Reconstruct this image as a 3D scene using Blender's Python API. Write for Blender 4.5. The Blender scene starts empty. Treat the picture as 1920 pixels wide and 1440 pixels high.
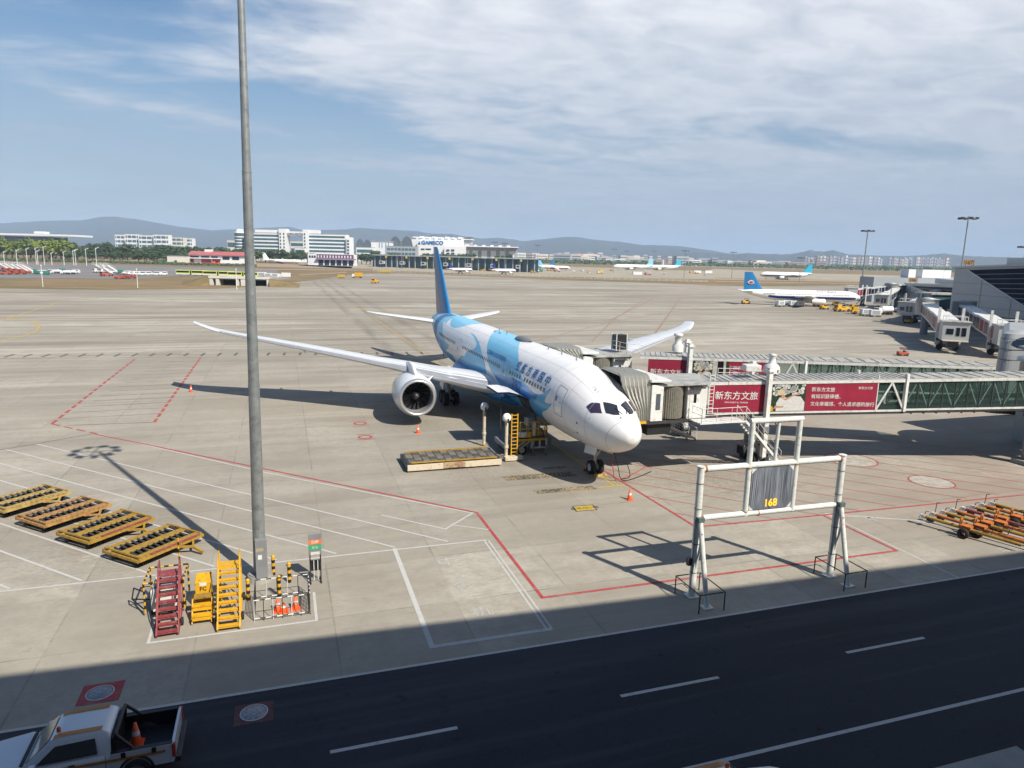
import bpy, bmesh, math, random
from math import sin, cos, pi, radians as R, sqrt
from mathutils import Vector, Matrix
from mathutils.noise import noise as pnoise
random.seed(7)
SC = bpy.context.scene
COL = SC.collection

# ------------------------------------------------------------------ camera
# ground frame: x runs along the terminal front, y away from it, z up; camera at 15.45 m
TA = R(18.4); PITCH = 0.181668; ROLL = 0.0238047; CAMH = 15.448; FPX = 1304.957
def _axes():
    cp, sp = cos(PITCH), sin(PITCH); cr, sr = cos(ROLL), sin(ROLL)
    fw = Vector((0, cp, -sp)); up0 = Vector((0, sp, cp)); r0 = Vector((1, 0, 0))
    r = cr*r0 + sr*up0; up = -sr*r0 + cr*up0
    m = Matrix(((cos(TA), sin(TA), 0), (-sin(TA), cos(TA), 0), (0, 0, 1)))
    return m @ r, m @ up, m @ fw
CR, CU, CF = _axes()
cam = bpy.data.cameras.new('camera'); camo = bpy.data.objects.new('camera', cam); COL.objects.link(camo)
cam.sensor_width = 36; cam.lens = FPX/1920*36; cam.clip_start = 0.3; cam.clip_end = 60000
camo.matrix_world = Matrix(((CR.x, CU.x, -CF.x, 0), (CR.y, CU.y, -CF.y, 0), (CR.z, CU.z, -CF.z, CAMH), (0, 0, 0, 1)))
SC.camera = camo
def _ray(px, py): return CF + CR*((px-960)/FPX) + CU*((720-py)/FPX)
FH = Vector((sin(TA), cos(TA), 0))       # horizontal view direction
def G(px, py, z=0.0):                    # survey helper: point at height z seen at a photo pixel
    d = _ray(px, py); t = (z-CAMH)/d.z
    return Vector((t*d.x, t*d.y, z))
def A(px, dist, py=480):                 # ground point at forward distance dist on the bearing of column px
    d = _ray(px, py); d = d/(d.dot(FH)); return Vector((d.x*dist, d.y*dist, 0))
def ZH(px, py, dist):                    # height at forward distance dist
    d = _ray(px, py); d = d/(d.dot(FH)); return CAMH + d.z*dist

# ------------------------------------------------------------------ sky, sun, exposure
SUN_EL = R(44.5); SUN_AZ = R(-63.9)      # direction towards the sun, measured from +x
W = bpy.data.worlds.new('World'); SC.world = W; W.use_nodes = True
nt = W.node_tree; nt.nodes.clear()
def wn(t, **k):
    n = nt.nodes.new(t)
    for a, b in k.items(): setattr(n, a, b)
    return n
sky = wn('ShaderNodeTexSky', sky_type='NISHITA', sun_disc=False, sun_elevation=SUN_EL, sun_rotation=R(90)-SUN_AZ,
         altitude=0, air_density=1.0, dust_density=0.6, ozone_density=1.5)
geo = wn('ShaderNodeTexCoord')
sep = wn('ShaderNodeSeparateXYZ'); nt.links.new(geo.outputs['Generated'], sep.inputs[0])
def wmath(op, a, b=None, clamp=False):
    n = wn('ShaderNodeMath', operation=op, use_clamp=clamp)
    for i, v in enumerate((a, b)):
        if v is None: continue
        if isinstance(v, (int, float)): n.inputs[i].default_value = v
        else: nt.links.new(v, n.inputs[i])
    return n.outputs[0]
den = wmath('ADD', wmath('MAXIMUM', sep.outputs[2], 0.0), 0.10)
cx = wmath('DIVIDE', sep.outputs[0], den); cy = wmath('DIVIDE', sep.outputs[1], den)
comb = wn('ShaderNodeCombineXYZ'); nt.links.new(cx, comb.inputs[0]); nt.links.new(cy, comb.inputs[1])
comb.inputs[2].default_value = 3.7
def wnoise(scale, detail, rough, off, dist=0.0):
    mp = wn('ShaderNodeMapping'); mp.inputs['Location'].default_value = off
    mp.inputs['Rotation'].default_value = (0, 0, R(-35)); mp.inputs['Scale'].default_value = (0.85, 1.2, 1)
    nt.links.new(comb.outputs[0], mp.inputs[0])
    n = wn('ShaderNodeTexNoise'); n.inputs['Scale'].default_value = scale; n.inputs['Detail'].default_value = detail
    n.inputs['Roughness'].default_value = rough; n.inputs['Distortion'].default_value = dist
    nt.links.new(mp.outputs[0], n.inputs['Vector']); return n.outputs['Fac']
big = wnoise(0.5, 3, 0.5, (1.3, 4.2, 0)); fine = wnoise(1.45, 8, 0.52, (7.1, 2.2, 0), 0.35)
vfine = wnoise(4.6, 6, 0.55, (3.1, 9.2, 0), 0.5)
# cloud bank sits ahead and to the right of the stand; the sky left of the mast is open
rdir = wn('ShaderNodeVectorMath', operation='DOT_PRODUCT'); nt.links.new(geo.outputs['Generated'], rdir.inputs[0])
rdir.inputs[1].default_value = (cos(TA), -sin(TA), 0)
side = wmath('MULTIPLY', rdir.outputs['Value'], 0.30)
el = sep.outputs[2]
elb = wmath('MULTIPLY', wmath('ABSOLUTE', wmath('SUBTRACT', el, 0.22)), -0.70)
tot = wmath('ADD', wmath('ADD', wmath('MULTIPLY', big, 0.75), wmath('MULTIPLY', fine, 0.62)), wmath('ADD', side, elb))
tot = wmath('ADD', tot, wmath('MULTIPLY', vfine, 0.16))
mr = wn('ShaderNodeMapRange', interpolation_type='SMOOTHSTEP'); nt.links.new(tot, mr.inputs[0])
mr.inputs[1].default_value = 0.54; mr.inputs[2].default_value = 0.78; mr.inputs[3].default_value = 0.04; mr.inputs[4].default_value = 0.95
# clouds: brighter where thin, a little grey where thick
dr = wn('ShaderNodeMapRange'); nt.links.new(wmath('ADD', wmath('MULTIPLY', vfine, 0.55), wmath('MULTIPLY', fine, 0.45)), dr.inputs[0])
dr.inputs[1].default_value = 0.36; dr.inputs[2].default_value = 0.60; dr.inputs[3].default_value = 0.0; dr.inputs[4].default_value = 1.0
cc = wn('ShaderNodeMix', data_type='RGBA'); nt.links.new(dr.outputs[0], cc.inputs[0])
cc.inputs[6].default_value = (5.6, 6.2, 7.2, 1); cc.inputs[7].default_value = (8.8, 9.0, 9.5, 1)
mx = wn('ShaderNodeMix', data_type='RGBA'); nt.links.new(mr.outputs[0], mx.inputs[0])
hs = wn('ShaderNodeHueSaturation'); hs.inputs['Saturation'].default_value = 1.28; nt.links.new(sky.outputs[0], hs.inputs['Color']); nt.links.new(hs.outputs[0], mx.inputs[6]); nt.links.new(cc.outputs[2], mx.inputs[7])
ve = wn('ShaderNodeMapRange', interpolation_type='SMOOTHSTEP'); nt.links.new(el, ve.inputs[0])
ve.inputs[1].default_value = 0.34; ve.inputs[2].default_value = 0.02; ve.inputs[3].default_value = 0.0; ve.inputs[4].default_value = 0.9
veil = wmath('MULTIPLY', ve.outputs[0], wmath('ADD', 0.62, wmath('MULTIPLY', fine, 0.7)), True)
vm = wn('ShaderNodeMix', data_type='RGBA'); nt.links.new(veil, vm.inputs[0]); nt.links.new(mx.outputs[2], vm.inputs[6]); vm.inputs[7].default_value = (3.6, 4.5, 5.7, 1); mx = vm
bg = wn('ShaderNodeBackground'); bg.inputs[1].default_value = 0.075
out = wn('ShaderNodeOutputWorld'); nt.links.new(mx.outputs[2], bg.inputs[0]); nt.links.new(bg.outputs[0], out.inputs[0])
sl = bpy.data.lights.new('sun', 'SUN'); sl.energy = 4.9; sl.angle = R(0.5); sl.color = (1.0, 0.93, 0.82)
so = bpy.data.objects.new('sun', sl); COL.objects.link(so)
sdir = Vector((cos(SUN_AZ)*cos(SUN_EL), sin(SUN_AZ)*cos(SUN_EL), sin(SUN_EL)))
so.rotation_euler = sdir.to_track_quat('Z', 'Y').to_euler(); so.location = (0, 0, 80)
SC.view_settings.view_transform = 'Standard'; SC.view_settings.look = 'None'
SC.view_settings.exposure = 0.44; SC.view_settings.gamma = 1.0; SC.view_settings.use_curve_mapping = False
SC.cycles.max_bounces = 6; SC.cycles.diffuse_bounces = 2; SC.cycles.glossy_bounces = 3
SC.cycles.transmission_bounces = 6; SC.cycles.volume_bounces = 1; SC.cycles.transparent_max_bounces = 8
SC.cycles.caustics_reflective = False; SC.cycles.caustics_refractive = False

# ------------------------------------------------------------------ materials
def lin(h):
    h = h.lstrip('#'); v = [int(h[i:i+2], 16)/255 for i in (0, 2, 4)]
    return tuple(x/12.92 if x <= 0.04045 else ((x+0.055)/1.055)**2.4 for x in v)
def mat(name, rgb, rough=0.6, metal=0.0, var=0.12, scale=1.5, dirt=None, dirt_amt=0.3, dirt_scale=3.0, bump=0.0, coat=0.0, emit=None):
    m = bpy.data.materials.new(name); m.use_nodes = True; t = m.node_tree; b = t.nodes['Principled BSDF']
    b.inputs['Roughness'].default_value = rough; b.inputs['Metallic'].default_value = metal
    if coat: b.inputs['Coat Weight'].default_value = coat; b.inputs['Coat Roughness'].default_value = 0.08
    tc = t.nodes.new('ShaderNodeTexCoord')
    n = t.nodes.new('ShaderNodeTexNoise'); n.inputs['Scale'].default_value = scale; n.inputs['Detail'].default_value = 6
    n.inputs['Roughness'].default_value = 0.65
    t.links.new(tc.outputs['Object'], n.inputs['Vector'])
    r = t.nodes.new('ShaderNodeValToRGB'); e = r.color_ramp.elements
    e[0].position = 0.3; e[1].position = 0.72
    e[0].color = tuple(c*(1-var) for c in rgb)+(1,); e[1].color = tuple(min(1, c*(1+var*0.6)) for c in rgb)+(1,)
    t.links.new(n.outputs['Fac'], r.inputs[0]); o = r.outputs[0]
    if dirt:
        n2 = t.nodes.new('ShaderNodeTexNoise'); n2.inputs['Scale'].default_value = dirt_scale; n2.inputs['Detail'].default_value = 8
        n2.inputs['Roughness'].default_value = 0.7
        t.links.new(tc.outputs['Object'], n2.inputs['Vector'])
        mr_ = t.nodes.new('ShaderNodeMapRange'); mr_.inputs[1].default_value = 0.62-dirt_amt*0.4; mr_.inputs[2].default_value = 0.80-dirt_amt*0.3
        t.links.new(n2.outputs['Fac'], mr_.inputs[0])
        mi = t.nodes.new('ShaderNodeMix'); mi.data_type = 'RGBA'; t.links.new(mr_.outputs[0], mi.inputs[0])
        t.links.new(o, mi.inputs[6]); mi.inputs[7].default_value = tuple(dirt)+(1,); o = mi.outputs[2]
    t.links.new(o, b.inputs['Base Color'])
    if bump:
        bp = t.nodes.new('ShaderNodeBump'); bp.inputs['Strength'].default_value = bump; bp.inputs['Distance'].default_value = 0.02
        t.links.new(n.outputs['Fac'], bp.inputs['Height']); t.links.new(bp.outputs[0], b.inputs['Normal'])
    if emit: b.inputs['Emission Color'].default_value = tuple(rgb)+(1,); b.inputs['Emission Strength'].default_value = emit
    return m
RUST = (0.16, 0.06, 0.03); GRIME = (0.05, 0.045, 0.04)
M_ = dict(
 white=mat('aircraft_white_paint', (0.80, 0.80, 0.80), 0.32, var=0.03, coat=0.3),
 wingw=mat('wing_light_grey_paint', (0.66, 0.68, 0.70), 0.35, var=0.06, scale=0.7, coat=0.2),
 navy=mat('navy_paint', (0.012, 0.03, 0.16), 0.4, var=0.1),
 letter=mat('blue_lettering', (0.005, 0.13, 0.40), 0.45, var=0.05),
 letter2=mat('deep_blue_lettering', (0.004, 0.10, 0.33), 0.45, var=0.05),
 tailblue=mat('tail_blue_paint', (0.02, 0.17, 0.40), 0.35, var=0.1),
 tealblue=mat('teal_tail_paint', (0.02, 0.42, 0.60), 0.4, var=0.1),
 metal=mat('bare_metal', (0.55, 0.55, 0.56), 0.28, 0.85, var=0.1),
 galv=mat('galvanised_steel', (0.26, 0.28, 0.28), 0.5, 0.35, var=0.25, scale=2.2, dirt=(0.12, 0.13, 0.14), dirt_amt=0.25),
 galvd=mat('weathered_grey_box', (0.22, 0.23, 0.245), 0.55, 0.1, var=0.15),
 steel=mat('dark_steel', (0.07, 0.07, 0.075), 0.5, 0.4, var=0.3, scale=4),
 black=mat('black_paint', (0.015, 0.015, 0.017), 0.5, var=0.3),
 tyre=mat('tyre_rubber', (0.018, 0.018, 0.019), 0.85, var=0.3, scale=5),
 glassd=mat('dark_window_glass', (0.012, 0.015, 0.022), 0.06, var=0.2, coat=0.5),
 glassb=mat('blue_window_glass', (0.02, 0.035, 0.07), 0.25, var=0.3, scale=0.4),
 glasst=mat('teal_facade_glass', (0.06, 0.13, 0.16), 0.15, var=0.35, scale=0.15),
 paintw=mat('white_painted_steel', (0.66, 0.67, 0.65), 0.5, var=0.1, scale=2, dirt=(0.36, 0.33, 0.28), dirt_amt=0.28),
 gantry=mat('white_pipe_paint', (0.68, 0.70, 0.66), 0.45, var=0.08, scale=2, dirt=(0.42, 0.38, 0.30), dirt_amt=0.25, dirt_scale=5),
 cream=mat('cream_wall', (0.60, 0.58, 0.52), 0.8, var=0.08, scale=0.2),
 bwhite=mat('white_wall', (0.70, 0.71, 0.72), 0.7, var=0.06, scale=0.1),
 bgrey=mat('grey_cladding', (0.33, 0.35, 0.37), 0.6, var=0.1, scale=0.1),
 clad=mat('silver_grey_cladding', (0.42, 0.44, 0.45), 0.42, 0.15, var=0.08, scale=0.3),
 redroof=mat('faded_red_roof', (0.42, 0.12, 0.12), 0.7, var=0.2, scale=0.2),
 reddoor=mat('red_door', (0.45, 0.06, 0.05), 0.6, var=0.15),
 banner=mat('crimson_banner', (0.29, 0.016, 0.045), 0.5, var=0.22, scale=0.8),
 rgrey=mat('grey_rubber_bellows', (0.44, 0.44, 0.40), 0.7, var=0.2, scale=3, dirt=(0.22, 0.21, 0.18), dirt_amt=0.25),
 curtain=mat('ribbed_brown_curtain', (0.20, 0.19, 0.155), 0.55, 0.2, var=0.3, scale=5),
 roofg=mat('weathered_metal_roof', (0.40, 0.40, 0.38), 0.55, var=0.25, scale=1.0, dirt=(0.17, 0.16, 0.14), dirt_amt=0.35, dirt_scale=1.2),
 yellow=mat('yellow_paint', (0.66, 0.36, 0.015), 0.5, var=0.15, scale=4, dirt=RUST, dirt_amt=0.18, dirt_scale=6),
 yellowd=mat('worn_yellow_paint', (0.42, 0.27, 0.03), 0.65, var=0.3, scale=5, dirt=RUST, dirt_amt=0.45, dirt_scale=5),
 orange=mat('worn_orange_paint', (0.55, 0.17, 0.03), 0.6, var=0.25, scale=5, dirt=RUST, dirt_amt=0.35),
 orangec=mat('cone_orange', (0.80, 0.10, 0.02), 0.5, var=0.1, scale=6),
 redp=mat('faded_red_paint', (0.27, 0.045, 0.05), 0.6, var=0.25, scale=5, dirt=(0.25, 0.17, 0.15), dirt_amt=0.3),
 redv=mat('red_vehicle_paint', (0.45, 0.08, 0.04), 0.5, var=0.2),
 green=mat('green_cover', (0.03, 0.22, 0.16), 0.6, var=0.2),
 busgreen=mat('lime_bus_paint', (0.55, 0.62, 0.10), 0.5, var=0.2, scale=0.3),
 rusty=mat('rusty_roller_deck', (0.13, 0.12, 0.10), 0.6, 0.3, var=0.5, scale=7, dirt=(0.05, 0.035, 0.025), dirt_amt=0.5),
 ivory=mat('ivory_paint', (0.62, 0.55, 0.42), 0.5, var=0.2, scale=3, dirt=(0.28, 0.15, 0.08), dirt_amt=0.25),
 lampw=mat('lamp_dome_white', (0.85, 0.85, 0.85), 0.3, var=0.03),
 bark=mat('bark', (0.10, 0.08, 0.06), 0.9, var=0.3),
 conc=mat('concrete_wall', (0.30, 0.29, 0.27), 0.85, var=0.2, scale=0.8),
 asph=mat('dark_asphalt', (0.055, 0.057, 0.062), 0.9, var=0.2, scale=0.5),
 linew=mat('white_line_paint', (0.55, 0.55, 0.53), 0.8, var=0.25, scale=4, dirt=(0.36, 0.35, 0.32), dirt_amt=0.45, dirt_scale=4),
 linered=mat('red_line_paint', (0.40, 0.055, 0.06), 0.8, var=0.3, scale=3, dirt=(0.28, 0.18, 0.15), dirt_amt=0.3, dirt_scale=2),
 lineyel=mat('yellow_line_paint', (0.52, 0.36, 0.05), 0.8, var=0.3, scale=3, dirt=(0.30, 0.25, 0.15), dirt_amt=0.3),
 linedk=mat('dark_line_paint', (0.11, 0.10, 0.09), 0.85, var=0.3),
 brown=mat('orange_brown_stripe', (0.50, 0.19, 0.03), 0.5, var=0.1),
 truckw=mat('truck_white_paint', (0.66, 0.69, 0.72), 0.22, var=0.04, coat=0.5),
 signor=mat('amber_sign_face', (0.30, 0.16, 0.04), 0.6, var=0.2, scale=3),
 signgr=mat('green_sign_face', (0.03, 0.35, 0.18), 0.6, var=0.1),
 signrd=mat('orange_sign_face', (0.65, 0.17, 0.05), 0.6, var=0.1),
 lightblue=mat('sky_blue_paint', (0.20, 0.52, 0.80), 0.5, var=0.1),
 skin=mat('skin_print', (0.45, 0.25, 0.16), 0.6), hat=mat('straw_print', (0.55, 0.45, 0.28), 0.6),
 leafp=mat('foliage_print', (0.015, 0.04, 0.02), 0.6, var=0.6, scale=6),
 flowp=mat('white_blossom_print', (0.6, 0.6, 0.57), 0.6, var=0.2, scale=8),
 seat=mat('cushion_grey', (0.10, 0.10, 0.11), 0.8),
)
def foliage(name, a, b):
    m = bpy.data.materials.new(name); m.use_nodes = True; t = m.node_tree; p = t.nodes['Principled BSDF']
    p.inputs['Roughness'].default_value = 0.7
    n = t.nodes.new('ShaderNodeTexNoise'); n.inputs['Scale'].default_value = 0.55; n.inputs['Detail'].default_value = 4
    g = t.nodes.new('ShaderNodeNewGeometry'); t.links.new(g.outputs['Position'], n.inputs['Vector'])
    oi = t.nodes.new('ShaderNodeObjectInfo'); ad = t.nodes.new('ShaderNodeMath'); ad.operation = 'MULTIPLY_ADD'
    t.links.new(oi.outputs['Random'], ad.inputs[0]); ad.inputs[1].default_value = 0.35
    t.links.new(n.outputs['Fac'], ad.inputs[2])
    r = t.nodes.new('ShaderNodeValToRGB'); r.color_ramp.elements[0].position = 0.4; r.color_ramp.elements[1].position = 0.95
    r.color_ramp.elements[0].color = a+(1,); r.color_ramp.elements[1].color = b+(1,)
    t.links.new(ad.outputs[0], r.inputs[0]); t.links.new(r.outputs[0], p.inputs['Base Color']); return m
M_['glassb'].node_tree.nodes['Principled BSDF'].inputs['Specular IOR Level'].default_value = 0.2
M_['leaf'] = foliage('tree_foliage', (0.016, 0.038, 0.010), (0.065, 0.11, 0.025))
M_['leafy'] = foliage('yellow_green_foliage', (0.06, 0.10, 0.012), (0.19, 0.24, 0.025))
# corrugated / stepped paint: the 787's blue runs from light on the crown to deep on the belly
def blue_grad():
    m = bpy.data.materials.new('livery_blue_paint'); m.use_nodes = True; t = m.node_tree; p = t.nodes['Principled BSDF']
    p.inputs['Roughness'].default_value = 0.35; p.inputs['Coat Weight'].default_value = 0.25
    g = t.nodes.new('ShaderNodeTexCoord'); s = t.nodes.new('ShaderNodeSeparateXYZ'); t.links.new(g.outputs['Object'], s.inputs[0])
    n = t.nodes.new('ShaderNodeTexNoise'); n.inputs['Scale'].default_value = 0.35; t.links.new(g.outputs['Object'], n.inputs['Vector'])
    a = t.nodes.new('ShaderNodeMath'); a.operation = 'MULTIPLY_ADD'; t.links.new(n.outputs['Fac'], a.inputs[0]); a.inputs[1].default_value = 1.6
    t.links.new(s.outputs[2], a.inputs[2])
    mr_ = t.nodes.new('ShaderNodeMapRange'); t.links.new(a.outputs[0], mr_.inputs[0]); mr_.inputs[1].default_value = 3.2; mr_.inputs[2].default_value = 8.2
    r = t.nodes.new('ShaderNodeValToRGB'); e = r.color_ramp.elements
    e[0].position = 0.0; e[0].color = (0.012, 0.27, 0.60, 1); e[1].position = 1.0; e[1].color = (0.19, 0.55, 0.80, 1)
    e2 = e.new(0.45); e2.color = (0.06, 0.40, 0.66, 1)
    t.links.new(mr_.outputs[0], r.inputs[0]); t.links.new(r.outputs[0], p.inputs['Base Color']); return m
M_['blue'] = blue_grad()
def tinted_glass():
    m = bpy.data.materials.new('green_tinted_glass'); m.use_nodes = True; t = m.node_tree; p = t.nodes['Principled BSDF']
    p.inputs['Base Color'].default_value = (0.10, 0.15, 0.135, 1); p.inputs['Roughness'].default_value = 0.04
    tr = t.nodes.new('ShaderNodeBsdfTransparent'); tr.inputs[0].default_value = (0.80, 0.88, 0.86, 1)
    mi = t.nodes.new('ShaderNodeMixShader'); mi.inputs[0].default_value = 0.17
    t.links.new(tr.outputs[0], mi.inputs[1]); t.links.new(p.outputs[0], mi.inputs[2])
    t.links.new(mi.outputs[0], t.nodes['Material Output'].inputs[0]); return m
M_['tglass'] = tinted_glass()
# ------------------------------------------------------------------ mesh helpers
class MB:
    def __init__(s): s.v = []; s.f = []; s.m = []; s.sm = []
    def add(s, vs, fs, mi=0, smooth=False):
        o = len(s.v); s.v += [tuple(v) for v in vs]
        for f in fs: s.f.append([o+i for i in f]); s.m.append(mi); s.sm.append(smooth)
        return s
    def box(s, c, d, rz=0, mi=0, tilt=None):
        hx, hy, hz = d[0]/2, d[1]/2, d[2]/2
        vs = [Vector((x*hx, y*hy, z*hz)) for z in (-1, 1) for y in (-1, 1) for x in (-1, 1)]
        if tilt: vs = [tilt @ v for v in vs]
        if rz: vs = [Matrix.Rotation(rz, 3, 'Z') @ v for v in vs]
        vs = [v + Vector(c) for v in vs]
        return s.add(vs, [(0, 2, 3, 1), (4, 5, 7, 6), (0, 1, 5, 4), (2, 6, 7, 3), (0, 4, 6, 2), (1, 3, 7, 5)], mi)
    def bar(s, p0, p1, w, h=None, mi=0):            # rectangular bar between two points
        p0 = Vector(p0); p1 = Vector(p1); h = h or w; d = (p1-p0); L = d.length
        if L < 1e-6: return s
        q = d.to_track_quat('X', 'Z').to_matrix(); c = (p0+p1)/2
        vs = [q @ Vector((x*L/2, y*w/2, z*h/2)) + c for z in (-1, 1) for y in (-1, 1) for x in (-1, 1)]
        return s.add(vs, [(0, 2, 3, 1), (4, 5, 7, 6), (0, 1, 5, 4), (2, 6, 7, 3), (0, 4, 6, 2), (1, 3, 7, 5)], mi)
    def tube(s, p0, p1, r, n=10, r2=None, mi=0, cap=True, smooth=True):
        p0 = Vector(p0); p1 = Vector(p1); r2 = r if r2 is None else r2; q = (p1-p0).to_track_quat('Z', 'Y').to_matrix()
        vs = []
        for p, rr in ((p0, r), (p1, r2)):
            vs += [p + q @ Vector((rr*cos(2*pi*i/n), rr*sin(2*pi*i/n), 0)) for i in range(n)]
        s.add(vs, [(i, (i+1) % n, n+(i+1) % n, n+i) for i in range(n)], mi, smooth)
        if cap: s.add(vs[:n], [tuple(range(n))[::-1]], mi); s.add(vs[n:], [tuple(range(n))], mi)
        return s
    def path(s, pts, r, n=8, mi=0):
        for a, b in zip(pts[:-1], pts[1:]): s.tube(a, b, r, n, mi=mi)
        return s
    def lathe(s, prof, c=(0, 0, 0), n=24, axis='Z', mi=0, smooth=True, sy=1.0):
        vs = []
        for (r, z) in prof:
            for i in range(n):
                a = 2*pi*i/n; x, y = r*cos(a), r*sin(a)*sy
                v = (x, y, z) if axis == 'Z' else ((x, z, y) if axis == 'Y' else (z, x, y))
                vs.append(Vector(v)+Vector(c))
        k = len(prof)
        return s.add(vs, [(j*n+i, j*n+(i+1) % n, (j+1)*n+(i+1) % n, (j+1)*n+i) for j in range(k-1) for i in range(n)], mi, smooth)
    def prism(s, pts, z0, z1, mi=0):               # polygon in xy, extruded in z (z may be lists)
        n = len(pts)
        vs = [(p[0], p[1], z0) for p in pts]+[(p[0], p[1], z1) for p in pts]
        return s.add(vs, [tuple(range(n))[::-1], tuple(range(n, 2*n))]+[(i, (i+1) % n, n+(i+1) % n, n+i) for i in range(n)], mi)
    def loft(s, rings, mi=0, smooth=True, cap=True, closed=True):
        n = len(rings[0]); vs = [v for r in rings for v in r]
        m = n if closed else n-1
        s.add(vs, [(j*n+i, j*n+(i+1) % n, (j+1)*n+(i+1) % n, (j+1)*n+i) for j in range(len(rings)-1) for i in range(m)], mi, smooth)
        if cap and closed: s.add(rings[0], [tuple(range(n))[::-1]], mi); s.add(rings[-1], [tuple(range(n))], mi)
        return s
    def build(s, name, mats, parent=None, world=True, recalc=True, bevel=0):
        me = bpy.data.meshes.new(name); me.from_pydata(s.v, [], s.f)
        if not isinstance(mats, (list, tuple)): mats = [mats]
        for m in mats: me.materials.append(M_[m] if isinstance(m, str) else m)
        me.polygons.foreach_set('material_index', s.m); me.polygons.foreach_set('use_smooth', s.sm)
        if recalc:
            b = bmesh.new(); b.from_mesh(me); bmesh.ops.recalc_face_normals(b, faces=b.faces); b.to_mesh(me); b.free()
        me.update()
        o = bpy.data.objects.new(name, me); COL.objects.link(o)
        if bevel:
            md = o.modifiers.new('bevel', 'BEVEL'); md.width = bevel; md.segments = 3; md.limit_method = 'ANGLE'; md.harden_normals = True
            me.polygons.foreach_set('use_smooth', [True]*len(me.polygons))
        if parent:
            o.parent = parent
            if world: o.matrix_parent_inverse = pmat(parent).inverted()
        return o
def pmat(o):                                       # world matrix of a part chain, from its own transforms
    m = Matrix.LocRotScale(o.location, o.rotation_euler, o.scale)
    if o.parent: m = pmat(o.parent) @ o.matrix_parent_inverse @ m
    return m
def tag(o, label, cat=None, group=None):
    o['label'] = label
    if cat: o['category'] = cat
    if group: o['group'] = group
    return o
def thing(name, label, cat, loc=(0, 0, 0), rz=0, group=None):
    o = bpy.data.objects.new(name, None); COL.objects.link(o); o.empty_display_size = 0.3
    o.location = loc; o.rotation_euler = (0, 0, rz); return tag(o, label, cat, group)
def struct(o, label=None):
    o['kind'] = 'structure'
    if label: o['label'] = label
    return o
KIDS = {}
def children_of(o):
    return [c for c in COL.objects if c.parent == o]
def dup(root, loc, rz, label, group=None, scale=1.0):
    def cp(o, par):
        c = o.copy(); COL.objects.link(c)
        if par: c.parent = par
        for k in [x for x in ALL if x.parent == o]: cp(k, c)
        return c
    ALL = [x for x in COL.objects if x.parent]
    r = cp(root, None); r.location = loc; r.rotation_euler = (0, 0, rz); r.scale = (scale,)*3
    r['label'] = label
    if group: r['group'] = group
    return r
def text_geo(body, size, align='CENTER', bold=0.0, shear=0.0, sx=1.0, res=3):
    c = bpy.data.curves.new('t', 'FONT'); c.body = body; c.size = size; c.align_x = align; c.resolution_u = res
    c.offset = bold; c.shear = shear
    o = bpy.data.objects.new('t', c); COL.objects.link(o)
    dg = bpy.context.evaluated_depsgraph_get(); dg.update()
    me = bpy.data.meshes.new_from_object(o.evaluated_get(dg))
    vs = [(v.co.x*sx, v.co.y) for v in me.vertices]; fs = [tuple(p.vertices) for p in me.polygons]
    bpy.data.objects.remove(o); bpy.data.meshes.remove(me); bpy.data.curves.remove(c)
    return vs, fs
def put_text(name, body, size, origin, xd, yd, mt, parent, align='CENTER', bold=0.0, shear=0.0, sx=1.0, world=True, off=0.006):
    vs, fs = text_geo(body, size, align, bold, shear, sx)
    O = Vector(origin); xd = Vector(xd).normalized(); yd = Vector(yd).normalized(); n = xd.cross(yd)*off
    return MB().add([O + xd*x + yd*y + n for x, y in vs], fs).build(name, mt, parent, world, recalc=False)
def flat(name, polys, z, mt, label=None):
    mb = MB()
    for i, p in enumerate(polys): mb.add([(q[0], q[1], z+.0006*(i % 5)) for q in p], [tuple(range(len(p)))])   # never coplanar where stripes cross
    o = mb.build(name, mt, recalc=False)
    for p in o.data.polygons:
        if p.normal.z < 0: p.flip()
    return struct(o, label)
def seg(a, b, w):                                  # a painted stripe as a quad
    a = Vector((a[0], a[1])); b = Vector((b[0], b[1])); d = (b-a).normalized(); n = Vector((-d.y, d.x))*w/2
    return [a-n, b-n, b+n, a+n]
def dashes(a, b, w, on, off_):
    a = Vector((a[0], a[1])); b = Vector((b[0], b[1])); L = (b-a).length; d = (b-a).normalized(); o = []; t = 0
    while t < L: o.append(seg(a+d*t, a+d*min(L, t+on), w)); t += on+off_
    return o
def polyline(pts, w, closed=False):
    pts = list(pts); 
    if closed: pts.append(pts[0])
    o = []
    for a, b in zip(pts[:-1], pts[1:]):
        a = Vector((a[0], a[1])); b = Vector((b[0], b[1])); d = (b-a).normalized()*w/2
        o.append(seg(a-d, b+d, w))
    return o
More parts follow.
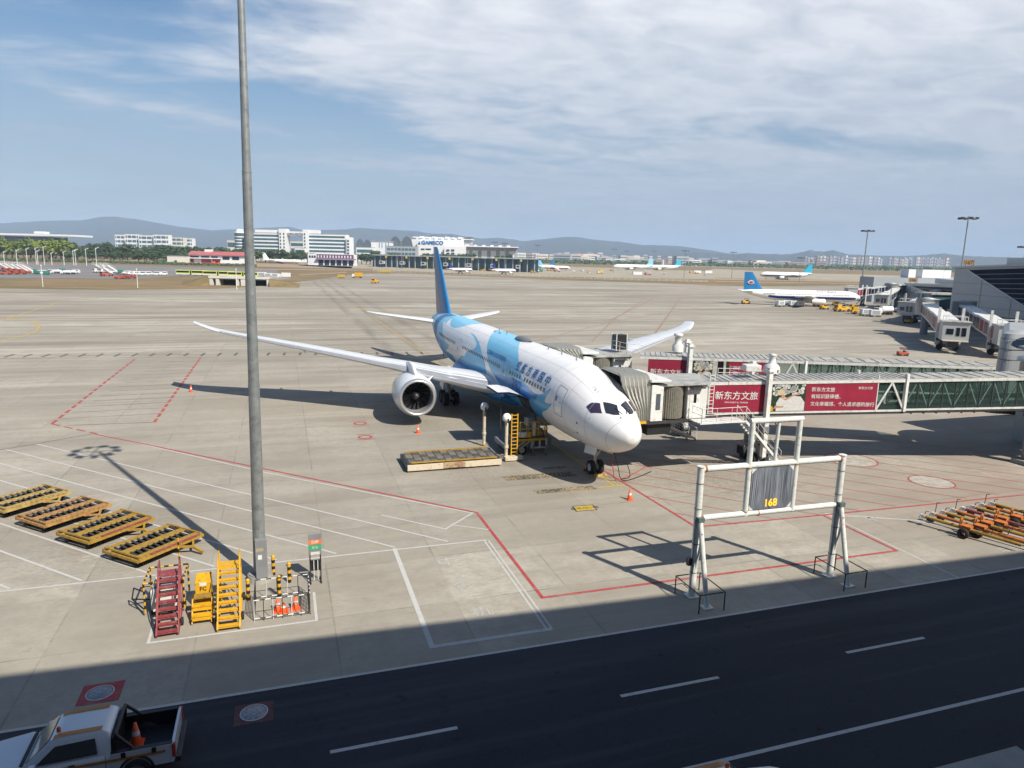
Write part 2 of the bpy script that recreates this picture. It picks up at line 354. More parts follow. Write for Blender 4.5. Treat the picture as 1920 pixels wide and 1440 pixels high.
# ------------------------------------------------------------------ ground
def node_helpers(t):
    def N(ty, **k):
        n = t.nodes.new(ty)
        for a, b in k.items(): setattr(n, a, b)
        return n
    def setin(n, i, v):
        if isinstance(v, (int, float)): n.inputs[i].default_value = v
        elif isinstance(v, tuple): n.inputs[i].default_value = v
        else: t.links.new(v, n.inputs[i])
    def MA(op, a, b=0.0, c=0.0, clamp=False):
        n = N('ShaderNodeMath', operation=op, use_clamp=clamp); setin(n, 0, a); setin(n, 1, b); setin(n, 2, c); return n.outputs[0]
    def MIX(f, a, b, blend='MIX'):
        n = N('ShaderNodeMix', data_type='RGBA', blend_type=blend); setin(n, 0, f); setin(n, 6, a); setin(n, 7, b); return n.outputs[2]
    def NOISE(vec, sc, det=5, ro=0.6, scale=(1, 1, 1), loc=(0, 0, 0), rot=0, dist=0.0):
        mp = N('ShaderNodeMapping'); mp.inputs['Scale'].default_value = scale; mp.inputs['Location'].default_value = loc
        mp.inputs['Rotation'].default_value = (0, 0, rot)
        t.links.new(vec, mp.inputs[0]); n = N('ShaderNodeTexNoise'); n.inputs['Scale'].default_value = sc
        n.inputs['Detail'].default_value = det; n.inputs['Roughness'].default_value = ro; n.inputs['Distortion'].default_value = dist
        t.links.new(mp.outputs[0], n.inputs['Vector']); return n.outputs['Fac']
    def RNG(v, a, b, c=0.0, d=1.0):
        n = N('ShaderNodeMapRange'); setin(n, 0, v); n.inputs[1].default_value = a; n.inputs[2].default_value = b
        n.inputs[3].default_value = c; n.inputs[4].default_value = d; return n.outputs[0]
    return N, MA, MIX, NOISE, RNG
def concrete():
    m = bpy.data.materials.new('apron_concrete'); m.use_nodes = True; t = m.node_tree; p = t.nodes['Principled BSDF']
    p.inputs['Roughness'].default_value = 0.85
    N, MA, MIX, NOISE, RNG = node_helpers(t)
    tc = N('ShaderNodeTexCoord').outputs['Object']; s = N('ShaderNodeSeparateXYZ'); t.links.new(tc, s.inputs[0])
    x, y = s.outputs[0], s.outputs[1]
    # slabs: 5.4 m across, 4.9 m deep; joints and a tone of its own for every slab and for every paved lane
    sx_ = MA('DIVIDE', MA('ADD', x, 3.75), 5.4); sy_ = MA('DIVIDE', MA('ADD', y, 0.9), 4.9)
    def tone(fx, fy):
        c = N('ShaderNodeCombineXYZ'); t.links.new(fx, c.inputs[0]); t.links.new(fy, c.inputs[1])
        w = N('ShaderNodeTexWhiteNoise', noise_dimensions='2D'); t.links.new(c.outputs[0], w.inputs[0]); return w.outputs[0]
    t1 = tone(MA('FLOOR', sx_), MA('FLOOR', sy_))
    t2 = tone(MA('FLOOR', MA('DIVIDE', sx_, 6.0)), MA('FLOOR', sy_))
    def joint(f, size, w):
        fr = MA('FRACT', f); d = MA('MULTIPLY', MA('MINIMUM', fr, MA('SUBTRACT', 1.0, fr)), size); return RNG(d, w*0.45, w, 1.0, 0.0)
    jx = MA('MULTIPLY', joint(sx_, 5.4, 0.05), 0.6); jy = joint(sy_, 4.9, 0.045)
    wear = NOISE(tc, 0.25, 6, 0.7); jn = RNG(wear, 0.40, 0.62)
    jt = MA('MULTIPLY', MA('MAXIMUM', jx, MA('MULTIPLY', jy, 0.8)), jn)
    base = MIX(RNG(t1, 0, 1), (0.345, 0.318, 0.262, 1), (0.480, 0.446, 0.375, 1))
    base = MIX(MA('MULTIPLY', t2, 0.70), base, (0.325, 0.30, 0.25, 1))
    n1 = NOISE(tc, 0.09, 7, 0.62); base = MIX(RNG(n1, 0.42, 0.60, 0, 0.75), base, (0.285, 0.255, 0.205, 1))
    n6 = NOISE(tc, 5.5, 6, 0.75, scale=(.6, 1.2, 1)); base = MIX(RNG(n6, 0.42, 0.62, 0, 0.55), base, (0.29, 0.27, 0.225, 1)); n2 = NOISE(tc, 1.3, 8, 0.72); base = MIX(RNG(n2, 0.46, 0.62, 0, 0.50), base, (0.27, 0.245, 0.20, 1)); n4 = NOISE(tc, 0.45, 7, 0.7, scale=(0.35, 1.2, 1), loc=(8, 2, 0), rot=R(12)); base = MIX(RNG(n4, 0.50, 0.64, 0, 0.50), base, (0.25, 0.23, 0.19, 1))
    # tyre-darkened taxi streaks: long along x, short along y, much stronger away from the stands
    st = NOISE(tc, 0.12, 8, 0.66, scale=(0.10, 1.0, 1), loc=(11, 3, 0), rot=R(4))
    far = RNG(y, 55, 150, 0.35, 1.0)
    base = MIX(MA('MULTIPLY', RNG(st, 0.47, 0.70), MA('MULTIPLY', far, 0.92)), base, (0.165, 0.140, 0.108, 1))
    wd = NOISE(tc, 0.018, 4, 0.5, scale=(0.45, 1.6, 1), loc=(7, 9, 0), rot=R(8)); base = MIX(MA('MULTIPLY', RNG(wd, 0.50, 0.62), MA('MULTIPLY', far, 0.62)), base, (0.185, 0.165, 0.13, 1))
    st2 = NOISE(tc, 0.33, 6, 0.6, scale=(0.05, 1.0, 1), loc=(3, 13, 0), rot=R(-3))
    base = MIX(MA('MULTIPLY', RNG(st2, 0.50, 0.66), MA('MULTIPLY', far, 0.65)), base, (0.50, 0.455, 0.38, 1))
    # broad warm/dark patches of old pavement in the distance
    bp = NOISE(tc, 0.012, 5, 0.55, scale=(0.6, 1.5, 1), loc=(5, 1, 0)); base = MIX(MA('MULTIPLY', RNG(bp, 0.45, 0.66), MA('MULTIPLY', far, 0.75)), base, (0.215, 0.185, 0.145, 1))
    # oil spots around the stands
    ns = NOISE(tc, 0.55, 7, 0.75, loc=(20, 5, 0)); base = MIX(RNG(ns, 0.64, 0.73, 0, 0.65), base, (0.13, 0.12, 0.11, 1))
    rd = NOISE(tc, 0.07, 5, 0.6, loc=(1, 33, 0)); right = RNG(x, 28, 48, 0, 0.55)
    base = MIX(MA('MULTIPLY', RNG(rd, 0.42, 0.65), MA('MULTIPLY', right, RNG(y, 65, 95, 1.0, 0.0))), base, (0.26, 0.175, 0.125, 1))
    tr1 = RNG(MA('ABSOLUTE', MA('SUBTRACT', MA('ABSOLUTE', MA('SUBTRACT', x, 21.3)), 4.9)), 0.5, 1.5, 1.0, 0.0); tr2 = RNG(MA('ABSOLUTE', MA('SUBTRACT', x, 21.3)), 0.5, 1.3, 1.0, 0.0)
    trn = NOISE(tc, 0.5, 6, 0.65, scale=(1.2, .12, 1), loc=(4, 4, 0))
    base = MIX(MA('MULTIPLY', MA('MULTIPLY', MA('MAXIMUM', tr1, tr2), RNG(trn, 0.38, 0.65)), MA('MULTIPLY', RNG(y, 40, 60, 0, 1), 0.55)), base, (0.12, 0.105, 0.09, 1))
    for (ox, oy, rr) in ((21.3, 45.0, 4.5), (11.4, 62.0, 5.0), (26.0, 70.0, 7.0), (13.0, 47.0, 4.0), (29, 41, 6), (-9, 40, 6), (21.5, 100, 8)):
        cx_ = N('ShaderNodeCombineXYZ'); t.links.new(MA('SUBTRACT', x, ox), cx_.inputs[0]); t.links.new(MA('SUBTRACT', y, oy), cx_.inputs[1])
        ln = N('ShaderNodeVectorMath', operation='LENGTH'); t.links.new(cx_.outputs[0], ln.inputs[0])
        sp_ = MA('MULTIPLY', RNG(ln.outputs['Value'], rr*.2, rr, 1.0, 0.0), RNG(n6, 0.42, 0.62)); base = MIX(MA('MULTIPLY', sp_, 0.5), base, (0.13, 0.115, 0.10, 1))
    base = MIX(MA('MULTIPLY', jt, 0.80), base, (0.10, 0.09, 0.08, 1))
    t.links.new(base, p.inputs['Base Color'])
    b = N('ShaderNodeBump'); b.inputs['Strength'].default_value = 0.25; b.inputs['Distance'].default_value = 0.01
    t.links.new(MA('SUBTRACT', n2, jt), b.inputs['Height']); t.links.new(b.outputs[0], p.inputs['Normal'])
    return m
def soil(name, cols, sc=0.02, stretch=(0.5, 1.6, 1)):
    m = bpy.data.materials.new(name); m.use_nodes = True; t = m.node_tree; p = t.nodes['Principled BSDF']; p.inputs['Roughness'].default_value = 0.95
    N, MA, MIX, NOISE, RNG = node_helpers(t)
    tc = N('ShaderNodeTexCoord').outputs['Object']
    n1 = NOISE(tc, sc, 8, 0.65, scale=stretch); n2 = NOISE(tc, sc*14, 8, 0.75); n3 = NOISE(tc, sc*3.3, 6, 0.6, scale=stretch, loc=(9, 9, 0))
    b = MIX(RNG(n1, 0.40, 0.62), cols[0], cols[1]); b = MIX(RNG(n3, 0.48, 0.66, 0, 0.8), b, cols[2]); b = MIX(RNG(n2, 0.42, 0.72, 0, 0.55), b, cols[3])
    t.links.new(b, p.inputs['Base Color']); return m
def asphalt():
    m = bpy.data.materials.new('road_asphalt'); m.use_nodes = True; t = m.node_tree; p = t.nodes['Principled BSDF']; p.inputs['Roughness'].default_value = 0.85
    N, MA, MIX, NOISE, RNG = node_helpers(t)
    tc = N('ShaderNodeTexCoord').outputs['Object']
    n1 = NOISE(tc, 0.12, 6, 0.6, scale=(0.3, 1, 1)); n2 = NOISE(tc, 9, 4, 0.8); n3 = NOISE(tc, 0.6, 6, 0.7, loc=(4, 4, 0))
    b = MIX(RNG(n1, 0.4, 0.65), (0.026, 0.029, 0.036, 1), (0.042, 0.046, 0.055, 1)); b = MIX(RNG(n3, 0.55, 0.72, 0, 0.5), b, (0.02, 0.021, 0.025, 1))
    b = MIX(RNG(n2, 0.4, 0.8, 0, 0.3), b, (0.07, 0.07, 0.072, 1)); n5 = NOISE(tc, 0.5, 5, 0.6, scale=(0.06, 1.4, 1), loc=(2, 7, 0)); b = MIX(RNG(n5, 0.48, 0.66, 0, 0.75), b, (0.066, 0.068, 0.072, 1)); n7 = NOISE(tc, 1.1, 6, 0.7, loc=(9, 1, 0)); b = MIX(RNG(n7, 0.60, 0.70, 0, 0.7), b, (0.012, 0.012, 0.014, 1)); p.inputs['Specular IOR Level'].default_value = 0.25; t.links.new(b, p.inputs['Base Color']); return m
M_['apron'] = concrete(); M_['road'] = asphalt()
M_['dry'] = soil('dry_grass_and_soil', [(0.23, 0.155, 0.075, 1), (0.13, 0.115, 0.04, 1), (0.32, 0.20, 0.105, 1), (0.10, 0.08, 0.035, 1)])
M_['sand'] = soil('sandy_soil', [(0.36, 0.27, 0.19, 1), (0.30, 0.22, 0.15, 1), (0.24, 0.18, 0.11, 1), (0.20, 0.16, 0.11, 1)])
M_['taxi'] = soil('old_taxiway_concrete', [(0.35, 0.315, 0.24, 1), (0.29, 0.25, 0.185, 1), (0.42, 0.375, 0.285, 1), (0.24, 0.205, 0.15, 1)])
M_['lot'] = soil('far_parking_asphalt', [(0.20, 0.19, 0.185, 1), (0.16, 0.155, 0.15, 1), (0.24, 0.225, 0.21, 1), (0.13, 0.125, 0.12, 1)])
terr = MB(); S_ = 14500
for i in range(10):
    for j in range(10):
        x0, x1 = -S_+i*S_/5, -S_+(i+1)*S_/5; y0, y1 = -S_+j*S_/5, -S_+(j+1)*S_/5
        terr.add([(x0, y0, -0.03), (x1, y0, -0.03), (x1, y1, -0.03), (x0, y1, -0.03)], [(0, 1, 2, 3)])
struct(terr.build('ground', 'dry', recalc=False), 'flat dry airfield ground reaching the horizon')
def g2(px, py): p = G(px, py); return (p.x, p.y)
# concrete apron, its far edge following the grass
ap = [(-420, -60), (-420, 330)] + [g2(*p) for p in [(0, 541), (200, 543.5), (400, 542), (470, 538), (530, 532), (600, 523.5), (645, 517), (690, 513), (770, 513), (860, 517), (960, 521), (1060, 526), (1140, 528), (1230, 531), (1330, 535), (1450, 537), (1700, 534)]] + [(460, 300), (460, -60)]
flat('apron_ground', [ap], 0.0, 'apron', 'wide sunlit concrete apron of the aircraft stands')
# far taxiway, aprons and soil bands
flat('taxiway', [[g2(*p) for p in [(700, 506), (1000, 518), (1340, 524), (1800, 532), (1800, 526), (1340, 515), (1000, 507), (700, 498)]]], 0.03, 'taxi')
flat('far_apron', [[g2(*p) for p in [(560, 497.5), (640, 503), (700, 504), (980, 516), (1300, 519), (1340, 509), (1160, 503), (980, 497), (700, 489), (560, 489)]]], 0.06, 'taxi')
flat('runway_strip', [[g2(*p) for p in [(1300, 513), (1560, 526), (1800, 528), (1900, 522), (1500, 512), (1340, 504)]]], 0.09, 'taxi')
flat('sandy_ground', [[g2(*p) for p in [(-60, 488), (200, 493), (480, 500), (660, 505), (660, 500), (480, 493), (200, 487), (-60, 482)]],
     [g2(*p) for p in [(1290, 500), (1560, 506), (1780, 509), (1780, 505), (1560, 503), (1300, 497)]]], 0.06, 'sand')
flat('sandy_track', [[g2(*p) for p in [(470, 506), (700, 508), (700, 506), (470, 504)]], [g2(*p) for p in [(560, 517), (650, 512), (650, 510), (560, 515)]],
     [g2(*p) for p in [(1340, 522), (1620, 528), (1620, 526.5), (1340, 520)]], [g2(*p) for p in [(1340, 529), (1640, 533), (1640, 531.5), (1340, 527.5)]]], 0.10, 'sand')
flat('vehicle_park', [[g2(*p) for p in [(-80, 523), (120, 522), (240, 524), (330, 518), (520, 517), (520, 506), (330, 500), (120, 495), (-80, 491)]]], 0.04, 'lot')
# service road at the foot of the terminal
flat('service_road', [[(-90, 8.2), (150, 8.2), (150, 23.95), (-90, 23.95)]], 0.004, 'road', 'dark asphalt service road in the terminal shade')
kb = MB(); kb.box((18.15, 11.4, 0.07), (8.2, 5.08, 0.14)); kb.box((-30, 4.0, 0.07), (80, 8.0, 0.14))
struct(kb.build('pavement', 'conc'), 'pale concrete pavement beside the road')
# ---- painted markings
z1 = 0.008
flat('white_road_lines', polyline([(-90, 24.02), (150, 24.02)], 0.14) + polyline([(-90, 16.25), (150, 16.25)], 0.15)
     + [seg((x, 20.1), (x+4.1, 20.1), 0.15) for x in [-29.4+10.12*i for i in range(17)]], z1, 'linew', 'white edge line, lane line and dashes of the road')
c45 = []
for c in [19.95, 22.85, 25.75, 28.6, 31.5, 34.4, 37.35, 40.4, 43.3]:
    # lines running down to the right at 45 degrees, from the upper edge line to the stand edge line
    y1 = 35.1; x1 = c-y1; m = 0.72; xb, yb = -15.16, 64.58
    x0 = (c - yb + m*xb)/(m+1.0); y0 = c-x0
    c45.append(seg((x0, y0), (x1, y1), 0.13))
flat('white_hatch_lines', c45 + polyline([(-60, 35.12), (10.24, 34.75)], 0.13) + polyline([(5.27, 39.95), (8.46, 36.87), (10.69, 38.98)], 0.12)
     + polyline([(-14.9, 64.3), (-1.4, 50.1), (10.6, 38.9)], 0.13) + [seg((8.9, 37.4), (10.9, 36.1), 0.11)], z1, 'linew')
flat('white_stand_box_lines', polyline([(5.25, 34.84), (5.24, 25.1), (10.26, 25.07)], 0.22) + polyline([(10.15, 34.6), (10.15, 25.1)], 0.09) + polyline([(10.38, 34.6), (10.38, 25.1)], 0.09)
     + polyline([(-5.55, 31.5), (-5.5, 28.45), (0.95, 28.45), (0.95, 31.0)], 0.12)
     + polyline([(32.0, 24.1), (32.0, 33.25), (37.28, 30.45), (39.2, 24.1)], 0.10) + [seg((36.6+1.55*i, 30.8-i*0.2), (41.0+1.55*i, 24.2), 0.10) for i in range(5)] + [seg((31.65, 33.1), (36.3, 31.0), 0.1)]
     , z1, 'linew')
flat('red_stand_lines', polyline([(-15.16, 64.4), (10.88, 38.9), (10.95, 27.73), (31.69, 27.5), (31.63, 33.05)], 0.17)
     + polyline([(22.1, 47.5), (22.75, 33.4), (31.6, 33.05), (60, 32.3)], 0.17), z1+0.004, 'linered')
hat = []
for k in range(14):
    c = 58.5+3.05*k; ya = 33.1; xa = c-ya; xl, yl = 22.5, c-22.5
    if yl > 50: xl, yl = c-50, 50
    hat.append(seg((xl, yl), (xa, ya), 0.075))
flat('red_hatch_lines', hat, z1, 'linered')
def ringp(c, r0, r1, n=40, sy=1.0):
    return [[(c[0]+r*cos(a), c[1]+r*sin(a)*sy) for r, a in ((r0, 2*pi*i/n), (r1, 2*pi*i/n), (r1, 2*pi*(i+1)/n), (r0, 2*pi*(i+1)/n))] for i in range(n)]
def disc(c, r, n=32): return [(c[0]+r*cos(2*pi*i/n), c[1]+r*sin(2*pi*i/n)) for i in range(n)]
flat('red_ring_marks', ringp((44.5, 36.5), 1.45, 1.54) + ringp((43.0, 42.6), 1.9, 2.0) + ringp((6.48, 63.4), 0.42, 0.62) + ringp((6.37, 58.4), 0.42, 0.62)
     + [seg((5.7+0, y), (7.2, y), 0.10) for y in (62.4, 64.4, 57.6, 59.3)], z1+0.004, 'linered')
flat('pale_disc_marks', [disc((44.5, 36.5), 1.4), disc((43.0, 42.6), 1.85)], z1, mat('pale_worn_paint', (0.40, 0.38, 0.33), 0.85, var=0.35, scale=2))
flat('red_manhole_squares', [[(x-0.66, y-0.60), (x+0.66, y-0.60), (x+0.66, y+0.60), (x-0.66, y+0.60)] for x, y in [(-6.5, 25.4)]], z1+0.004, 'linered')
flat('worn_manhole_square', [[(-2.0, 22.2), (-.74, 22.2), (-.74, 23.3), (-2.0, 23.3)]], z1+0.004, mat('very_worn_red', (.12, .05, .05), .85, var=.5, scale=3))
# dashed red box and the dashed road at the back of the stand
flat('red_dashed_lines', dashes((-19.55, 69.03), (-19.83, 108.5), 0.28, 1.5, 0.7) + dashes((-11.25, 67.78), (-11.37, 108.5), 0.28, 1.5, 0.7)
     + dashes((-19.55, 69.03), (-15.16, 64.58), 0.2, 1.2, 0.6), z1, 'linered')
flat('dark_guide_lines', [seg((-19.3+0.25*k, 71+2.6*k), (-11.4, 71.0+2.6*k+0.4), 0.08) for k in range(14)]
     + [seg((-18.2, 68.2), (-11.4, 67.8), 0.1)] + polyline([(-60, 46.5), (-20.58, 60.9), (-15.3, 64.6)], 0.10) + dashes((-140, 122.0), (22, 105.4), 0.16, 6, 0.05)
     + dashes((-140, 124.6), (22, 108.0), 0.12, 6, 0.05) + [seg((-138+2.3*i, 123.1-0.1025*(2.3*i)), (-138+2.3*i+0.25, 125-0.1025*(2.3*i)-1.9+3.0), 0.38) for i in range(70)], z1, 'linedk')
flat('yellow_lead_lines', [seg((20.9, 179), (21.35, 44.8), 0.16), seg((21.05, 179), (21.6, 120), 0.05)] + [seg((21.38, 44.0), (21.38, 41.4), 0.14), seg((20.1, 41.35), (22.2, 41.35), 0.16), seg((21.7, 44.0), (21.7, 41.4), 0.10)]
     + [[(16.9, 37.55), (18.25, 37.5), (18.35, 38.35), (17.0, 38.4)]] + [seg(g2(690, 580), g2(655, 577), 1.0), seg(g2(700, 582), g2(745, 584), 1.0)]
     + [seg(g2(10, 598), g2(75, 601), 0.9)] + polyline([g2(62, 605), g2(74, 611), g2(70, 619), g2(50, 628), g2(0, 640)], 0.35) + polyline([g2(0, 601), g2(60, 583), g2(110, 567)], 0.3)
     + polyline([g2(600, 541), g2(660, 541), g2(720, 538)], 0.5), z1, 'lineyel')
flat('brown_taxi_line', polyline([(61.86, 110.53), (154.3, 249.62)], 0.5) + polyline([(79.66, 160.92), (141.65, 248.9)], 0.5) + polyline([g2(1210, 560), g2(1150, 600), g2(1110, 640)], 0.35)
     + polyline([g2(1320, 575), g2(1150, 603), g2(1000, 640)], 0.3), z1, mat('faded_brown_line', (0.29, 0.20, 0.16), .85, var=.3))
sb = mat('yellow_box_black_edge', (0.03, 0.03, 0.03), 0.8)
flat('stop_box_border', polyline([(16.9, 37.55), (18.25, 37.5), (18.35, 38.35), (17.0, 38.4)], 0.07, True), z1+0.004, sb)
bs = MB()
vs, fs = text_geo('停机位168', 0.42, 'CENTER', 0.0); bs.add([(17.62+x, 37.80+y, z1+0.005) for x, y in vs], fs); struct(bs.build('stop_box_writing', sb, recalc=False))
# speckled dark patches where the nose stops
def speckle():
    m = bpy.data.materials.new('speckled_patch'); m.use_nodes = True; t = m.node_tree; p = t.nodes['Principled BSDF']; p.inputs['Roughness'].default_value = 0.9
    N, MA, MIX, NOISE, RNG = node_helpers(t); tc = N('ShaderNodeTexCoord').outputs['Object']
    a = NOISE(tc, 7.0, 3, 0.8); b = NOISE(tc, 0.5, 3, 0.6)
    t.links.new(MIX(RNG(MA('ADD', a, MA('MULTIPLY', b, 0.3)), 0.60, 0.72), (0.035, 0.035, 0.035, 1), (0.36, 0.28, 0.16, 1)), p.inputs['Base Color']); return m
flat('speckled_patches', [[(14.5, 44.3), (19.9, 44.1), (19.7, 45.2), (14.4, 45.3)], [(15.7, 41.2), (20.0, 41.1), (19.85, 41.85), (15.6, 41.9)], [(18.0, 46.2), (19.8, 46.1), (19.8, 46.5), (18.0, 46.55)]], z1, speckle())
vs_ = MB()
for body, x, y, s in [('中', 7.6, 32.2, 1.1), ('合', 7.75, 29.6, 1.0), ('机', 7.9, 26.9, 1.0), ('中', 34.2, 31.4, 0.9), ('中', 37.8, 25.6, 0.9)]:
    vs, fs = text_geo(body, s); vs_.add([(x+a, y+b, z1) for a, b in vs], fs)
struct(vs_.build('faded_ground_characters', mat('faded_white_paint', (0.42, 0.42, 0.39), 0.85, var=0.3, scale=6), recalc=False))
# ------------------------------------------------------------------ the big airliner on the stand
def pchip(X, Y):
    n = len(X); h = [X[i+1]-X[i] for i in range(n-1)]; d = [(Y[i+1]-Y[i])/h[i] for i in range(n-1)]
    m = [d[0]]+[0]*(n-2)+[d[-1]]
    for i in range(1, n-1):
        if d[i-1]*d[i] > 0:
            w1 = 2*h[i]+h[i-1]; w2 = h[i]+2*h[i-1]; m[i] = (w1+w2)/(w1/d[i-1]+w2/d[i])
    def f(x):
        x = min(max(x, X[0]), X[-1]); i = 0
        while i < n-2 and x > X[i+1]: i += 1
        t = (x-X[i])/h[i]
        return (2*t**3-3*t*t+1)*Y[i]+(t**3-2*t*t+t)*h[i]*m[i]+(-2*t**3+3*t*t)*Y[i+1]+(t**3-t*t)*h[i]*m[i+1]
    return f
XT = [0, .1, .3, .6, 1, 1.6, 2.4, 3.2, 4.2, 5.5, 7, 9, 11, 42, 46, 50, 55, 60, 62.6]
PZT = pchip(XT, [4.1, 4.40, 4.63, 4.86, 5.10, 5.40, 5.76, 6.15, 6.60, 7.08, 7.42, 7.68, 7.76, 7.80, 7.8, 7.8, 7.6, 7.05, 6.35])
PZB = pchip(XT, [4.1, 3.74, 3.48, 3.22, 2.98, 2.72, 2.46, 2.32, 2.22, 2.14, 2.10, 2.08, 2.08, 2.08, 2.3, 3.0, 4.1, 5.3, 6.0])
PW = pchip(XT, [0, .36, .61, .86, 1.1, 1.39, 1.70, 1.95, 2.22, 2.48, 2.70, 2.84, 2.885, 2.885, 2.8, 2.45, 1.75, .85, .17])
# local frame: x aft from the nose, y to the aircraft's right, z up; local x = world +y, local y = world -x
AXW, AYW = 21.3, 38.8
def L2W(x, y, z): return (AXW-y, AYW+x, z)
def FP(x, th, off=0.0):
    zt, zb, w = PZT(x), PZB(x), PW(x); h = (zt-zb)/2; c = (zt+zb)/2
    n = Vector((sin(th)/max(w, .05), cos(th)/max(h, .05))).normalized()
    return L2W(x, w*sin(th)+n.x*off, c+h*cos(th)+n.y*off)
airliner = thing('airliner', 'large twin engine airliner in blue and white swirl livery parked nose towards the gate', 'airliner', (AXW, AYW, 0))
FR = [0.0]+[0.02*1.55**i for i in range(7)]+[0.5+0.2*i for i in range(58)]
FR = sorted(set([0.0, .02, .05, .1, .17, .25, .35, .47, .6, .75, .92]+[1.1+0.25*i for i in range(40)]+[11.3+0.8*i for i in range(39)]+[42.7+0.5*i for i in range(40)]))
FR = [x for x in FR if x <= 62.6]+[62.6]
NTH = 72
fus = MB(); fus.loft([[FP(x, 2*pi*i/NTH) for i in range(NTH)] for x in FR])
fuselage = fus.build('fuselage', 'white', airliner); fuselage['label'] = 'white airliner body under the blue wave paint'
def chart_mesh(polys, off, step=(0.5, R(5)), mirror=False):
    """polygons in the (length, angle in degrees) chart, cut into a fine mesh and laid on the skin"""
    b = bmesh.new()
    for fset in polys:
        vs = [b.verts.new((x, y, 0)) for x, y in fset[0]]
        for f in fset[1]:
            try: b.faces.new([vs[i] for i in f])
            except ValueError: pass
    bmesh.ops.triangulate(b, faces=b.faces)
    xs = [v.co.x for v in b.verts]; ys = [v.co.y for v in b.verts]
    def cut(lo, hi, st, ax):
        k = math.floor(lo/st)+1
        while k*st < hi:
            no = (1, 0, 0) if ax == 0 else (0, 1, 0); co = (k*st, 0, 0) if ax == 0 else (0, k*st, 0)
            bmesh.ops.bisect_plane(b, geom=b.verts[:]+b.edges[:]+b.faces[:], plane_co=co, plane_no=no, dist=1e-5); k += 1
    cut(min(xs), max(xs), step[0], 0); cut(min(ys), max(ys), math.degrees(step[1]), 1)
    b.verts.index_update()
    sg = -1 if mirror else 1
    r = ([FP(v.co.x, sg*R(v.co.y), off) for v in b.verts], [[v.index for v in f.verts] for f in b.faces]); b.free(); return r
def decal(name, pts, off, mt, parent, mirror=False, step=(0.5, R(5)), label=None):
    vs, fs = chart_mesh([(pts, [tuple(range(len(pts)))])], off, step, mirror)
    o = MB().add(vs, fs, 0, True).build(name, mt, parent)
    if label: o['label'] = label
    return o
front = [(21.6, 0), (21.1, 14), (19.4, 29.0), (17.4, 46.0), (15.6, 63.0), (14.4, 75.0), (13.9, 78.0), (13.0, 82.5), (11.8, 86.5), (10.9, 87.5), (9.9, 86.0), (9.2, 80.5), (8.9, 75.0), (8.2, 67.5),
 (8.4, 75.0), (8.75, 86.0), (8.9, 91.0), (8.6, 93.0), (7.6, 88.5), (7.9, 95.0), (8.6, 104.0), (9.6, 112.0), (10.2, 120.0), (10.6, 150), (11.0, 180)]
FULL = front + [(60.9, 180), (60.9, 90), (60.9, 0)]
swoosh = [(37.1, 0.3), (30.9, 0.3), (30.2, 6), (29.3, 16.0), (28.2, 30.0), (27.3, 41.0), (26.2, 54.0), (25.3, 63.0), (24.6, 71.0), (23.9, 81.0), (23.0, 90.0), (21.9, 97.0), (21.1, 105.0), (20.4, 113.0), (20.6, 124.0), (21.2, 146.0), (21.6, 165), (23.2, 165), (22.8, 150),
 (24.2, 145.0), (24.9, 129.0), (24.5, 111.0), (24.5, 97.0), (24.8, 87.0), (25.2, 80.0), (26.1, 73.0), (27.1, 66.0), (28.2, 58.0), (29.6, 51.0), (31.6, 43.5), (33.2, 40.5), (34.4, 40.0), (32.3, 46.0), (31.0, 50.5), (29.9, 56.0), (29.4, 62.0), (29.6, 67.0), (30.3, 71.5), (32.2, 81.0), (32.6, 90.0), (33.6, 95.0), (34.1, 94.0),
 (35.4, 104.0), (37.2, 117.0), (38.4, 125.0), (38.6, 114.0), (38.9, 108.0), (42.3, 107.0), (41.2, 100.0), (40.0, 88.0), (41.9, 84.0), (43.6, 76.0), (44.6, 68), (45.6, 59.0), (47.1, 49.0), (47.8, 40.0), (46.4, 46.0), (45.9, 41.0), (46.3, 29.0), (46.4, 21.0), (45.2, 33.0), (43.8, 42.0), (42.5, 46.0), (40.9, 45.0), (39.4, 38.0), (38.5, 28.0), (37.9, 18.0), (37.2, 8.0)]
for mr_ in (False, True):
    decal('blue_paint', FULL, 0.008, 'blue', fuselage, mr_, label='blue wave covering the rear two thirds of the body')
    decal('white_swoosh', swoosh, 0.016, 'white', fuselage, mr_, label='white wave curling across the blue paint')
decal('tail_swirl', [(47.5, 4), (49.5, 30), (49.8, 60), (48.2, 84), (46.5, 100), (48.5, 112), (51.5, 100), (53.0, 70), (52.6, 35), (51.8, 4)], 0.016, mat('muted_blue_tail_pattern', (0.10, 0.22, 0.42), 0.5, var=0.45, scale=1.6), fuselage)
decal('deep_blue_wave', [(10.2, 89), (11.8, 88), (13.6, 85), (16, 83), (20.5, 90), (22.0, 99), (20.0, 116), (14.5, 112), (11.5, 108)], 0.012, mat('deep_blue_wave_paint', (0.010, 0.22, 0.60), 0.35, var=0.15, scale=0.8, coat=0.2), fuselage)
decal('pale_rear_wave', [(42.8, 88), (47.5, 84), (48.5, 90), (46, 98), (43.6, 102)], 0.017, mat('mid_blue_wave_paint', (0.02, 0.24, 0.62), 0.35, var=0.2), fuselage)
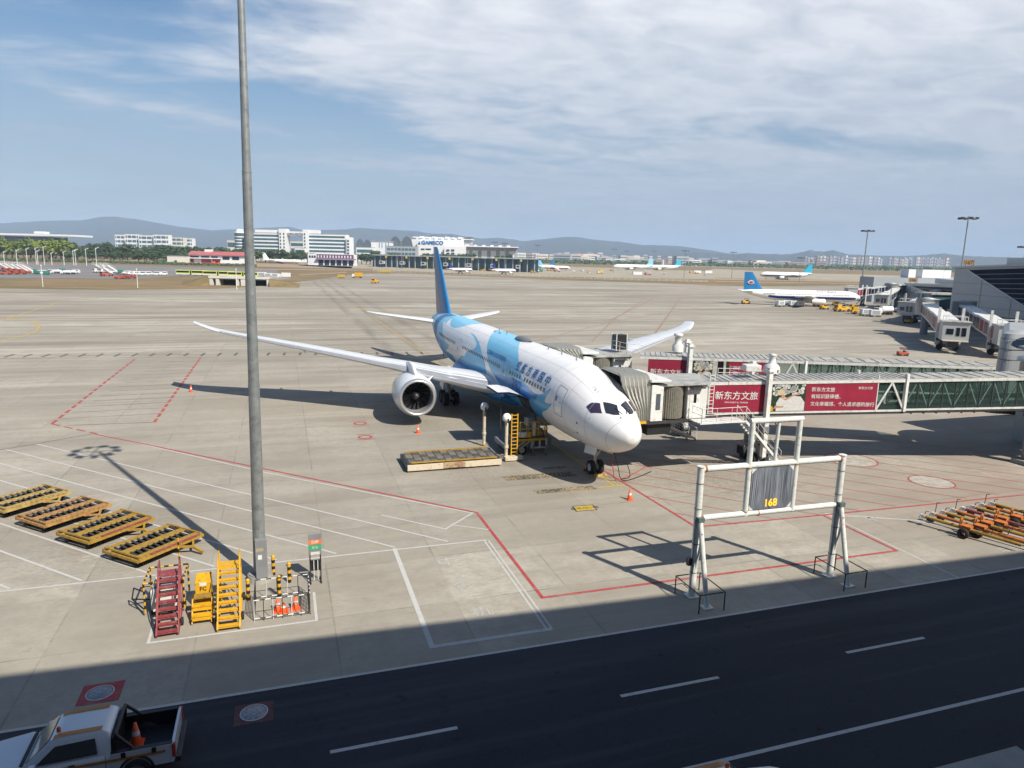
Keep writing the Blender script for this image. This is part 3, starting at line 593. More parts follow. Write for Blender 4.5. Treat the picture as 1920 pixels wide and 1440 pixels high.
# lettering on the right side
def fus_text(name, body, xc, thc, size, mt, sx=1.0, shear=0.0, bold=0.0):
    vs, fs = text_geo(body, size, 'CENTER', bold, shear, sx)
    deg = math.degrees(1/2.87)
    pts = [(xc - x, thc - y*deg) for x, y in vs]      # tail side is on the reader's left
    V, F = chart_mesh([(pts, fs)], 0.024, (0.5, R(5)))
    return MB().add(V, F).build(name, mt, fuselage)
for body, x in (('空', 16.05), ('航', 14.7), ('方', 13.35), ('南', 11.95), ('国', 10.6), ('中', 9.3)):
    fus_text('lettering', body, x, 67.0, 0.96, 'letter', bold=0.014)
fus_text('lettering', 'CHINA SOUTHERN', 22.5, 64.5, 0.62, 'letter', sx=1.1, bold=0.01)
fus_text('number_lettering', '787', 15.4, 101.5, 1.35, 'letter2', sx=1.25, bold=0.04)
fus_text('small_lettering', '787', 4.3, 24.5, 0.42, mat('pale_pink_mark', (0.62, 0.50, 0.52), 0.5), sx=1.3)
# cabin windows, all at one height (76 degrees round from the crown)
def patch(name, x0, x1, t0, t1, off, mt, parent, nx=1, nt_=4, round_=0.0, world=True):
    pts = []; n = 6; cxm, ctm = (x0+x1)/2, (t0+t1)/2
    for i in range(4*n):
        a = 2*pi*i/(4*n); e = 0.45
        ca, sa = cos(a), sin(a)
        pts.append((cxm+(x1-x0)/2*math.copysign(abs(ca)**e, ca), ctm+(t1-t0)/2*math.copysign(abs(sa)**e, sa)))
    V, F = chart_mesh([(pts, [tuple(range(len(pts)))])], off, (1.0, R(3)))
    return MB().add(V, F).build(name, mt, parent)
def win_row(x0, x1, sp):
    n = int(round((x1-x0)/sp)); first = None
    for i in range(n+1):
        x = x0+(x1-x0)*i/n
        if first is None or x > 42 or x < 12.5: 
            w = patch('cabin_window', x-0.15, x+0.15, 72.6, 79.4, 0.03, 'glassd', fuselage)
            if 12.5 <= x <= 42: first = (w, x)
        else:
            w = first[0].copy(); COL.objects.link(w); w.location = first[0].location + Vector((0, x-first[1], 0))
win_row(9.3, 13.6, 0.62); win_row(14.8, 17.4, 0.62); win_row(20.6, 34.0, 0.62); win_row(37.6, 46.2, 0.62)
# doors, drawn by their seam frames and handles
def door(x0, x1, t0, t1, nm='passenger_door'):
    d = 0.035; dd = 0.7
    fr = []
    for (a, b, c, e) in ((x0, x1, t0, t0+dd), (x0, x1, t1-dd, t1), (x0, x0+d, t0, t1), (x1-d, x1, t0, t1)):
        fr.append(([(a, c), (b, c), (b, e), (a, e)], [(0, 1, 2, 3)]))
    V, F = chart_mesh(fr, 0.020, (0.7, R(4)))
    o = MB().add(V, F).build(nm, mat('door_seam_grey', (0.20, 0.21, 0.22), 0.6), fuselage)
    patch('door_window', (x0+x1)/2+0.28, (x0+x1)/2+0.44, t0+18, t0+26, 0.03, 'glassd', o)
    patch('door_handle', (x0+x1)/2-0.35, (x0+x1)/2-0.05, t0+25, t0+27, 0.03, 'metal', o)
    return o
door(6.1, 7.3, 54, 101); door(18.2, 19.5, 60, 101); door(35.0, 36.2, 62, 101)
# flight deck windows
w1 = [(3.72, 57), (3.58, 45), (3.08, 33), (2.36, 45.5), (3.1, 60.5)]
w2 = [(3.02, 26.5), (2.38, 4.0), (1.46, 15.5), (1.68, 29), (2.16, 39)]
ckm = mat('flight_deck_glass', (0.03, 0.035, 0.045), 0.05, var=0.2, coat=0.5)
ckp = mat('purple_coated_side_glass', (0.05, 0.035, 0.075), 0.08, var=0.2, coat=0.5)
for mr_ in (False, True):
    decal('cockpit_window', w1, 0.02, ckp, fuselage, mr_, (0.2, R(4)), 'rounded side window of the flight deck'); decal('cockpit_window', w2, 0.02, ckm, fuselage, mr_, (0.2, R(4)))
    wp = MB(); sgn = -1 if mr_ else 1
    wp.bar(FP(1.45, sgn*R(7), .03), FP(2.1, sgn*R(14), .06), 0.03); wp.build('wiper', 'black', fuselage)
bs_ = MB()
for x in (3.35, 5.75, 7.85, 9.05, 11.6, 14.2, 17.6, 20.2, 24.6, 29.3, 33.8, 38.2, 42.0, 46.3, 50.2, 54.6, 58.2):
    for i in range(72): a, a2 = 2*pi*i/72, 2*pi*(i+1)/72; bs_.add([FP(x, a, .026), FP(x+.02, a, .026), FP(x+.02, a2, .026), FP(x, a2, .026)], [(0, 1, 2, 3)])
for th in (30, 50, 118, -30, -50, -118):
    for k in range(50): x = 4+k; bs_.add([FP(x, R(th), .027), FP(x+1, R(th), .027), FP(x+1, R(th)+.006, .027), FP(x, R(th)+.006, .027)], [(0, 1, 2, 3)])
bs_.build('skin_seams', mat('skin_seam_grey', (0.45, 0.47, 0.50), 0.6), fuselage, recalc=False)
# radome seam and small probes
sm_ = MB(); pr = []
for i in range(72):
    a = 2*pi*i/72; xs_ = 1.35-0.45*cos(a)
    a2 = 2*pi*(i+1)/72; xs2 = 1.35-0.45*cos(a2)
    sm_.add([FP(xs_, a, .006), FP(xs_+.022, a, .006), FP(xs2+.022, a2, .006), FP(xs2, a2, .006)], [(0, 1, 2, 3)])
sm_.build('radome_seam', mat('radome_seam_grey', (0.25, 0.26, 0.27), 0.6), fuselage)
for x, th in ((4.2, 95), (4.4, 116), (5.4, 150), (1.25, 18)):
    patch('sensor_port', x-.07, x+.07, th-1.8, th+1.8, 0.012, 'steel', fuselage)
for x, th in ((1.2, 22), (1.5, -4), (3.0, 70), (5.0, 120)): pb = MB(); pb.tube(FP(x, R(th)), FP(x-.05, R(th), .14), .02, 6); pb.build('pitot_probe', 'metal', fuselage)
dome = MB()
rings = []
for i in range(9):
    t = i/8; x = 20.4+3.5*t; s_ = sin(pi*(0.04+0.92*t))**0.5
    rings.append([L2W(x, .62*s_*cos(a), 7.74+.42*s_*max(0, sin(a))) for a in [pi*k/10 for k in range(11)]])
dome.loft(rings, closed=False, cap=False); dome.build('satellite_antenna_dome', mat('dome_grey', (0.16, 0.17, 0.18), 0.45), fuselage)
for x in (9.5, 12.5, 15.5, 27, 29.5): an = MB(); an.add([L2W(x, 0, PZT(x)-.02), L2W(x+.35, 0, PZT(x)-.02), L2W(x+.42, 0, PZT(x)+.32), L2W(x+.26, 0, PZT(x)+.32)], [(0, 1, 2, 3)]); an.build('blade_antenna', 'paintw', fuselage)
for x, th in ((29.9, 9), (28.2, 9)): patch('roof_hatch_mark', x-.25, x+.25, th-2, th+2, 0.03, 'steel', fuselage)
# cargo door swung up above the front hold, hinge on the skin
cd = MB(); H0, H1 = FP(13.2, R(104), .02), FP(16.4, R(104), .02)
H0, H1 = Vector(FP(12.4, R(104), .02)), Vector(FP(15.6, R(104), .02))
outv = Vector((-0.93, 0, 0.30)).normalized(); upn = Vector((0.30, 0, 0.93)).normalized()
prof_ = [(0, 0), (0.9, .16), (1.8, .12), (2.7, -.16)]
for j in range(3):
    a, b_ = prof_[j], prof_[j+1]
    cd.add([H0+outv*a[0]+upn*a[1], H1+outv*a[0]+upn*a[1], H1+outv*b_[0]+upn*b_[1], H0+outv*b_[0]+upn*b_[1]], [(0, 1, 2, 3)], 0, True)
    cd.add([H0+outv*a[0]+upn*(a[1]-.12), H1+outv*a[0]+upn*(a[1]-.12), H1+outv*b_[0]+upn*(b_[1]-.12), H0+outv*b_[0]+upn*(b_[1]-.12)], [(0, 1, 2, 3)], 1)
cdo = cd.build('cargo_door', ['white', 'steel'], airliner, recalc=False); cdo['label'] = 'raised cargo door sticking out above the front hold'
decal('cargo_opening', [(12.5, 105), (15.5, 105), (15.5, 138), (12.5, 138)], 0.018, mat('hold_darkness', (0.02, 0.02, 0.022), 0.8), fuselage)
# belly fairing
bf = MB(); rings = []
for i in range(15):
    t = i/14; x = 20+19*t; s_ = sin(pi*t)**0.45 if 0 < t < 1 else 0.02
    rings.append([L2W(x, (2.5+1.05*s_)*cos(a)*(0.35+0.65*s_ if False else 1), 3.0+min(0, sin(a))*(0.95+0.75*s_)+max(0, sin(a))*0.9) for a in [2*pi*k/28 for k in range(28)]])
bf.loft(rings); bf.build('belly_fairing', mat('fairing_blue_paint', (0.010, 0.22, 0.56), 0.35, var=0.15, scale=0.6, coat=0.2), airliner)
# wings
def airfoil(n=12, t=0.11):
    up = []; lo = []
    for i in range(n+1):
        x = (1-cos(pi*i/n))/2; y = t*5*(0.2969*sqrt(x)-0.126*x-0.3516*x*x+0.2843*x**3-0.1036*x**4)
        up.append((x, y*1.1)); lo.append((x, -y*0.9))
    return up[::-1]+lo[1:-1]
AF = airfoil()
XLE = lambda y: 20.5+(y-2.9)*.68+(max(y-26.5, 0)**2)*.12
XTE = pchip([0, 2.9, 9.8, 18, 27, 29, 30.15], [34.2, 34.2, 34.6, 37.3, 40.5, 41.7, 42.95])
ZW = pchip([0, 3, 10.3, 16.3, 23.5, 27.7, 30.15], [3.15, 3.45, 4.62, 5.55, 6.60, 7.22, 7.80])
ZWS = lambda y, sg: ZW(y)-(.016*max(0, y-6) if sg < 0 else 0)
def wing(sg):
    m = MB(); rings = []
    for y in [1.5, 2.9, 4, 5.5, 7, 8.5, 9.8, 12, 14.5, 17, 20, 23, 25.5, 27, 28, 28.8, 29.4, 29.9, 30.15]:
        a, b = XLE(y), XTE(y); c = max(b-a, .15); th = 1.15 if y < 6 else (1.0 if y < 12 else 0.85)
        rings.append([L2W(a+c*u, sg*y, ZWS(y, sg)+c*v*th-(u*c)*0.025) for u, v in AF])
    m.loft(rings); return m.build('wing', 'wingw', airliner)
def wing_at(sg, y, u, off=0.0):
    a, b = XLE(y), XTE(y); c = b-a
    yt = 0.11*5*(0.2969*sqrt(u)-0.126*u-0.3516*u*u+0.2843*u**3-0.1036*u**4)*1.1*(1.15 if y < 6 else (1.0 if y < 12 else 0.85))
    return Vector(L2W(a+c*u, sg*y, ZWS(y, sg)+c*yt-(u*c)*0.025+off))
for sg in (1, -1):
    w = wing(sg)
    sl_ = MB(); Y = [3.4+0.8*i for i in range(31)]
    for k in range(len(Y)-1):        # slat in bare metal along the leading edge
        for u0, u1 in ((0.0, .012), (.012, .035), (.035, .06)):
            sl_.add([wing_at(sg, Y[k], u0, .008), wing_at(sg, Y[k+1], u0, .008), wing_at(sg, Y[k+1], u1, .008), wing_at(sg, Y[k], u1, .008)], [(0, 1, 2, 3)], 0, True)
    sl_.build('slat', mat('slat_grey_metal', (0.50, 0.51, 0.53), 0.3, 0.5, var=0.1), w)
    ln_ = MB()
    for u in (0.10, 0.72, 0.86):
        for k in range(len(Y)-1): ln_.add([wing_at(sg, Y[k], u, .010), wing_at(sg, Y[k+1], u, .010), wing_at(sg, Y[k+1], u+.006, .010), wing_at(sg, Y[k], u+.006, .010)], [(0, 1, 2, 3)])
    for y in (8.6, 10.9, 14.5, 18.2, 21.8, 25.2): ln_.add([wing_at(sg, y, .72, .011), wing_at(sg, y+.05, .72, .011), wing_at(sg, y+.05, .97, .011), wing_at(sg, y, .97, .011)], [(0, 1, 2, 3)])
    ln_.build('panel_lines', mat('panel_seam', (0.22, 0.23, 0.25), 0.6), w)
    for y in (7.2, 14.2, 19.2): 
        ff = MB(); a, b = XLE(y), XTE(y); rr = []
        for i in range(9):
            t = i/8; s_ = max(.03, sin(pi*min(1, t*1.05+.02))**.6 if t < .96 else .03)
            rr.append([L2W(b-3.1+4.2*t, sg*(y+.24*s_*cos(q_)), ZW(y)-.55+.12*t+.38*s_*sin(q_)) for q_ in [2*pi*k/12 for k in range(12)]])
        ff.loft(rr); ff.build('flap_track_fairing', 'wingw', w)
# tail
def surf(name, mt, rings_, parent=airliner): return MB().loft(rings_).build(name, mt, parent)
for sg in (1, -1):
    rr = []
    for y in [.3, 1, 3, 5, 7, 8.8, 9.5, 9.85]:
        a = 53.6+(y)*.70+(max(0, y-8.8)**2)*.9; b = 60.2+y*.31; c = max(b-a, .25)
        rr.append([L2W(a+c*u, sg*y, 6.15+y*.105+c*v*.85) for u, v in AF])
    surf('tailplane', 'wingw', rr)
rr = []
FINZ = [(6.9, 50.8, 60.6), (8.0, 52.2, 60.9), (9.5, 53.5, 61.2), (12, 55.8, 61.8), (14.5, 58.2, 62.3), (16.0, 59.7, 62.7), (16.5, 60.5, 62.8)]
for z, a, b in FINZ: rr.append([L2W(a+(b-a)*u, v*(b-a)*.9, z) for u, v in AF])
fin = surf('fin', 'tailblue', rr); fin['label'] = 'tall blue tail fin with a grey orange swirl'
rr = [[L2W(a+(b-a)*(.70+.31*u), v*(b-a)*.30+(0), z) for u, v in [(0, .16), (.5, .1), (1, .01), (.5, -.1), (0, -.16)]] for z, a, b in FINZ[1:-1]]
sw_ = MB()
for side_ in (1, -1):
    P_ = []
    for z, a0, a1 in [(7.6, .42, .97), (9.5, .46, .97), (11, .5, .98), (12.2, .52, .98), (13.2, .62, .98), (14.2, .8, .99)]:
        i = max(k for k in range(len(FINZ)-1) if FINZ[k][0] <= z); z0, l0, t0 = FINZ[i]; z1_, l1, t1 = FINZ[i+1]; q_ = (z-z0)/(z1_-z0)
        l = l0+(l1-l0)*q_; tt = t0+(t1-t0)*q_; c = tt-l
        def th_(u): return .11*5*(0.2969*sqrt(u)-0.126*u-0.3516*u*u+0.2843*u**3-0.1036*u**4)*1.1*.9*c+.012
        P_.append([L2W(l+c*(a0+(a1-a0)*k/6), side_*th_(a0+(a1-a0)*k/6), z) for k in range(7)])
    sw_.loft(P_, closed=False, cap=False)
sw_.build('fin_swirl', mat('fin_orange_grey_pattern', (0.26, 0.30, 0.34), 0.5, var=0.5, scale=0.9, dirt=(0.42, 0.16, 0.07), dirt_amt=0.35, dirt_scale=0.6), fin)
apu = MB(); apu.lathe([(.17, 0), (.2, -.3), (.12, -.28)], L2W(62.75, 0, 6.17), 16, 'Y'); apu.build('exhaust_pipe', 'steel', airliner)
# engines
def engine(sg):
    e = MB(); X0, Y0, Z0 = 21.9, 9.95, 2.72
    def P(prof, n=48, mi=0): 
        vs = []
        for r, x in prof: vs.append([L2W(X0+x, sg*Y0+r*cos(2*pi*i/n), Z0+r*sin(2*pi*i/n)) for i in range(n)])
        return vs
    nac = MB(); nac.loft(P([(1.72, .32), (1.80, .62), (1.88, 1.1), (1.92, 1.9), (1.90, 2.8), (1.80, 3.8), (1.62, 4.9), (1.50, 5.4), (1.44, 5.4), (1.40, 4.6)]), cap=False)
    o = nac.build('engine', mat('engine_cowl_white', (0.66, 0.69, 0.71), 0.3, var=0.06, coat=0.3), airliner)
    lp = MB(); lp.loft(P([(1.725, .32), (1.69, .16), (1.62, .04), (1.55, -.01), (1.46, .03), (1.40, .15), (1.37, .4)]), cap=False)
    lp.build('intake_lip', mat('polished_lip', (0.62, 0.62, 0.63), 0.30, 0.7, var=0.05), o)
    dk = MB(); dk.loft(P([(1.37, .4), (1.38, 1.0), (1.40, 1.5)]), cap=False); dk.build('intake_duct', mat('duct_grey', (0.30, 0.31, 0.32), 0.5, 0.2), o)
    bk = MB(); bk.loft(P([(1.40, 1.5), (0.02, 1.62)]), cap=False); bk.build('fan_case', 'black', o)
    bl = MB()
    for k in range(18):
        a = 2*pi*k/18; a2 = a+.30; vs = []
        for r, da, dx in ((.40, 0, 0), (.9, .05, .05), (1.36, .12, .12)):
            for (w_, dxx) in ((-.11, .0), (.11, .22)):
                aa = a+da+w_*(0.6/r if r > .5 else 1.2); vs.append(L2W(X0+1.22+dx+dxx*1.0, sg*Y0+r*cos(aa), Z0+r*sin(aa)))
        bl.add(vs, [(0, 1, 3, 2), (2, 3, 5, 4)])
    bl.build('fan_blades', mat('fan_blade_carbon', (0.02, 0.02, 0.022), 0.3, 0.4), o, recalc=False)
    sp = MB(); sp.loft(P([(.40, 1.25), (.36, 1.05), (.25, .85), (.12, .72), (.01, .68)], 24), cap=False); spo = sp.build('spinner', 'black', o)
    sw = MB()
    for i in range(14):
        a = 0.6+4.6*i/14; a2 = 0.6+4.6*(i+1)/14
        def q_(a_, r_): return L2W(X0+.66+r_*.62, sg*Y0+r_*cos(a_), Z0+r_*sin(a_))
        sw.add([q_(a, .10), q_(a, .165), q_(a2, .165), q_(a2, .10)], [(0, 1, 2, 3)])
    sw.build('spinner_spiral', 'lampw', spo)
    cor = MB(); cor.loft(P([(1.05, 4.4), (.95, 5.6), (.75, 6.5), (.70, 6.5), (.3, 6.7), (.05, 7.5)]), cap=False); cor.build('exhaust_nozzle', 'steel', o)
    py_ = MB(); rr = []
    for x, zt, zb, w_ in ((.9, 1.75, 1.60, .05), (1.6, 2.35, 1.5, .20), (2.6, 2.70, 1.4, .26), (4.2, 2.75, 1.2, .28), (7.2, 2.2, 1.0, .22), (9.5, 1.9, 1.2, .1)):
        rr.append([L2W(X0+x, sg*Y0+w_*cos(q2), Z0+(zt+zb)/2+(zt-zb)/2*sin(q2)) for q2 in [2*pi*k/16 for k in range(16)]])
    py_.loft(rr); py_.build('pylon', 'white', o)
    st = MB(); a = R(58) if sg > 0 else R(122)
    st.add([L2W(X0+1.6, sg*Y0-sg*1.78*sin(R(48))*0.97, Z0+1.78*cos(R(48))), L2W(X0+3.0, sg*Y0-sg*1.9*sin(R(48)), Z0+1.86*cos(R(48))), L2W(X0+3.0, sg*Y0-sg*2.45*sin(R(48)), Z0+2.4*cos(R(48))), L2W(X0+2.2, sg*Y0-sg*2.4*sin(R(48)), Z0+2.35*cos(R(48)))], [(0, 1, 2, 3)])
    m2 = st.build('nacelle_strake', 'white', o); md = m2.modifiers.new('thick', 'SOLIDIFY'); md.thickness = .06
engine(1); engine(-1)
# landing gear
def wheel(m, c, r, w):
    m.lathe([(r*.55, -w/2), (r*.92, -w/2), (r, -w*.3), (r, w*.3), (r*.92, w/2), (r*.55, w/2)], c, 28, 'X', 0)
def hub(m, c, r, w): m.lathe([(.01, -w*.42), (r*.3, -w*.46), (r*.54, -w*.40), (r*.58, -w/2), (r*.58, w/2), (r*.54, w*.4), (r*.3, w*.46), (.01, w*.42)], c, 24, 'X', 0)
ng = MB(); NX = 5.55
b0 = L2W(NX, 0, .51); ng.tube(b0, L2W(NX+.35, 0, 2.6), .10, 12); ng.tube(L2W(NX, 0, 1.2), L2W(NX-1.3, 0, 2.6), .05, 8); ng.tube(L2W(NX, -.42, .51), L2W(NX, .42, .51), .07, 10)
ng.box(L2W(NX+.1, 0, 1.55), (.3, .14, .25)); ngo = ng.build('nose_gear', 'paintw', airliner)
for y in (-.33, .33):
    t_ = MB(); wheel(t_, L2W(NX, y, .51), .51, .34); to = t_.build('tyre', 'tyre', ngo)
    h_ = MB(); hub(h_, L2W(NX, y, .51), .51, .35); h_.build('rim', 'paintw', to)
for sy in (-1, 1):
    gd = MB(); gd.add([L2W(NX-1.25, sy*.45, 2.55), L2W(NX+.55, sy*.5, 2.35), L2W(NX+.45, sy*.72, 1.52), L2W(NX-1.25, sy*.66, 1.75)], [(0, 1, 2, 3)]); g_ = gd.build('gear_door', 'white', ngo); md = g_.modifiers.new('t', 'SOLIDIFY'); md.thickness = .05
for sy in (-1, 1):
    mg = MB(); MX, MY = 31.4, 4.9
    mg.tube(L2W(MX, sy*MY, .9), L2W(MX-.2, sy*(MY+.1), 4.0), .19, 14); mg.tube(L2W(MX, sy*MY, 1.3), L2W(MX, sy*(MY-2.3), 3.4), .09, 8); mg.tube(L2W(MX, sy*MY, 1.6), L2W(MX+1.9, sy*(MY-.4), 3.6), .08, 8)
    mg.bar(L2W(MX-.78, sy*MY, .75), L2W(MX+.78, sy*MY, .75), .26)
    for dx in (-.76, .76): mg.tube(L2W(MX+dx, sy*MY-.6, .69), L2W(MX+dx, sy*MY+.6, .69), .08, 8)
    mo = mg.build('main_gear', 'paintw', airliner)
    for dx in (-.76, .76):
        for dy in (-.54, .54):
            t_ = MB(); wheel(t_, L2W(MX+dx, sy*MY+dy, .69), .69, .5); to = t_.build('tyre', 'tyre', mo)
            h_ = MB(); hub(h_, L2W(MX+dx, sy*MY+dy, .69), .69, .5); h_.build('rim', 'steel', to)
    gd = MB(); gd.add([L2W(MX-1.2, sy*(MY+.55), 3.9), L2W(MX+1.2, sy*(MY+.55), 3.8), L2W(MX+.9, sy*(MY+.75), 1.9), L2W(MX-.6, sy*(MY+.75), 1.6)], [(0, 1, 2, 3)]); g_ = gd.build('gear_door', 'white', mo); md = g_.modifiers.new('t', 'SOLIDIFY'); md.thickness = .06
for (px_, py_) in ((NX-.62, -.35), (NX+.62, -.35)):
    pass
# ------------------------------------------------------------------ near objects on the stand
# floodlight mast
MX0, MY0 = -1.42, 33.1
mast = thing('floodlight_mast', 'tall tapered grey steel floodlight mast rising out of the picture by the steps', 'light mast', (MX0, MY0, 0))
p = MB(); segs = [(0, .29), (9.2, .245), (9.2, .235), (18.5, .19), (18.5, .18), (27.6, .13)]
mlean = lambda z: (MX0+.0108*z*cos(TA), MY0-.0108*z*sin(TA), z)
for (za, ra), (zb, rb) in zip(segs[:-1], segs[1:]):
    if zb > za: p.tube(mlean(za+.25), mlean(zb+.25), ra, 16, rb, smooth=False)
    else: p.tube(mlean(za+.2), mlean(za+.26), ra+.01, 16, smooth=False)
p.build('pole', 'galv', mast)
p = MB(); p.tube((MX0, MY0, 0), (MX0, MY0, .30), .62, 20, .56); p.tube((MX0, MY0, .3), (MX0, MY0, .36), .5, 16); p.build('footing', 'conc', mast)
p = MB(); p.box((MX0+.10, MY0-.42, 1.25), (.52, .30, 1.9), R(6)); bx_ = p.build('control_box', 'galvd', mast, bevel=.015)
p = MB(); p.box((MX0+.05, MY0-.575, 1.35), (.18, .006, .22), R(6)); p.build('notice', 'paintw', bx_)
p = MB(); p.box((MX0+.05, MY0-.575, 1.72), (.34, .006, .16), R(6)); p.build('warning_plate', mat('tan_plate', (.35, .30, .2)), bx_)
p = MB(); p.lathe([(1.35, 28.0), (1.42, 28.1), (1.35, 28.2), (1.28, 28.1), (1.35, 28.0)], (MX0, MY0, 0), 24)
for k in range(4): p.bar((MX0, MY0, 28), (MX0+1.35*cos(k*pi/2), MY0+1.35*sin(k*pi/2), 28.1), .08)
p.build('crown_ring', 'galv', mast)
for k in range(9):
    a = 2*pi*k/9; q = MB(); q.box((MX0+1.5*cos(a), MY0+1.5*sin(a), 27.95), (.55, .45, .35), a, tilt=Matrix.Rotation(R(30), 3, 'Y')); q.build('floodlight', 'steel', mast)

# docking gantry with stand number
gan = thing('stand_sign_gantry', 'white pipe gantry holding the dark striped panel numbered 168 beside the road', 'sign gantry', (21.7, 26.0, 0))
GY = 26.0
def pipe(a, b, r, name='pipe', n=14): m = MB(); m.tube(a, b, r, n); return m.build(name, 'gantry', gan)
for x, bx in ((17.75, -1), (25.72, 1)):
    m = MB(); m.tube((x, GY, .02), (x, GY, 6.28), .165, 16); m.box((x, GY, .03), (.55, .55, .05)); m.tube((x, GY, 6.28), (x, GY, 6.33), .19, 16); m.build('post', 'gantry', gan)
    m = MB(); m.tube((x+.06, GY-1.15, .03), (x+.02, GY-.2, 3.85), .115, 14); m.box((x+.06, GY-1.15, .03), (.5, .42, .05)); m.tube((x+.02, GY-.45, 3.3), (x+.02, GY, .7), .05, 8); m.build('brace', 'gantry', gan)
    m = MB(); m.box((x+.02, GY-.16, 3.85), (.30, .36, .22)); m.build('joint_bracket', mat('bracket_green_grey', (.10, .14, .13)), gan)
pipe((17.75, GY, 6.18), (25.72, GY, 6.14), .145, 'top_rail'); pipe((17.75, GY, 3.84), (25.72, GY, 3.78), .135, 'lower_rail')
for x in (20.3, 22.95): pipe((x, GY-.02, 3.75), (x, GY-.02, 8.28), .13, 'frame_upright')
pipe((20.17, GY-.02, 8.28), (23.08, GY-.02, 8.26), .13, 'frame_top'); pipe((21.72, GY, 6.2), (21.78, GY, 8.2), .085, 'centre_post')
rj = mat('rusty_joint', (.34, .15, .06), .8, var=.4, scale=8)
for a, b, r_ in (((17.92, 6.18), (18.02, 6.18), .155), ((25.5, 6.14), (25.6, 6.14), .155), ((20.3, 6.02), (20.3, 6.10), .14), ((22.95, 6.02), (22.95, 6.10), .14), ((17.95, 3.84), (18.02, 3.84), .145), ((21.0, 3.81), (21.04, 3.81), .145), ((20.3, 3.92), (20.3, 3.97), .14)):
    m = MB(); m.tube((a[0], GY-.01, a[1]), (b[0], GY-.01, b[1]), r_+.004, 14); m.build('joint_collar', rj, gan)
for x in (17.75, 25.72):
    m = MB(); m.path([(x-.17, GY-.1, .3), (x-.17, GY-.1, 5.9)], .018, 6)
    for z in (1.2, 2.6, 4.3, 5.5): m.tube((x, GY, z), (x, GY, z+.05), .175, 14)
    m.build('cable_conduit', 'galv', gan)
pn = MB(); c_ = .26; pts = [(20.45+c_, 3.98), (22.81-c_, 3.98), (22.81, 3.98+c_), (22.81, 6.02-c_), (22.81-c_, 6.02), (20.45+c_, 6.02), (20.45, 6.02-c_), (20.45, 3.98+c_)]
pn.add([(x, GY-.10, z) for x, z in pts]+[(x, GY+.06, z) for x, z in pts], [tuple(range(8)), tuple(range(8, 16))[::-1]]+[(i, 8+i, 8+(i+1) % 8, (i+1) % 8) for i in range(8)])
def moire():
    m = bpy.data.materials.new('fine_striped_display'); m.use_nodes = True; t = m.node_tree; p = t.nodes['Principled BSDF']; p.inputs['Roughness'].default_value = 0.35
    N, MA, MIX, NOISE, RNG = node_helpers(t); tc = N('ShaderNodeTexCoord').outputs['Object']
    a = NOISE(tc, 60.0, 2, 0.6, scale=(1, 1, .008)); b = NOISE(tc, 1.2, 3, 0.6, scale=(1.4, 1, .3))
    t.links.new(MIX(RNG(MA('ADD', a, MA('MULTIPLY', b, .35)), .58, .84), (0.035, 0.042, 0.055, 1), (0.34, 0.37, 0.42, 1)), p.inputs['Base Color']); return m
pno = pn.build('display_panel', moire(), gan)
put_text('number_lettering', '168', .50, (21.62, GY-.105, 4.12), (1, 0, 0), (0, 0, 1), mat('amber_digits', (.85, .35, .02), 0.5, emit=1.2), pno, bold=.012)
for i, (x, z, sx_, sz_) in enumerate([(20.45, 3.98, 1, 1), (22.81, 3.98, -1, 1), (22.81, 6.02, -1, -1), (20.45, 6.02, 1, -1)]):
    m = MB(); m.add([(x, GY-.09, z), (x+sx_*c_, GY-.09, z), (x, GY-.09, z+sz_*c_)], [(0, 1, 2)]); m.build('corner_plate', 'paintw', gan)
m = MB(); m.box((17.50, GY+.02, 1.75), (.22, .18, .34)); m.build('switch_box', 'steel', gan)
# guard rails round the two feet
def striped(name, a, b, r, n, parent, c1='yellow', c2='black', world=True):
    a = Vector(a); b = Vector(b); m = MB()
    for k in range(n): m.tube(a+(b-a)*k/n, a+(b-a)*(k+1)/n, r, 10, mi=k % 2)
    return m.build(name, [c1, c2], parent, world)
gr_black = mat('worn_guard_stripe', (.10, .09, .06), .7, var=.5, scale=9)
for i, x in enumerate((17.75, 25.78)):
    t = thing('guard_rail', ('low black guard rail round the left foot of the 168 gantry', 'low black guard rail round the right foot of the 168 gantry')[i], 'guard rail', (x, GY-.55, 0), group='guard rails at the gantry feet')
    X0, X1, Y0, Y1 = x-.62, x+.68, GY-1.55, GY+.45
    for (a, b) in (((X0, Y0), (X1, Y0)), ((X1, Y0), (X1, Y1)), ((X1, Y1), (X0, Y1)), ((X0, Y1), (X0, Y0))):
        striped('rail', (a[0], a[1], .88), (b[0], b[1], .88), .028, 7, t, gr_black, 'black')
        m = MB(); m.tube((a[0], a[1], 0), (a[0], a[1], .9), .028, 8); m.build('upright', 'black', t)

# rubber cones
def cone(loc, label, h=.75, band=False, rz=0):
    t = thing('traffic_cone', label, 'traffic cone', loc, rz, 'orange traffic cones')
    m = MB(); m.lathe([(.02, h), (.045, h), (.15, .10), (.16, .04)], (0, 0, 0), 20); m.build('cone_body', 'orangec', t, False)
    m = MB(); m.box((0, 0, .02), (.42, .42, .04)); m.build('base', 'orangec', t, False, bevel=.01)
    m = MB(); r1 = .045+(.15-.045)*(.40); r0 = .045+(.15-.045)*(.62); z1_ = h-(h-.1)*.40; z0_ = h-(h-.1)*.62
    m.lathe([(r0+.004, z0_), (r1+.004, z1_)], (0, 0, 0), 20); m.build('reflective_band', 'paintw', t, False)
    return t
cone((21.1, 38.6, 0), 'orange cone standing alone ahead of the airliner nose'); cone((10.95, 58.7, 0), 'orange cone standing under the near engine of the airliner')
cone((-9.75, 81.9, 0), 'orange cone standing at the tip of the wing shadow'); cone((23.5, 104.5, 0), 'tiny orange cone standing behind the airliner tail')

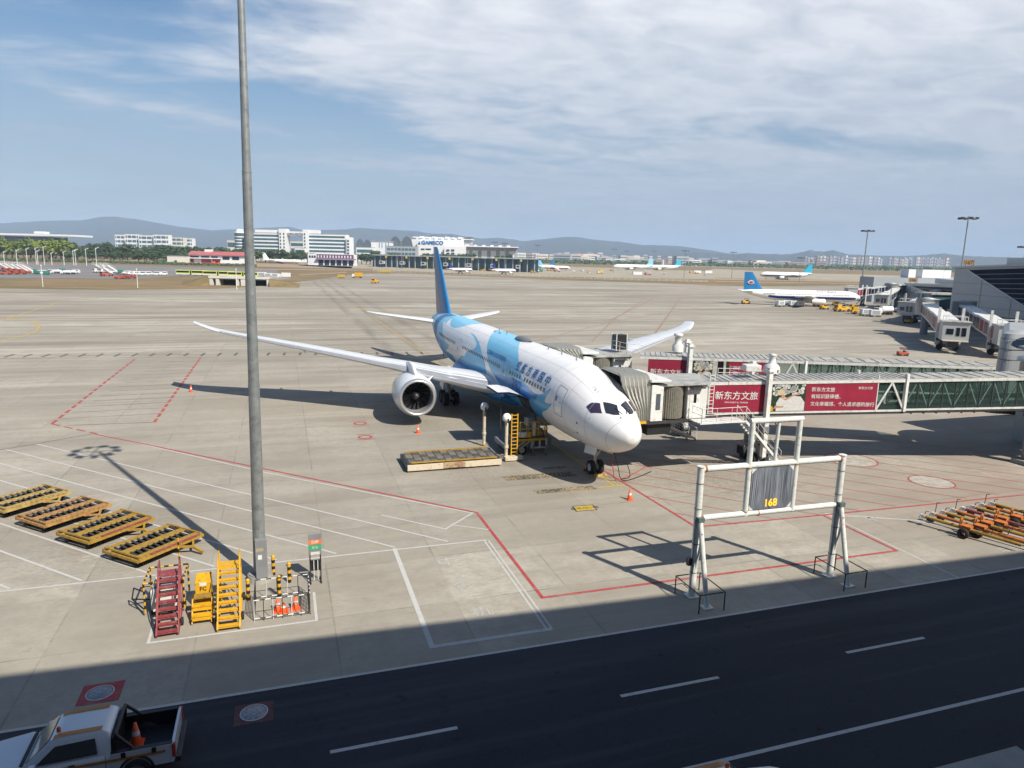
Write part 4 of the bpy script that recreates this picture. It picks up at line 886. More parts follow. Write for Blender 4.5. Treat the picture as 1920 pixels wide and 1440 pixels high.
# four empty container dollies
def dolly():
    t = thing('baggage_dolly', '', 'container dolly'); L_, B_ = 3.75, 2.65
    m = MB()
    for y in (-B_/2, B_/2): m.box((0, y, .50), (L_, .12, .16))
    for x in (-L_/2, L_/2, -.8, .8): m.box((x, 0, .46), (.12, B_, .12))
    m.build('frame', 'yellowd', t, False)
    for y, w_ in ((-1.08, .42), (0.0, .52), (1.12, .34)):
        m = MB(); m.box((0, y, .585), (L_-.25, w_, .035)); m.build('deck_plate', 'yellowd', t, False)
    for row, (y0, y1) in enumerate(((-.86, -.28), (.28, .94))):
        for k in range(11):
            x = -L_/2+.30+k*(L_-.6)/10; m = MB(); m.tube((x-.06, y0, .585), (x+.06, y1, .585), .06, 8); m.build('roller', 'steel', t, False)
    for x in (-L_/2+.1, L_/2-.1):
        m = MB(); m.box((x, 0, .62), (.08, B_*.98, .08)); m.build('end_stop', 'yellowd', t, False)
    m = MB(); m.box((.2, -B_/2-.02, .61), (2.9, .08, .09)); m.build('side_stop', 'redp', t, False)
    for x in (-1.5, 1.5):
        for y in (-.85, .85):
            m = MB(); wheel(m, (0, 0, 0), .24, .14); m.v = [(x+v[1]*1.0, y+v[0], .24+v[2]) for v in m.v]; m.build('wheel', 'tyre', t, False)
    m = MB(); m.bar((.25, -B_/2, .42), (.75, -B_/2-.6, .40), .10); m.bar((1.25, -B_/2, .42), (.75, -B_/2-.6, .40), .10); m.bar((.75, -B_/2-.5, .40), (.85, -B_/2-1.15, .16), .12); m.build('drawbar', 'yellowd', t, False)
    m = MB(); m.box((0, 0, .38), (L_-.5, B_-.5, .12)); m.build('under_tray', 'black', t, False)
    return t
d0 = dolly()
DL = [((-6.65, 37.8), 46, 'bright yellow roller dolly nearest the red steps, its drawbar down on the concrete', 'yellowd'),
      ((-9.45, 40.85), 47, 'yellow roller dolly, second of the row from the light mast', 'yellowd'),
      ((-12.2, 43.85), 46, 'faded orange roller dolly, third of the row from the light mast', None),
      ((-15.0, 46.85), 46, 'pale yellow roller dolly furthest left, cut by the picture edge', None)]
d_or = mat('faded_orange_dolly', (.42, .24, .075), .7, var=.3, scale=4, dirt=RUST, dirt_amt=.4, dirt_scale=5); d_pl = mat('pale_yellow_dolly', (.44, .32, .10), .7, var=.3, scale=4, dirt=RUST, dirt_amt=.4, dirt_scale=5)
for i, ((x, y), a, lb, c) in enumerate(DL):
    if i == 0: d0.location = (x, y, 0); d0.rotation_euler = (0, 0, R(a)); d0['label'] = lb; d0['group'] = 'baggage dollies parked in a row'; o = d0
    else: o = dup(d0, (x, y, 0), R(a), lb, 'baggage dollies parked in a row')
    if i >= 2:
        for ch in [k for k in COL.objects if k.parent == o]:
            if ch.name.split('.')[0] in ('frame', 'deck_plate', 'end_stop', 'side_stop', 'drawbar'):
                ch.material_slots[0].link = 'OBJECT'; ch.material_slots[0].material = d_or if i == 2 else d_pl

# mobile steps: side frames, treads, rails
def steps(name, label, loc, rz, W_, run, H_, n, mt, platform=.7, rail=0.0, axle=True):
    t = thing(name, label, 'mobile steps', loc, rz)
    # foot at y=0, climbing towards +y
    for x in (-W_/2, W_/2):
        m = MB(); m.bar((x, 0, .12), (x, run, H_), .06, .16); m.bar((x, run, H_), (x, run+platform, H_), .06, .14); m.bar((x, run+platform, H_), (x, run+platform, .1), .06); m.bar((x, 0, .12), (x, run+platform, .12), .06)
        m.bar((x, run*.5, .12), (x, run+platform, H_*.95), .04); m.bar((x, run+platform, .15), (x, run*.55, H_*.55), .04); m.build('side_frame', mt, t, False)
    for k in range(n):
        f = (k+.5)/n; m = MB(); m.box((0, run*f, .12+(H_-.12)*f), (W_, .21, .04)); m.box((0, run*f-.09, .12+(H_-.12)*f-.03), (W_, .03, .07)); m.build('tread', mt, t, False)
    m = MB(); m.box((0, run+platform/2, H_), (W_, platform, .06)); m.build('platform', mt, t, False)
    if rail:
        for x in (-W_/2, W_/2):
            m = MB(); m.path([(x, run*.1, H_*.15+rail*.3), (x, run*.35, H_*.35+rail), (x, run, H_+rail), (x, run+platform, H_+rail), (x, run+platform, H_)], .025, 6); m.path([(x, run, H_), (x, run, H_+rail)], .022, 6); m.build('handrail', mt, t, False)
    for x in (-W_/2-.08, W_/2+.08):
        for y in ((run*.45, run+platform-.1) if axle else ()):
            m = MB(); wheel(m, (x, y, .17), .17, .10); m.build('wheel', 'tyre', t, False)
    return t
steps('mobile_steps', 'yellow mobile steps with the tall platform, right of the FC box', (-2.52, 28.50, 0), R(1), .86, 2.05, 1.85, 8, 'yellow', .75, .55)
steps('mobile_steps', 'rusty red mobile steps at the left end of the equipment box', (-4.83, 28.68, 0), R(3), .80, 2.0, 1.75, 8, 'redp', .6, .5)
# small two step stand with the FC locker behind it
t = thing('step_stand', 'small yellow two step stand in front of the FC locker', 'step stand', (-3.62, 29.75, 0))
for z, y, d in ((.36, 29.55, .34), (.66, 29.85, .34)): 
    m = MB(); m.box((-3.62, y, z), (.74, d, .05)); m.box((-3.62, y-d/2+.02, z-.09), (.74, .04, .16)); m.build('tread', 'yellow', t)
m = MB(); m.box((-3.62, 30.18, .90), (.80, .42, .05)); m.build('platform', 'yellowd', t)
for x in (-4.0, -3.24):
    m = MB(); m.bar((x, 29.4, .06), (x, 30.0, .9), .05); m.bar((x, 30.38, .06), (x, 30.38, .9), .05); m.bar((x, 29.4, .3), (x, 30.38, .3), .05); m.bar((x, 30, .9), (x, 30.38, .9), .05); m.build('side_frame', 'yellow', t)
for x in (-4.02, -3.22):
    m = MB(); wheel(m, (x, 29.5, .09), .09, .06); m.build('wheel', 'tyre', t)
t = thing('locker', 'yellow equipment locker with a sloping top lettered FC', 'locker', (-3.66, 31.0, 0))
m = MB(); m.add([(-3.98, 30.75, .05), (-3.34, 30.75, .05), (-3.34, 31.4, .05), (-3.98, 31.4, .05), (-3.98, 30.75, 1.25), (-3.34, 30.75, 1.25), (-3.34, 31.4, 1.42), (-3.98, 31.4, 1.42)],
      [(0, 1, 2, 3)[::-1], (4, 5, 6, 7), (0, 1, 5, 4), (1, 2, 6, 5), (2, 3, 7, 6), (3, 0, 4, 7)]); bo = m.build('cabinet', 'yellow', t, bevel=.02)
put_text('lettering', 'FC', .24, (-3.66, 30.74, .88), (1, 0, 0), (0, 0, 1), 'black', bo, bold=.004)
m = MB(); m.box((-3.66, 30.745, 1.16), (.28, .008, .14)); m.build('label_plate', 'paintw', bo)
m = MB(); m.box((-3.56, 30.735, .5), (.004, .01, .85)); m.build('door_seam', 'steel', bo)
# white trolley in a black and yellow hoop frame behind the red steps
t = thing('ground_unit', 'white equipment trolley inside a black and yellow hoop frame behind the red steps', 'equipment trolley', (-5.25, 31.6, 0))
m = MB(); m.box((-5.15, 31.5, .62), (1.15, 1.5, .95)); m.build('body', 'paintw', t, bevel=.03)
m = MB(); m.box((-5.15, 31.6, 1.13), (.9, 1.1, .08)); m.build('lid', 'bgrey', t)
for x in (-5.95, -4.42):
    striped('hoop_bar', (x, 30.7, .2), (x, 30.7, 1.5), .04, 8, t, 'yellow', 'black'); striped('hoop_bar', (x, 32.3, .2), (x, 32.3, 1.5), .04, 8, t, 'yellow', 'black'); striped('hoop_bar', (x, 30.7, 1.5), (x, 32.3, 1.5), .04, 8, t, 'yellow', 'black')
for y in (30.7, 32.3): striped('hoop_bar', (-5.95, y, 1.5), (-4.42, y, 1.5), .04, 8, t, 'yellow', 'black')
striped('flag_pole', (-4.75, 32.35, 1.2), (-4.75, 32.35, 2.75), .035, 9, t, 'yellow', 'black')
m = MB(); m.path([(-6.0, 31.0, .15), (-6.6, 31.6, .45), (-6.5, 31.6, .95), (-6.0, 31.0, 1.0)], .03, 6); m.path([(-6.0, 32.0, .15), (-6.6, 31.6, .45)], .03, 6); m.build('towing_arm', 'black', t)
for x in (-5.7, -4.65):
    for y in (30.9, 32.1): m = MB(); wheel(m, (x, y, .16), .16, .1); m.build('wheel', 'tyre', t)
# bollards
for (x, y), lb in (((-.82, 33.4), 'black and yellow bollard directly behind the mast foot'), ((-.10, 32.4), 'black and yellow bollard nearest the green and orange notice stand'), ((-.55, 31.1), 'black and yellow bollard in front of the cones pen, right of the mast'), ((-1.87, 31.1), 'black and yellow bollard beside the yellow steps')):
    t = thing('bollard', lb, 'bollard', (x, y, 0), group='striped bollards round the mast')
    striped('post', (x, y, 0), (x, y, .95), .085, 6, t, 'black', 'yellow'); m = MB(); m.lathe([(.085, .95), (.07, 1.0), (.01, 1.03)], (x, y, 0), 14); m.build('cap', 'yellow', t)
# barred pen
t = thing('barrier_pen', 'low black and white barred pen at the foot of the mast', 'barrier', (-.35, 29.9, 0))
X0, X1, Y0, Y1 = -1.55, .72, 29.05, 31.0
def pen_panel(a, b, n):
    a = Vector(a); b = Vector(b)
    for z in (.12, .95):
        m = MB(); k_ = 10
        for k in range(k_): m.tube(a.lerp(b, k/k_)+Vector((0, 0, z)), a.lerp(b, (k+1)/k_)+Vector((0, 0, z)), .022, 8, mi=k % 2)
        m.build('rail', ['paintw', 'black'], t)
    for k in range(n+1):
        q = a.lerp(b, k/n); m = MB(); m.tube((q.x, q.y, 0), (q.x, q.y, .98), .016, 6, mi=k % 2); m.build('bar', ['paintw', 'black'], t)
pen_panel((X0, Y0, 0), (X1, Y0, 0), 6); pen_panel((X1, Y0, 0), (X1, Y1, 0), 5)
pen_panel((X1, Y1, 0), (X0, Y1, 0), 5)
for k in range(7):
    z = .1+.14*k; m = MB(); m.tube((X0, Y0, z), (X0, Y1, z), .016, 6); m.build('bar', 'black', t)
for k in range(7):
    z = .1+.14*k; m = MB(); m.tube((X1-.02, Y0, z), (X1-.02, Y1, z), .014, 6); m.build('bar', 'black', t)
cone((-.62, 29.72, 0), 'left orange cone inside the barred pen', .58); cone((-.38, 29.62, 0), 'short orange cone leaning by the left cone in the pen', .4); cone((.12, 29.72, 0), 'right orange cone inside the barred pen', .58)
# notice stand
t = thing('notice_stand', 'black wheeled notice stand with a grey, orange and green board right of the mast', 'sign', (1.1, 32.2, 0))
for x in (.86, 1.34):
    m = MB(); m.tube((x, 32.25, 0), (x, 32.25, 1.5), .03, 8); m.bar((x, 31.85, .05), (x, 32.6, .05), .05); m.bar((x, 31.9, .05), (x, 32.25, 1.0), .03); m.build('leg', 'black', t)
m = MB(); m.box((1.1, 32.22, 1.85), (.60, .08, 1.05)); bd = m.build('board', 'galvd', t, bevel=.01)
m = MB(); m.box((1.1, 32.172, 1.98), (.60, .01, .24)); m.build('orange_panel', 'signrd', bd)
m = MB(); m.box((1.1, 32.172, 1.72), (.60, .01, .24)); m.build('green_panel', 'signgr', bd)
m = MB(); m.box((1.1, 32.172, 1.42), (.40, .01, .14)); m.build('white_label', 'paintw', bd)
put_text('lettering', '机坪', .17, (1.1, 32.165, 1.92), (1, 0, 0), (0, 0, 1), 'paintw', bd, bold=.004); put_text('lettering', '安全', .15, (1.1, 32.165, 1.66), (1, 0, 0), (0, 0, 1), 'paintw', bd)
m = MB(); m.box((1.1, 32.22, .8), (.42, .12, .5)); m.build('equipment_box', 'black', t)
for x in (1.02, 1.2):
    m = MB(); m.tube((x, 32.1, .12), (x, 32.1, 1.1), .02, 6); m.build('stay', 'paintw', t)

# manhole covers in the red squares
for (x, y), lb in (((-6.54, 25.4), 'round grey manhole cover in the red square by the pickup roof'), ((-1.37, 22.77), 'round grey manhole cover in the red square on the road edge')):
    t = thing('manhole_cover', lb, 'manhole cover', (x, y, 0), group='manhole covers')
    m = MB(); m.lathe([(.01, .022), (.38, .022), (.40, .012)], (x, y, 0), 32); m.build('cover', mat('pitted_iron', (.30, .31, .33), .5, .3, var=.6, scale=12), t)
    m = MB(); m.lathe([(.41, .012), (.41, .028), (.455, .028), (.455, .012)], (x, y, 0), 36); m.build('rim', 'linew', t)

# low roller platform (unfolded main bridge) and container loader
t = thing('roller_platform', 'long low roller bed with a grimy checker deck and ivory side rail under the wing', 'roller bed', (11.7, 49.2, 0), R(-1.5))
LX0, LX1, LY0, LY1 = 8.15, 15.2, 47.75, 50.9
m = MB(); m.box(((LX0+LX1)/2, (LY0+LY1)/2, .50), (LX1-LX0-.1, LY1-LY0-.5, .16)); dk = m.build('deck', 'steel', t)
RPM = [mat('roller_panel_tone', c, .6, .3, var=.5, scale=9) for c in ((0.20, 0.18, 0.15), (0.12, 0.115, 0.10), (0.26, 0.235, 0.19))]
for i in range(12):
    for j in range(4):
        m = MB(); x = LX0+.45+i*(LX1-LX0-.7)/11.5; y = LY0+.62+j*.68; m.box((x, y, .60), (.5, .58, .04))
        m.build('roller_panel', RPM[(i+j) % 3], dk)
for y, mt in ((LY0, 'ivory'), (LY1, 'galvd')):
    m = MB(); m.box(((LX0+LX1)/2, y, .34), (LX1-LX0, .16, .42)); m.build('side_rail', mt, t, bevel=.01)
    m = MB(); m.box(((LX0+LX1)/2, y+(.18 if y < 49 else -.18), .66), (LX1-LX0-.6, .08, .10)); m.build('guide_rail', 'yellowd', t)
m = MB(); m.box((11.6, LY0-.09, .40), (1.6, .10, .40)); m.build('hose_cover', mat('rust_streaked_ivory', (.50, .38, .24), .6, var=.25, scale=3, dirt=RUST, dirt_amt=.45), t)
for x in (LX0+.06,):
    m = MB(); m.box((x, (LY0+LY1)/2, .34), (.14, LY1-LY0, .36)); m.build('end_rail', 'steel', t)
for x in (9.2, 14.2):
    for y in (48.1, 50.5): m = MB(); wheel(m, (x, y, .22), .22, .2); m.build('wheel', 'tyre', t)
t = thing('container_loader', 'yellow laddered container loader with two white domed lamps beside the front hold', 'container loader', (17.6, 50.6, 0))
m = MB(); m.box((18.6, 51.4, .95), (3.0, 2.5, .55)); m.box((17.0, 51.6, .70), (1.6, 2.6, .35)); m.build('chassis', 'galvd', t, bevel=.02)
m = MB(); m.box((19.0, 50.05, .95), (1.35, .30, .85)); m.build('engine_housing', 'paintw', t, bevel=.02)
for x in (18.75, 19.3):
    m = MB(); m.box((x, 49.89, .95), (.38, .02, .55)); m.build('louvre', 'steel', t)
m = MB(); m.box((18.0, 50.7, 1.55), (2.7, 1.9, .10)); m.build('operator_deck', 'steel', t)
m = MB(); m.box((17.55, 49.9, 1.72), (.62, .35, .38)); m.build('white_box', 'paintw', t, bevel=.02)
m = MB(); m.box((18.08, 49.9, 1.72), (.36, .34, .42)); m.build('yellow_box', 'yellow', t, bevel=.02)
m = MB(); m.tube((18.5, 49.9, 1.55), (18.5, 49.9, 2.75), .15, 14); m.build('gas_cylinder', 'paintw', t)
m = MB(); m.box((18.95, 49.95, 1.8), (.55, .3, .35)); m.build('battery_box', 'yellowd', t)
m = MB(); m.box((18.15, 50.1, 2.75), (.55, .5, .6), R(20)); m.tube((18.15, 50.1, 1.6), (18.15, 50.1, 2.5), .06, 8); m.build('control_console', 'galv', t)
for pts in ([(17.3, 49.75, 1.6), (17.3, 49.75, 2.75), (19.3, 49.75, 2.7), (19.5, 49.75, 1.6)], [(17.3, 49.75, 2.2), (19.4, 49.75, 2.2)], [(19.5, 49.75, 2.6), (19.5, 51.6, 2.6), (19.5, 51.6, 1.6)], [(16.6, 52.6, 1.2), (16.6, 52.6, 4.2), (19.6, 52.6, 4.2), (19.6, 52.6, 1.2)]):
    m = MB(); m.path(pts, .04, 6); m.build('guard_rail', 'yellow' if pts[0][1] < 52 else 'steel', t)
for (x, y, h) in ((15.45, 53.4, 3.05), (15.95, 49.0, 3.10)):
    m = MB(); m.tube((x, y, .15), (x, y, h), .13, 14); m.tube((x, y, 1.0), (x, y, 1.15), .18, 14); po = m.build('lamp_post', 'ivory', t)
    m = MB(); m.lathe([(.01, h+.62), (.18, h+.58), (.30, h+.44), (.335, h+.25), (.30, h+.08), (.16, h-.02)], (x, y, 0), 20); m.build('lamp_dome', 'lampw', po)
    m = MB(); m.box((x+.02, y-.33, h+.10), (.10, .08, .34)); m.build('lamp_slot', 'black', po)
m = MB()
for x in (16.35, 16.83): m.bar((x, 48.95, .15), (x, 49.0, 3.65), .07)
for k in range(12): m.bar((16.35, 48.96, .35+.29*k), (16.83, 48.96, .35+.29*k), .05)
m.build('ladder', 'yellow', t)
m = MB(); m.box((16.5, 48.85, .22), (1.45, .55, .30)); m.build('front_foot', 'ivory', t, bevel=.02)
for x, y in ((17.6, 50.2), (19.3, 52.3), (16.8, 52.5)):
    m = MB(); wheel(m, (x, y, .42), .42, .34); m.v = [(x+(v[1]-y), y+(v[0]-x), v[2]) for v in m.v]; to = m.build('wheel', 'tyre', t)
    m = MB(); hub(m, (x, y, .42), .42, .36); m.v = [(x+(v[1]-y), y+(v[0]-x), v[2]) for v in m.v]; m.build('rim', 'ivory', to)
for k in range(5): m = MB(); m.bar((17.35+.5*k, 49.76, 1.6), (17.35+.5*k, 49.76, 2.7), .05); m.build('rail_post', 'yellow', t)
m = MB(); m.box((18.2, 49.72, 1.32), (2.6, .08, .18)); m.build('deck_edge', 'yellow', t)
m = MB(); m.path([(19.3, 49.9, 2.7), (19.6, 49.9, 2.2), (19.7, 50.2, 1.4)], .05, 6); m.path([(18.7, 49.85, 2.6), (19.2, 49.8, 2.0), (19.4, 49.9, 1.3)], .04, 6); m.build('hydraulic_hose', 'black', t)
for x in (16.9, 17.3): m = MB(); m.bar((x, 50.0, .5), (x+1.4, 50.0, 1.5), .12); m.build('scissor_arm', 'ivory', t)
for x in (18.45, 19.5):
    m = MB(); m.tube((x, 49.75, .05), (x, 49.75, .8), .07, 10); m.box((x, 49.75, .04), (.3, .3, .06)); m.build('stabiliser', 'galv', t)
# power cables hanging at the nose
t = thing('power_cable', 'black and red ground power cables hanging from the airliner nose to the concrete', 'power cable', (22.0, 43.6, 0))
for pts, mt in (([(21.6, 42.3, 2.45), (21.9, 42.0, 1.2), (22.3, 42.1, .15), (23.4, 42.4, .06), (25.5, 43.6, .06)], 'black'), ([(21.5, 42.5, 2.4), (21.6, 42.1, 1.0), (22.0, 42.4, .1), (23.6, 43.2, .06), (26.0, 45.0, .06)], 'reddoor'), ([(21.9, 42.2, 2.5), (22.7, 42.0, 1.1), (22.9, 42.1, .3), (22.6, 42.6, .06)], 'black')):
    m = MB(); P_ = [Vector(q) for q in pts]; S2 = []
    for i in range(len(P_)-1):
        a0 = P_[max(0, i-1)]; a1 = P_[i]; a2 = P_[i+1]; a3 = P_[min(len(P_)-1, i+2)]
        for k in range(6):
            u = k/6; S2.append(.5*((2*a1)+(-a0+a2)*u+(2*a0-5*a1+4*a2-a3)*u*u+(-a0+3*a1-3*a2+a3)*u**3))
    m.path(S2+[P_[-1]], .028, 6); m.build('cable', mt, t)
for dx in (-.75, .75):
    t = tag((lambda mm: mm)(MB().prism([(21.3-.25+0, 0), (21.3+.25, 0), (21.3+.2, .12)], 0, .1).build('wheel_chock', 'yellowd')), ('black yellow wheel chock ahead of the nose wheels', 'black yellow wheel chock behind the nose wheels')[dx > 0], 'wheel chock', 'nose wheel chocks')
    t.data.clear_geometry(); mm = MB(); mm.add([(-.55, -.12, 0), (.55, -.12, 0), (.55, .12, 0), (-.55, .12, 0), (-.55, 0, .18), (.55, 0, .18)], [(0, 1, 2, 3), (0, 1, 5, 4), (2, 3, 4, 5), (0, 4, 3), (1, 2, 5)])
    t.data.from_pydata(mm.v, [], mm.f); t.data.update(); t.location = (21.3, AYW+5.55+dx, 0)
# tow bars parked by the shade line
def towbar(L_, mt, hl=1.2):
    t = thing('tow_bar', '', 'tow bar')
    m = MB(); m.tube((0, 0, .55), (L_, 0, .42), .10, 10); m.build('bar', mt, t, False)
    m = MB(); m.bar((0, 0, .55), (-.25, .0, .55), .22); m.bar((-.25, -.16, .5), (-.25, .16, .5), .1); m.build('tow_head', 'paintw', t, False); m = MB(); m.tube((-.05, 0, .5), (-.02, .05, hl), .022, 6); m.tube((-.02, .05, hl), (.15, .1, hl+.04), .02, 6); m.build('handle', 'steel', t, False); m = MB(); m.bar((.25, -.2, .5), (.25, .2, .5), .12); m.bar((.1, 0, .4), (.5, 0, .4), .1); m.build('shear_joint', 'black', t, False)
    m = MB(); m.box((L_*.45, 0, .62), (.55, .5, .16)); m.bar((L_*.45, -.42, .22), (L_*.45, .42, .22), .08); m.bar((L_*.45, 0, .25), (L_*.45, 0, .6), .12); m.bar((L_*.45-.3, -.16, .6), (L_*.45-.3, -.16, 1.0), .06); m.bar((L_*.45-.3, .16, .6), (L_*.45-.3, .16, 1.0), .06); m.bar((L_*.45-.3, -.19, 1.0), (L_*.45-.3, .19, 1.0), .07); m.build('axle_frame', 'orange', t, False)
    for y in (-.45, .45):
        m = MB(); m.lathe([(.12, -.09), (.27, -.09), (.31, -.05), (.31, .05), (.27, .09), (.12, .09)], (L_*.45, y, .31), 18, 'Y'); m.build('wheel', 'tyre', t, False)
    m = MB(); m.lathe([(.09, -.02), (.12, 0), (.09, .02)], (L_+.08, 0, .42), 12); m.build('tow_eye', 'steel', t, False)
    m = MB(); m.tube((L_*.7, 0, .45), (L_*.7+.1, 0, 1.05), .022, 6); m.build('lever', 'steel', t, False)
    return t
TB = [towbar(4.9, 'yellowd', .85), towbar(5.4, 'orange', 1.3), towbar(4.4, 'redp', .7)]
spots = [(36.5+.92*i, 30.05+.08*i, -70+(2, -1, 1, -2, 0, 2, -1, 1)[i], (0, 1, 0, 1, 2, 0, 1, 0)[i]) for i in range(8)]
ordn = ['yellow tow bar at the left end of the tow bar cluster', 'orange tow bar second from the left end of the cluster', 'yellow tow bar third from the left end of the cluster', 'orange tow bar fourth from the left end of the cluster', 'red tow bar in the middle of the tow bar cluster', 'yellow tow bar just right of the red one', 'orange tow bar by the right picture edge', 'yellow tow bar cut off by the right picture edge']
used = set()
for (x, y, a, k), lb in zip(spots, ordn):
    if k not in used: o = TB[k]; used.add(k); o.location = (x, y, 0); o.rotation_euler = (0, 0, R(a)); o['label'] = lb
    else: o = dup(TB[k], (x, y, 0), R(a), lb)
    o['group'] = 'tow bars parked side by side'
# ------------------------------------------------------------------ pickup truck at the kerb
def side_poly(m, pts, y, mi=0, flip=False): m.add([(x, y, z) for x, z in pts], [tuple(range(len(pts)))], mi)
def rounded_body(m, secs, mi=0, lin_=False):
    """secs: list of (x, half width bottom, half width top, z bottom, z top)"""
    rings = []
    for x, wb, wt, zb, zt in secs:
        k_ = wb-(wb-wt-.02)*.35/.86 if lin_ else wb; r = [(-wb, zb), (-k_, zb+(zt-zb)*.35), (-wt-.02, zt-.10), (-wt+.06, zt), (wt-.06, zt), (wt+.02, zt-.10), (k_, zb+(zt-zb)*.35), (wb, zb)]
        rings.append([(x, y, z) for y, z in r])
    m.loft(rings, mi, smooth=False)
def pickup(label, loc, rz, bed=True):
    # x towards the rear is +, length 5.2
    t = thing('pickup_truck', label, 'pickup truck', loc, rz)
    m = MB(); rounded_body(m, [(-2.60, .70, .62, .45, .80), (-2.5, .84, .74, .38, .93), (-2.2, .90, .80, .36, 1.00), (-1.35, .92, .84, .36, 1.10), (-1.30, .92, .86, .36, 1.02), (.92, .92, .88, .36, 1.02), (.96, .92, .88, .36, 1.06)])
    b = m.build('body', 'truckw', t, False, bevel=.075)
    m = MB(); rounded_body(m, [(-1.25, .86, .80, 1.0, 1.04), (-.55, .84, .66, 1.0, 1.62), (-.30, .84, .66, 1.0, 1.68), (.72, .84, .66, 1.0, 1.69), (.90, .84, .68, 1.0, 1.60), (.97, .84, .70, 1.0, 1.5)], 0, True)
    cab = m.build('cab', 'truckw', t, False, bevel=.065)
    for s in (-1, 1):
        m = MB(); ym = lambda z: s*(.86-.175*(z-1.0)/.59+.03)
        P_ = [(-.90, 1.07), (-.42, 1.49), (.58, 1.53), (.64, 1.10)]
        m.add([(x, ym(z), z) for x, z in P_], [(0, 1, 2, 3)]); m.build('side_window', 'glassd', cab, False)
        m = MB(); m.box((-.95, s*1.0, 1.10), (.16, .18, .14)); m.build('wing_mirror', 'truckw', cab, False, bevel=.02)
        m = MB(); m.box((.6, s*.935, .86), (3.6, .012, .07)); m.build('side_stripe', 'brown', b, False)
        m = MB(); m.box((.0, s*.945, .93), (.16, .02, .03)); m.build('door_handle', 'black', b, False)
    m = MB(); m.add([(-1.16, -.74, 1.08), (-1.16, .74, 1.08), (-.58, .60, 1.60), (-.58, -.60, 1.60)], [(0, 1, 2, 3)]); w_ = m.build('windscreen', mat('windscreen_glass', (.20, .22, .19), .08, var=.2, coat=.5), cab, False)
    w_.location = (-.02, 0, .02)
    m = MB(); m.box((-1.34, 0, 1.05), (.22, 1.45, .04)); m.build('wiper_cowl', 'black', b, False)
    for y in (-.52, .52): m = MB(); m.add([(-.50, y-.09, 1.632), (-.50, y+.09, 1.632), (-.28, y+.09, 1.692), (.74, y+.09, 1.702), (.74, y-.09, 1.702), (-.28, y-.09, 1.692)], [(0, 1, 2, 5), (5, 2, 3, 4)]); m.build('roof_stripe', 'brown', cab, False)
    m = MB(); m.lathe([(.055, 1.69), (.055, 1.80), (.03, 1.83), (.01, 1.84)], (-.40, -.34, 0), 14); m.build('beacon', 'orangec', cab, False)
    # bed
    m = MB()
    for s in (-1, 1): m.box((1.78, s*.86, .74), (1.64, .10, .62))
    m.box((1.78, 0, .52), (1.64, 1.7, .08)); bo = m.build('cargo_bed', 'truckw', t, False, bevel=.015)
    m = MB(); m.box((1.78, 0, .575), (1.6, 1.62, .02))
    for s in (-1, 1): m.box((1.78, s*.80, .80), (1.60, .03, .46)); m.box((1.78, s*.84, 1.055), (1.62, .13, .02))
    m.box((1.02, 0, 1.0), (.05, 1.50, .9)); m.build('bed_liner', 'black', bo, False)
    m = MB(); m.box((2.60, 0, .76), (.08, 1.72, .60)); m.build('tailgate', 'truckw', t, False, bevel=.02)
    for s in (-1, 1):
        for x in (-.92, .84): m = MB(); m.box((x, s*.922, .74), (.012, .01, .6)); m.build('door_gap', 'black', b, False)
    m = MB(); m.box((2.72, 0, .48), (.14, 1.75, .16)); m.build('rear_bumper', 'steel', t, False, bevel=.02)
    m = MB(); m.box((-2.66, 0, .50), (.14, 1.7, .25)); m.build('front_bumper', 'black', t, False, bevel=.03)
    for s in (-1, 1):
        m = MB(); m.path([(1.06, s*.78, 1.05), (1.10, s*.72, 1.52), (1.5, s*.78, 1.08)], .05, 8); m.build('roll_bar', 'black', t, False)
        m = MB(); m.box((2.62, s*.88, .82), (.1, .09, .42)); m.build('tail_lamp', 'reddoor', t, False)
        for x in (1.3, 2.1): m = MB(); m.box((x, s*.935, .96), (.12, .02, .16)); m.build('bed_clamp', 'black', bo, False)
    m = MB(); m.path([(1.10, -.72, 1.52), (1.10, .72, 1.52)], .05, 8); m.build('roll_bar', 'black', t, False)
    for x in (-1.65, 1.62):
        for s in (-1, 1):
            m = MB(); wheel(m, (x, s*.82, .38), .38, .26); m.v = [(x+(v[1]-s*.82), s*.82+(v[0]-x), v[2]) for v in m.v]; to = m.build('tyre', 'tyre', t, False)
            m = MB(); hub(m, (x, s*.82, .38), .38, .27); m.v = [(x+(v[1]-s*.82), s*.82+(v[0]-x), v[2]) for v in m.v]; m.build('rim', 'metal', to, False)
            m = MB(); m.lathe([(.40, s*.925-.01), (.47, s*.925-.01), (.47, s*.925+.01), (.40, s*.925+.01)], (x, 0, .40), 28, 'Y'); m.build('wheel_arch', 'black', t, False)
    return t, b
tk, tb = pickup('white pickup truck with orange roof stripes and a cone in its open bed', (-6.12, 21.32, 0), R(0.5))
put_text('lettering', 'ige', .26, (-.55, -.947, .60), (1, 0, 0), (0, 0, 1), 'black', tb, world=False, bold=.006)
cone((-4.65, 21.35, .59), 'orange cone with a white band standing in the pickup bed', .72)
tk2, tb2 = pickup('white vehicle with an orange roof stripe, only its roof showing at the bottom edge', (10.85, 13.86, 0), R(180.5))
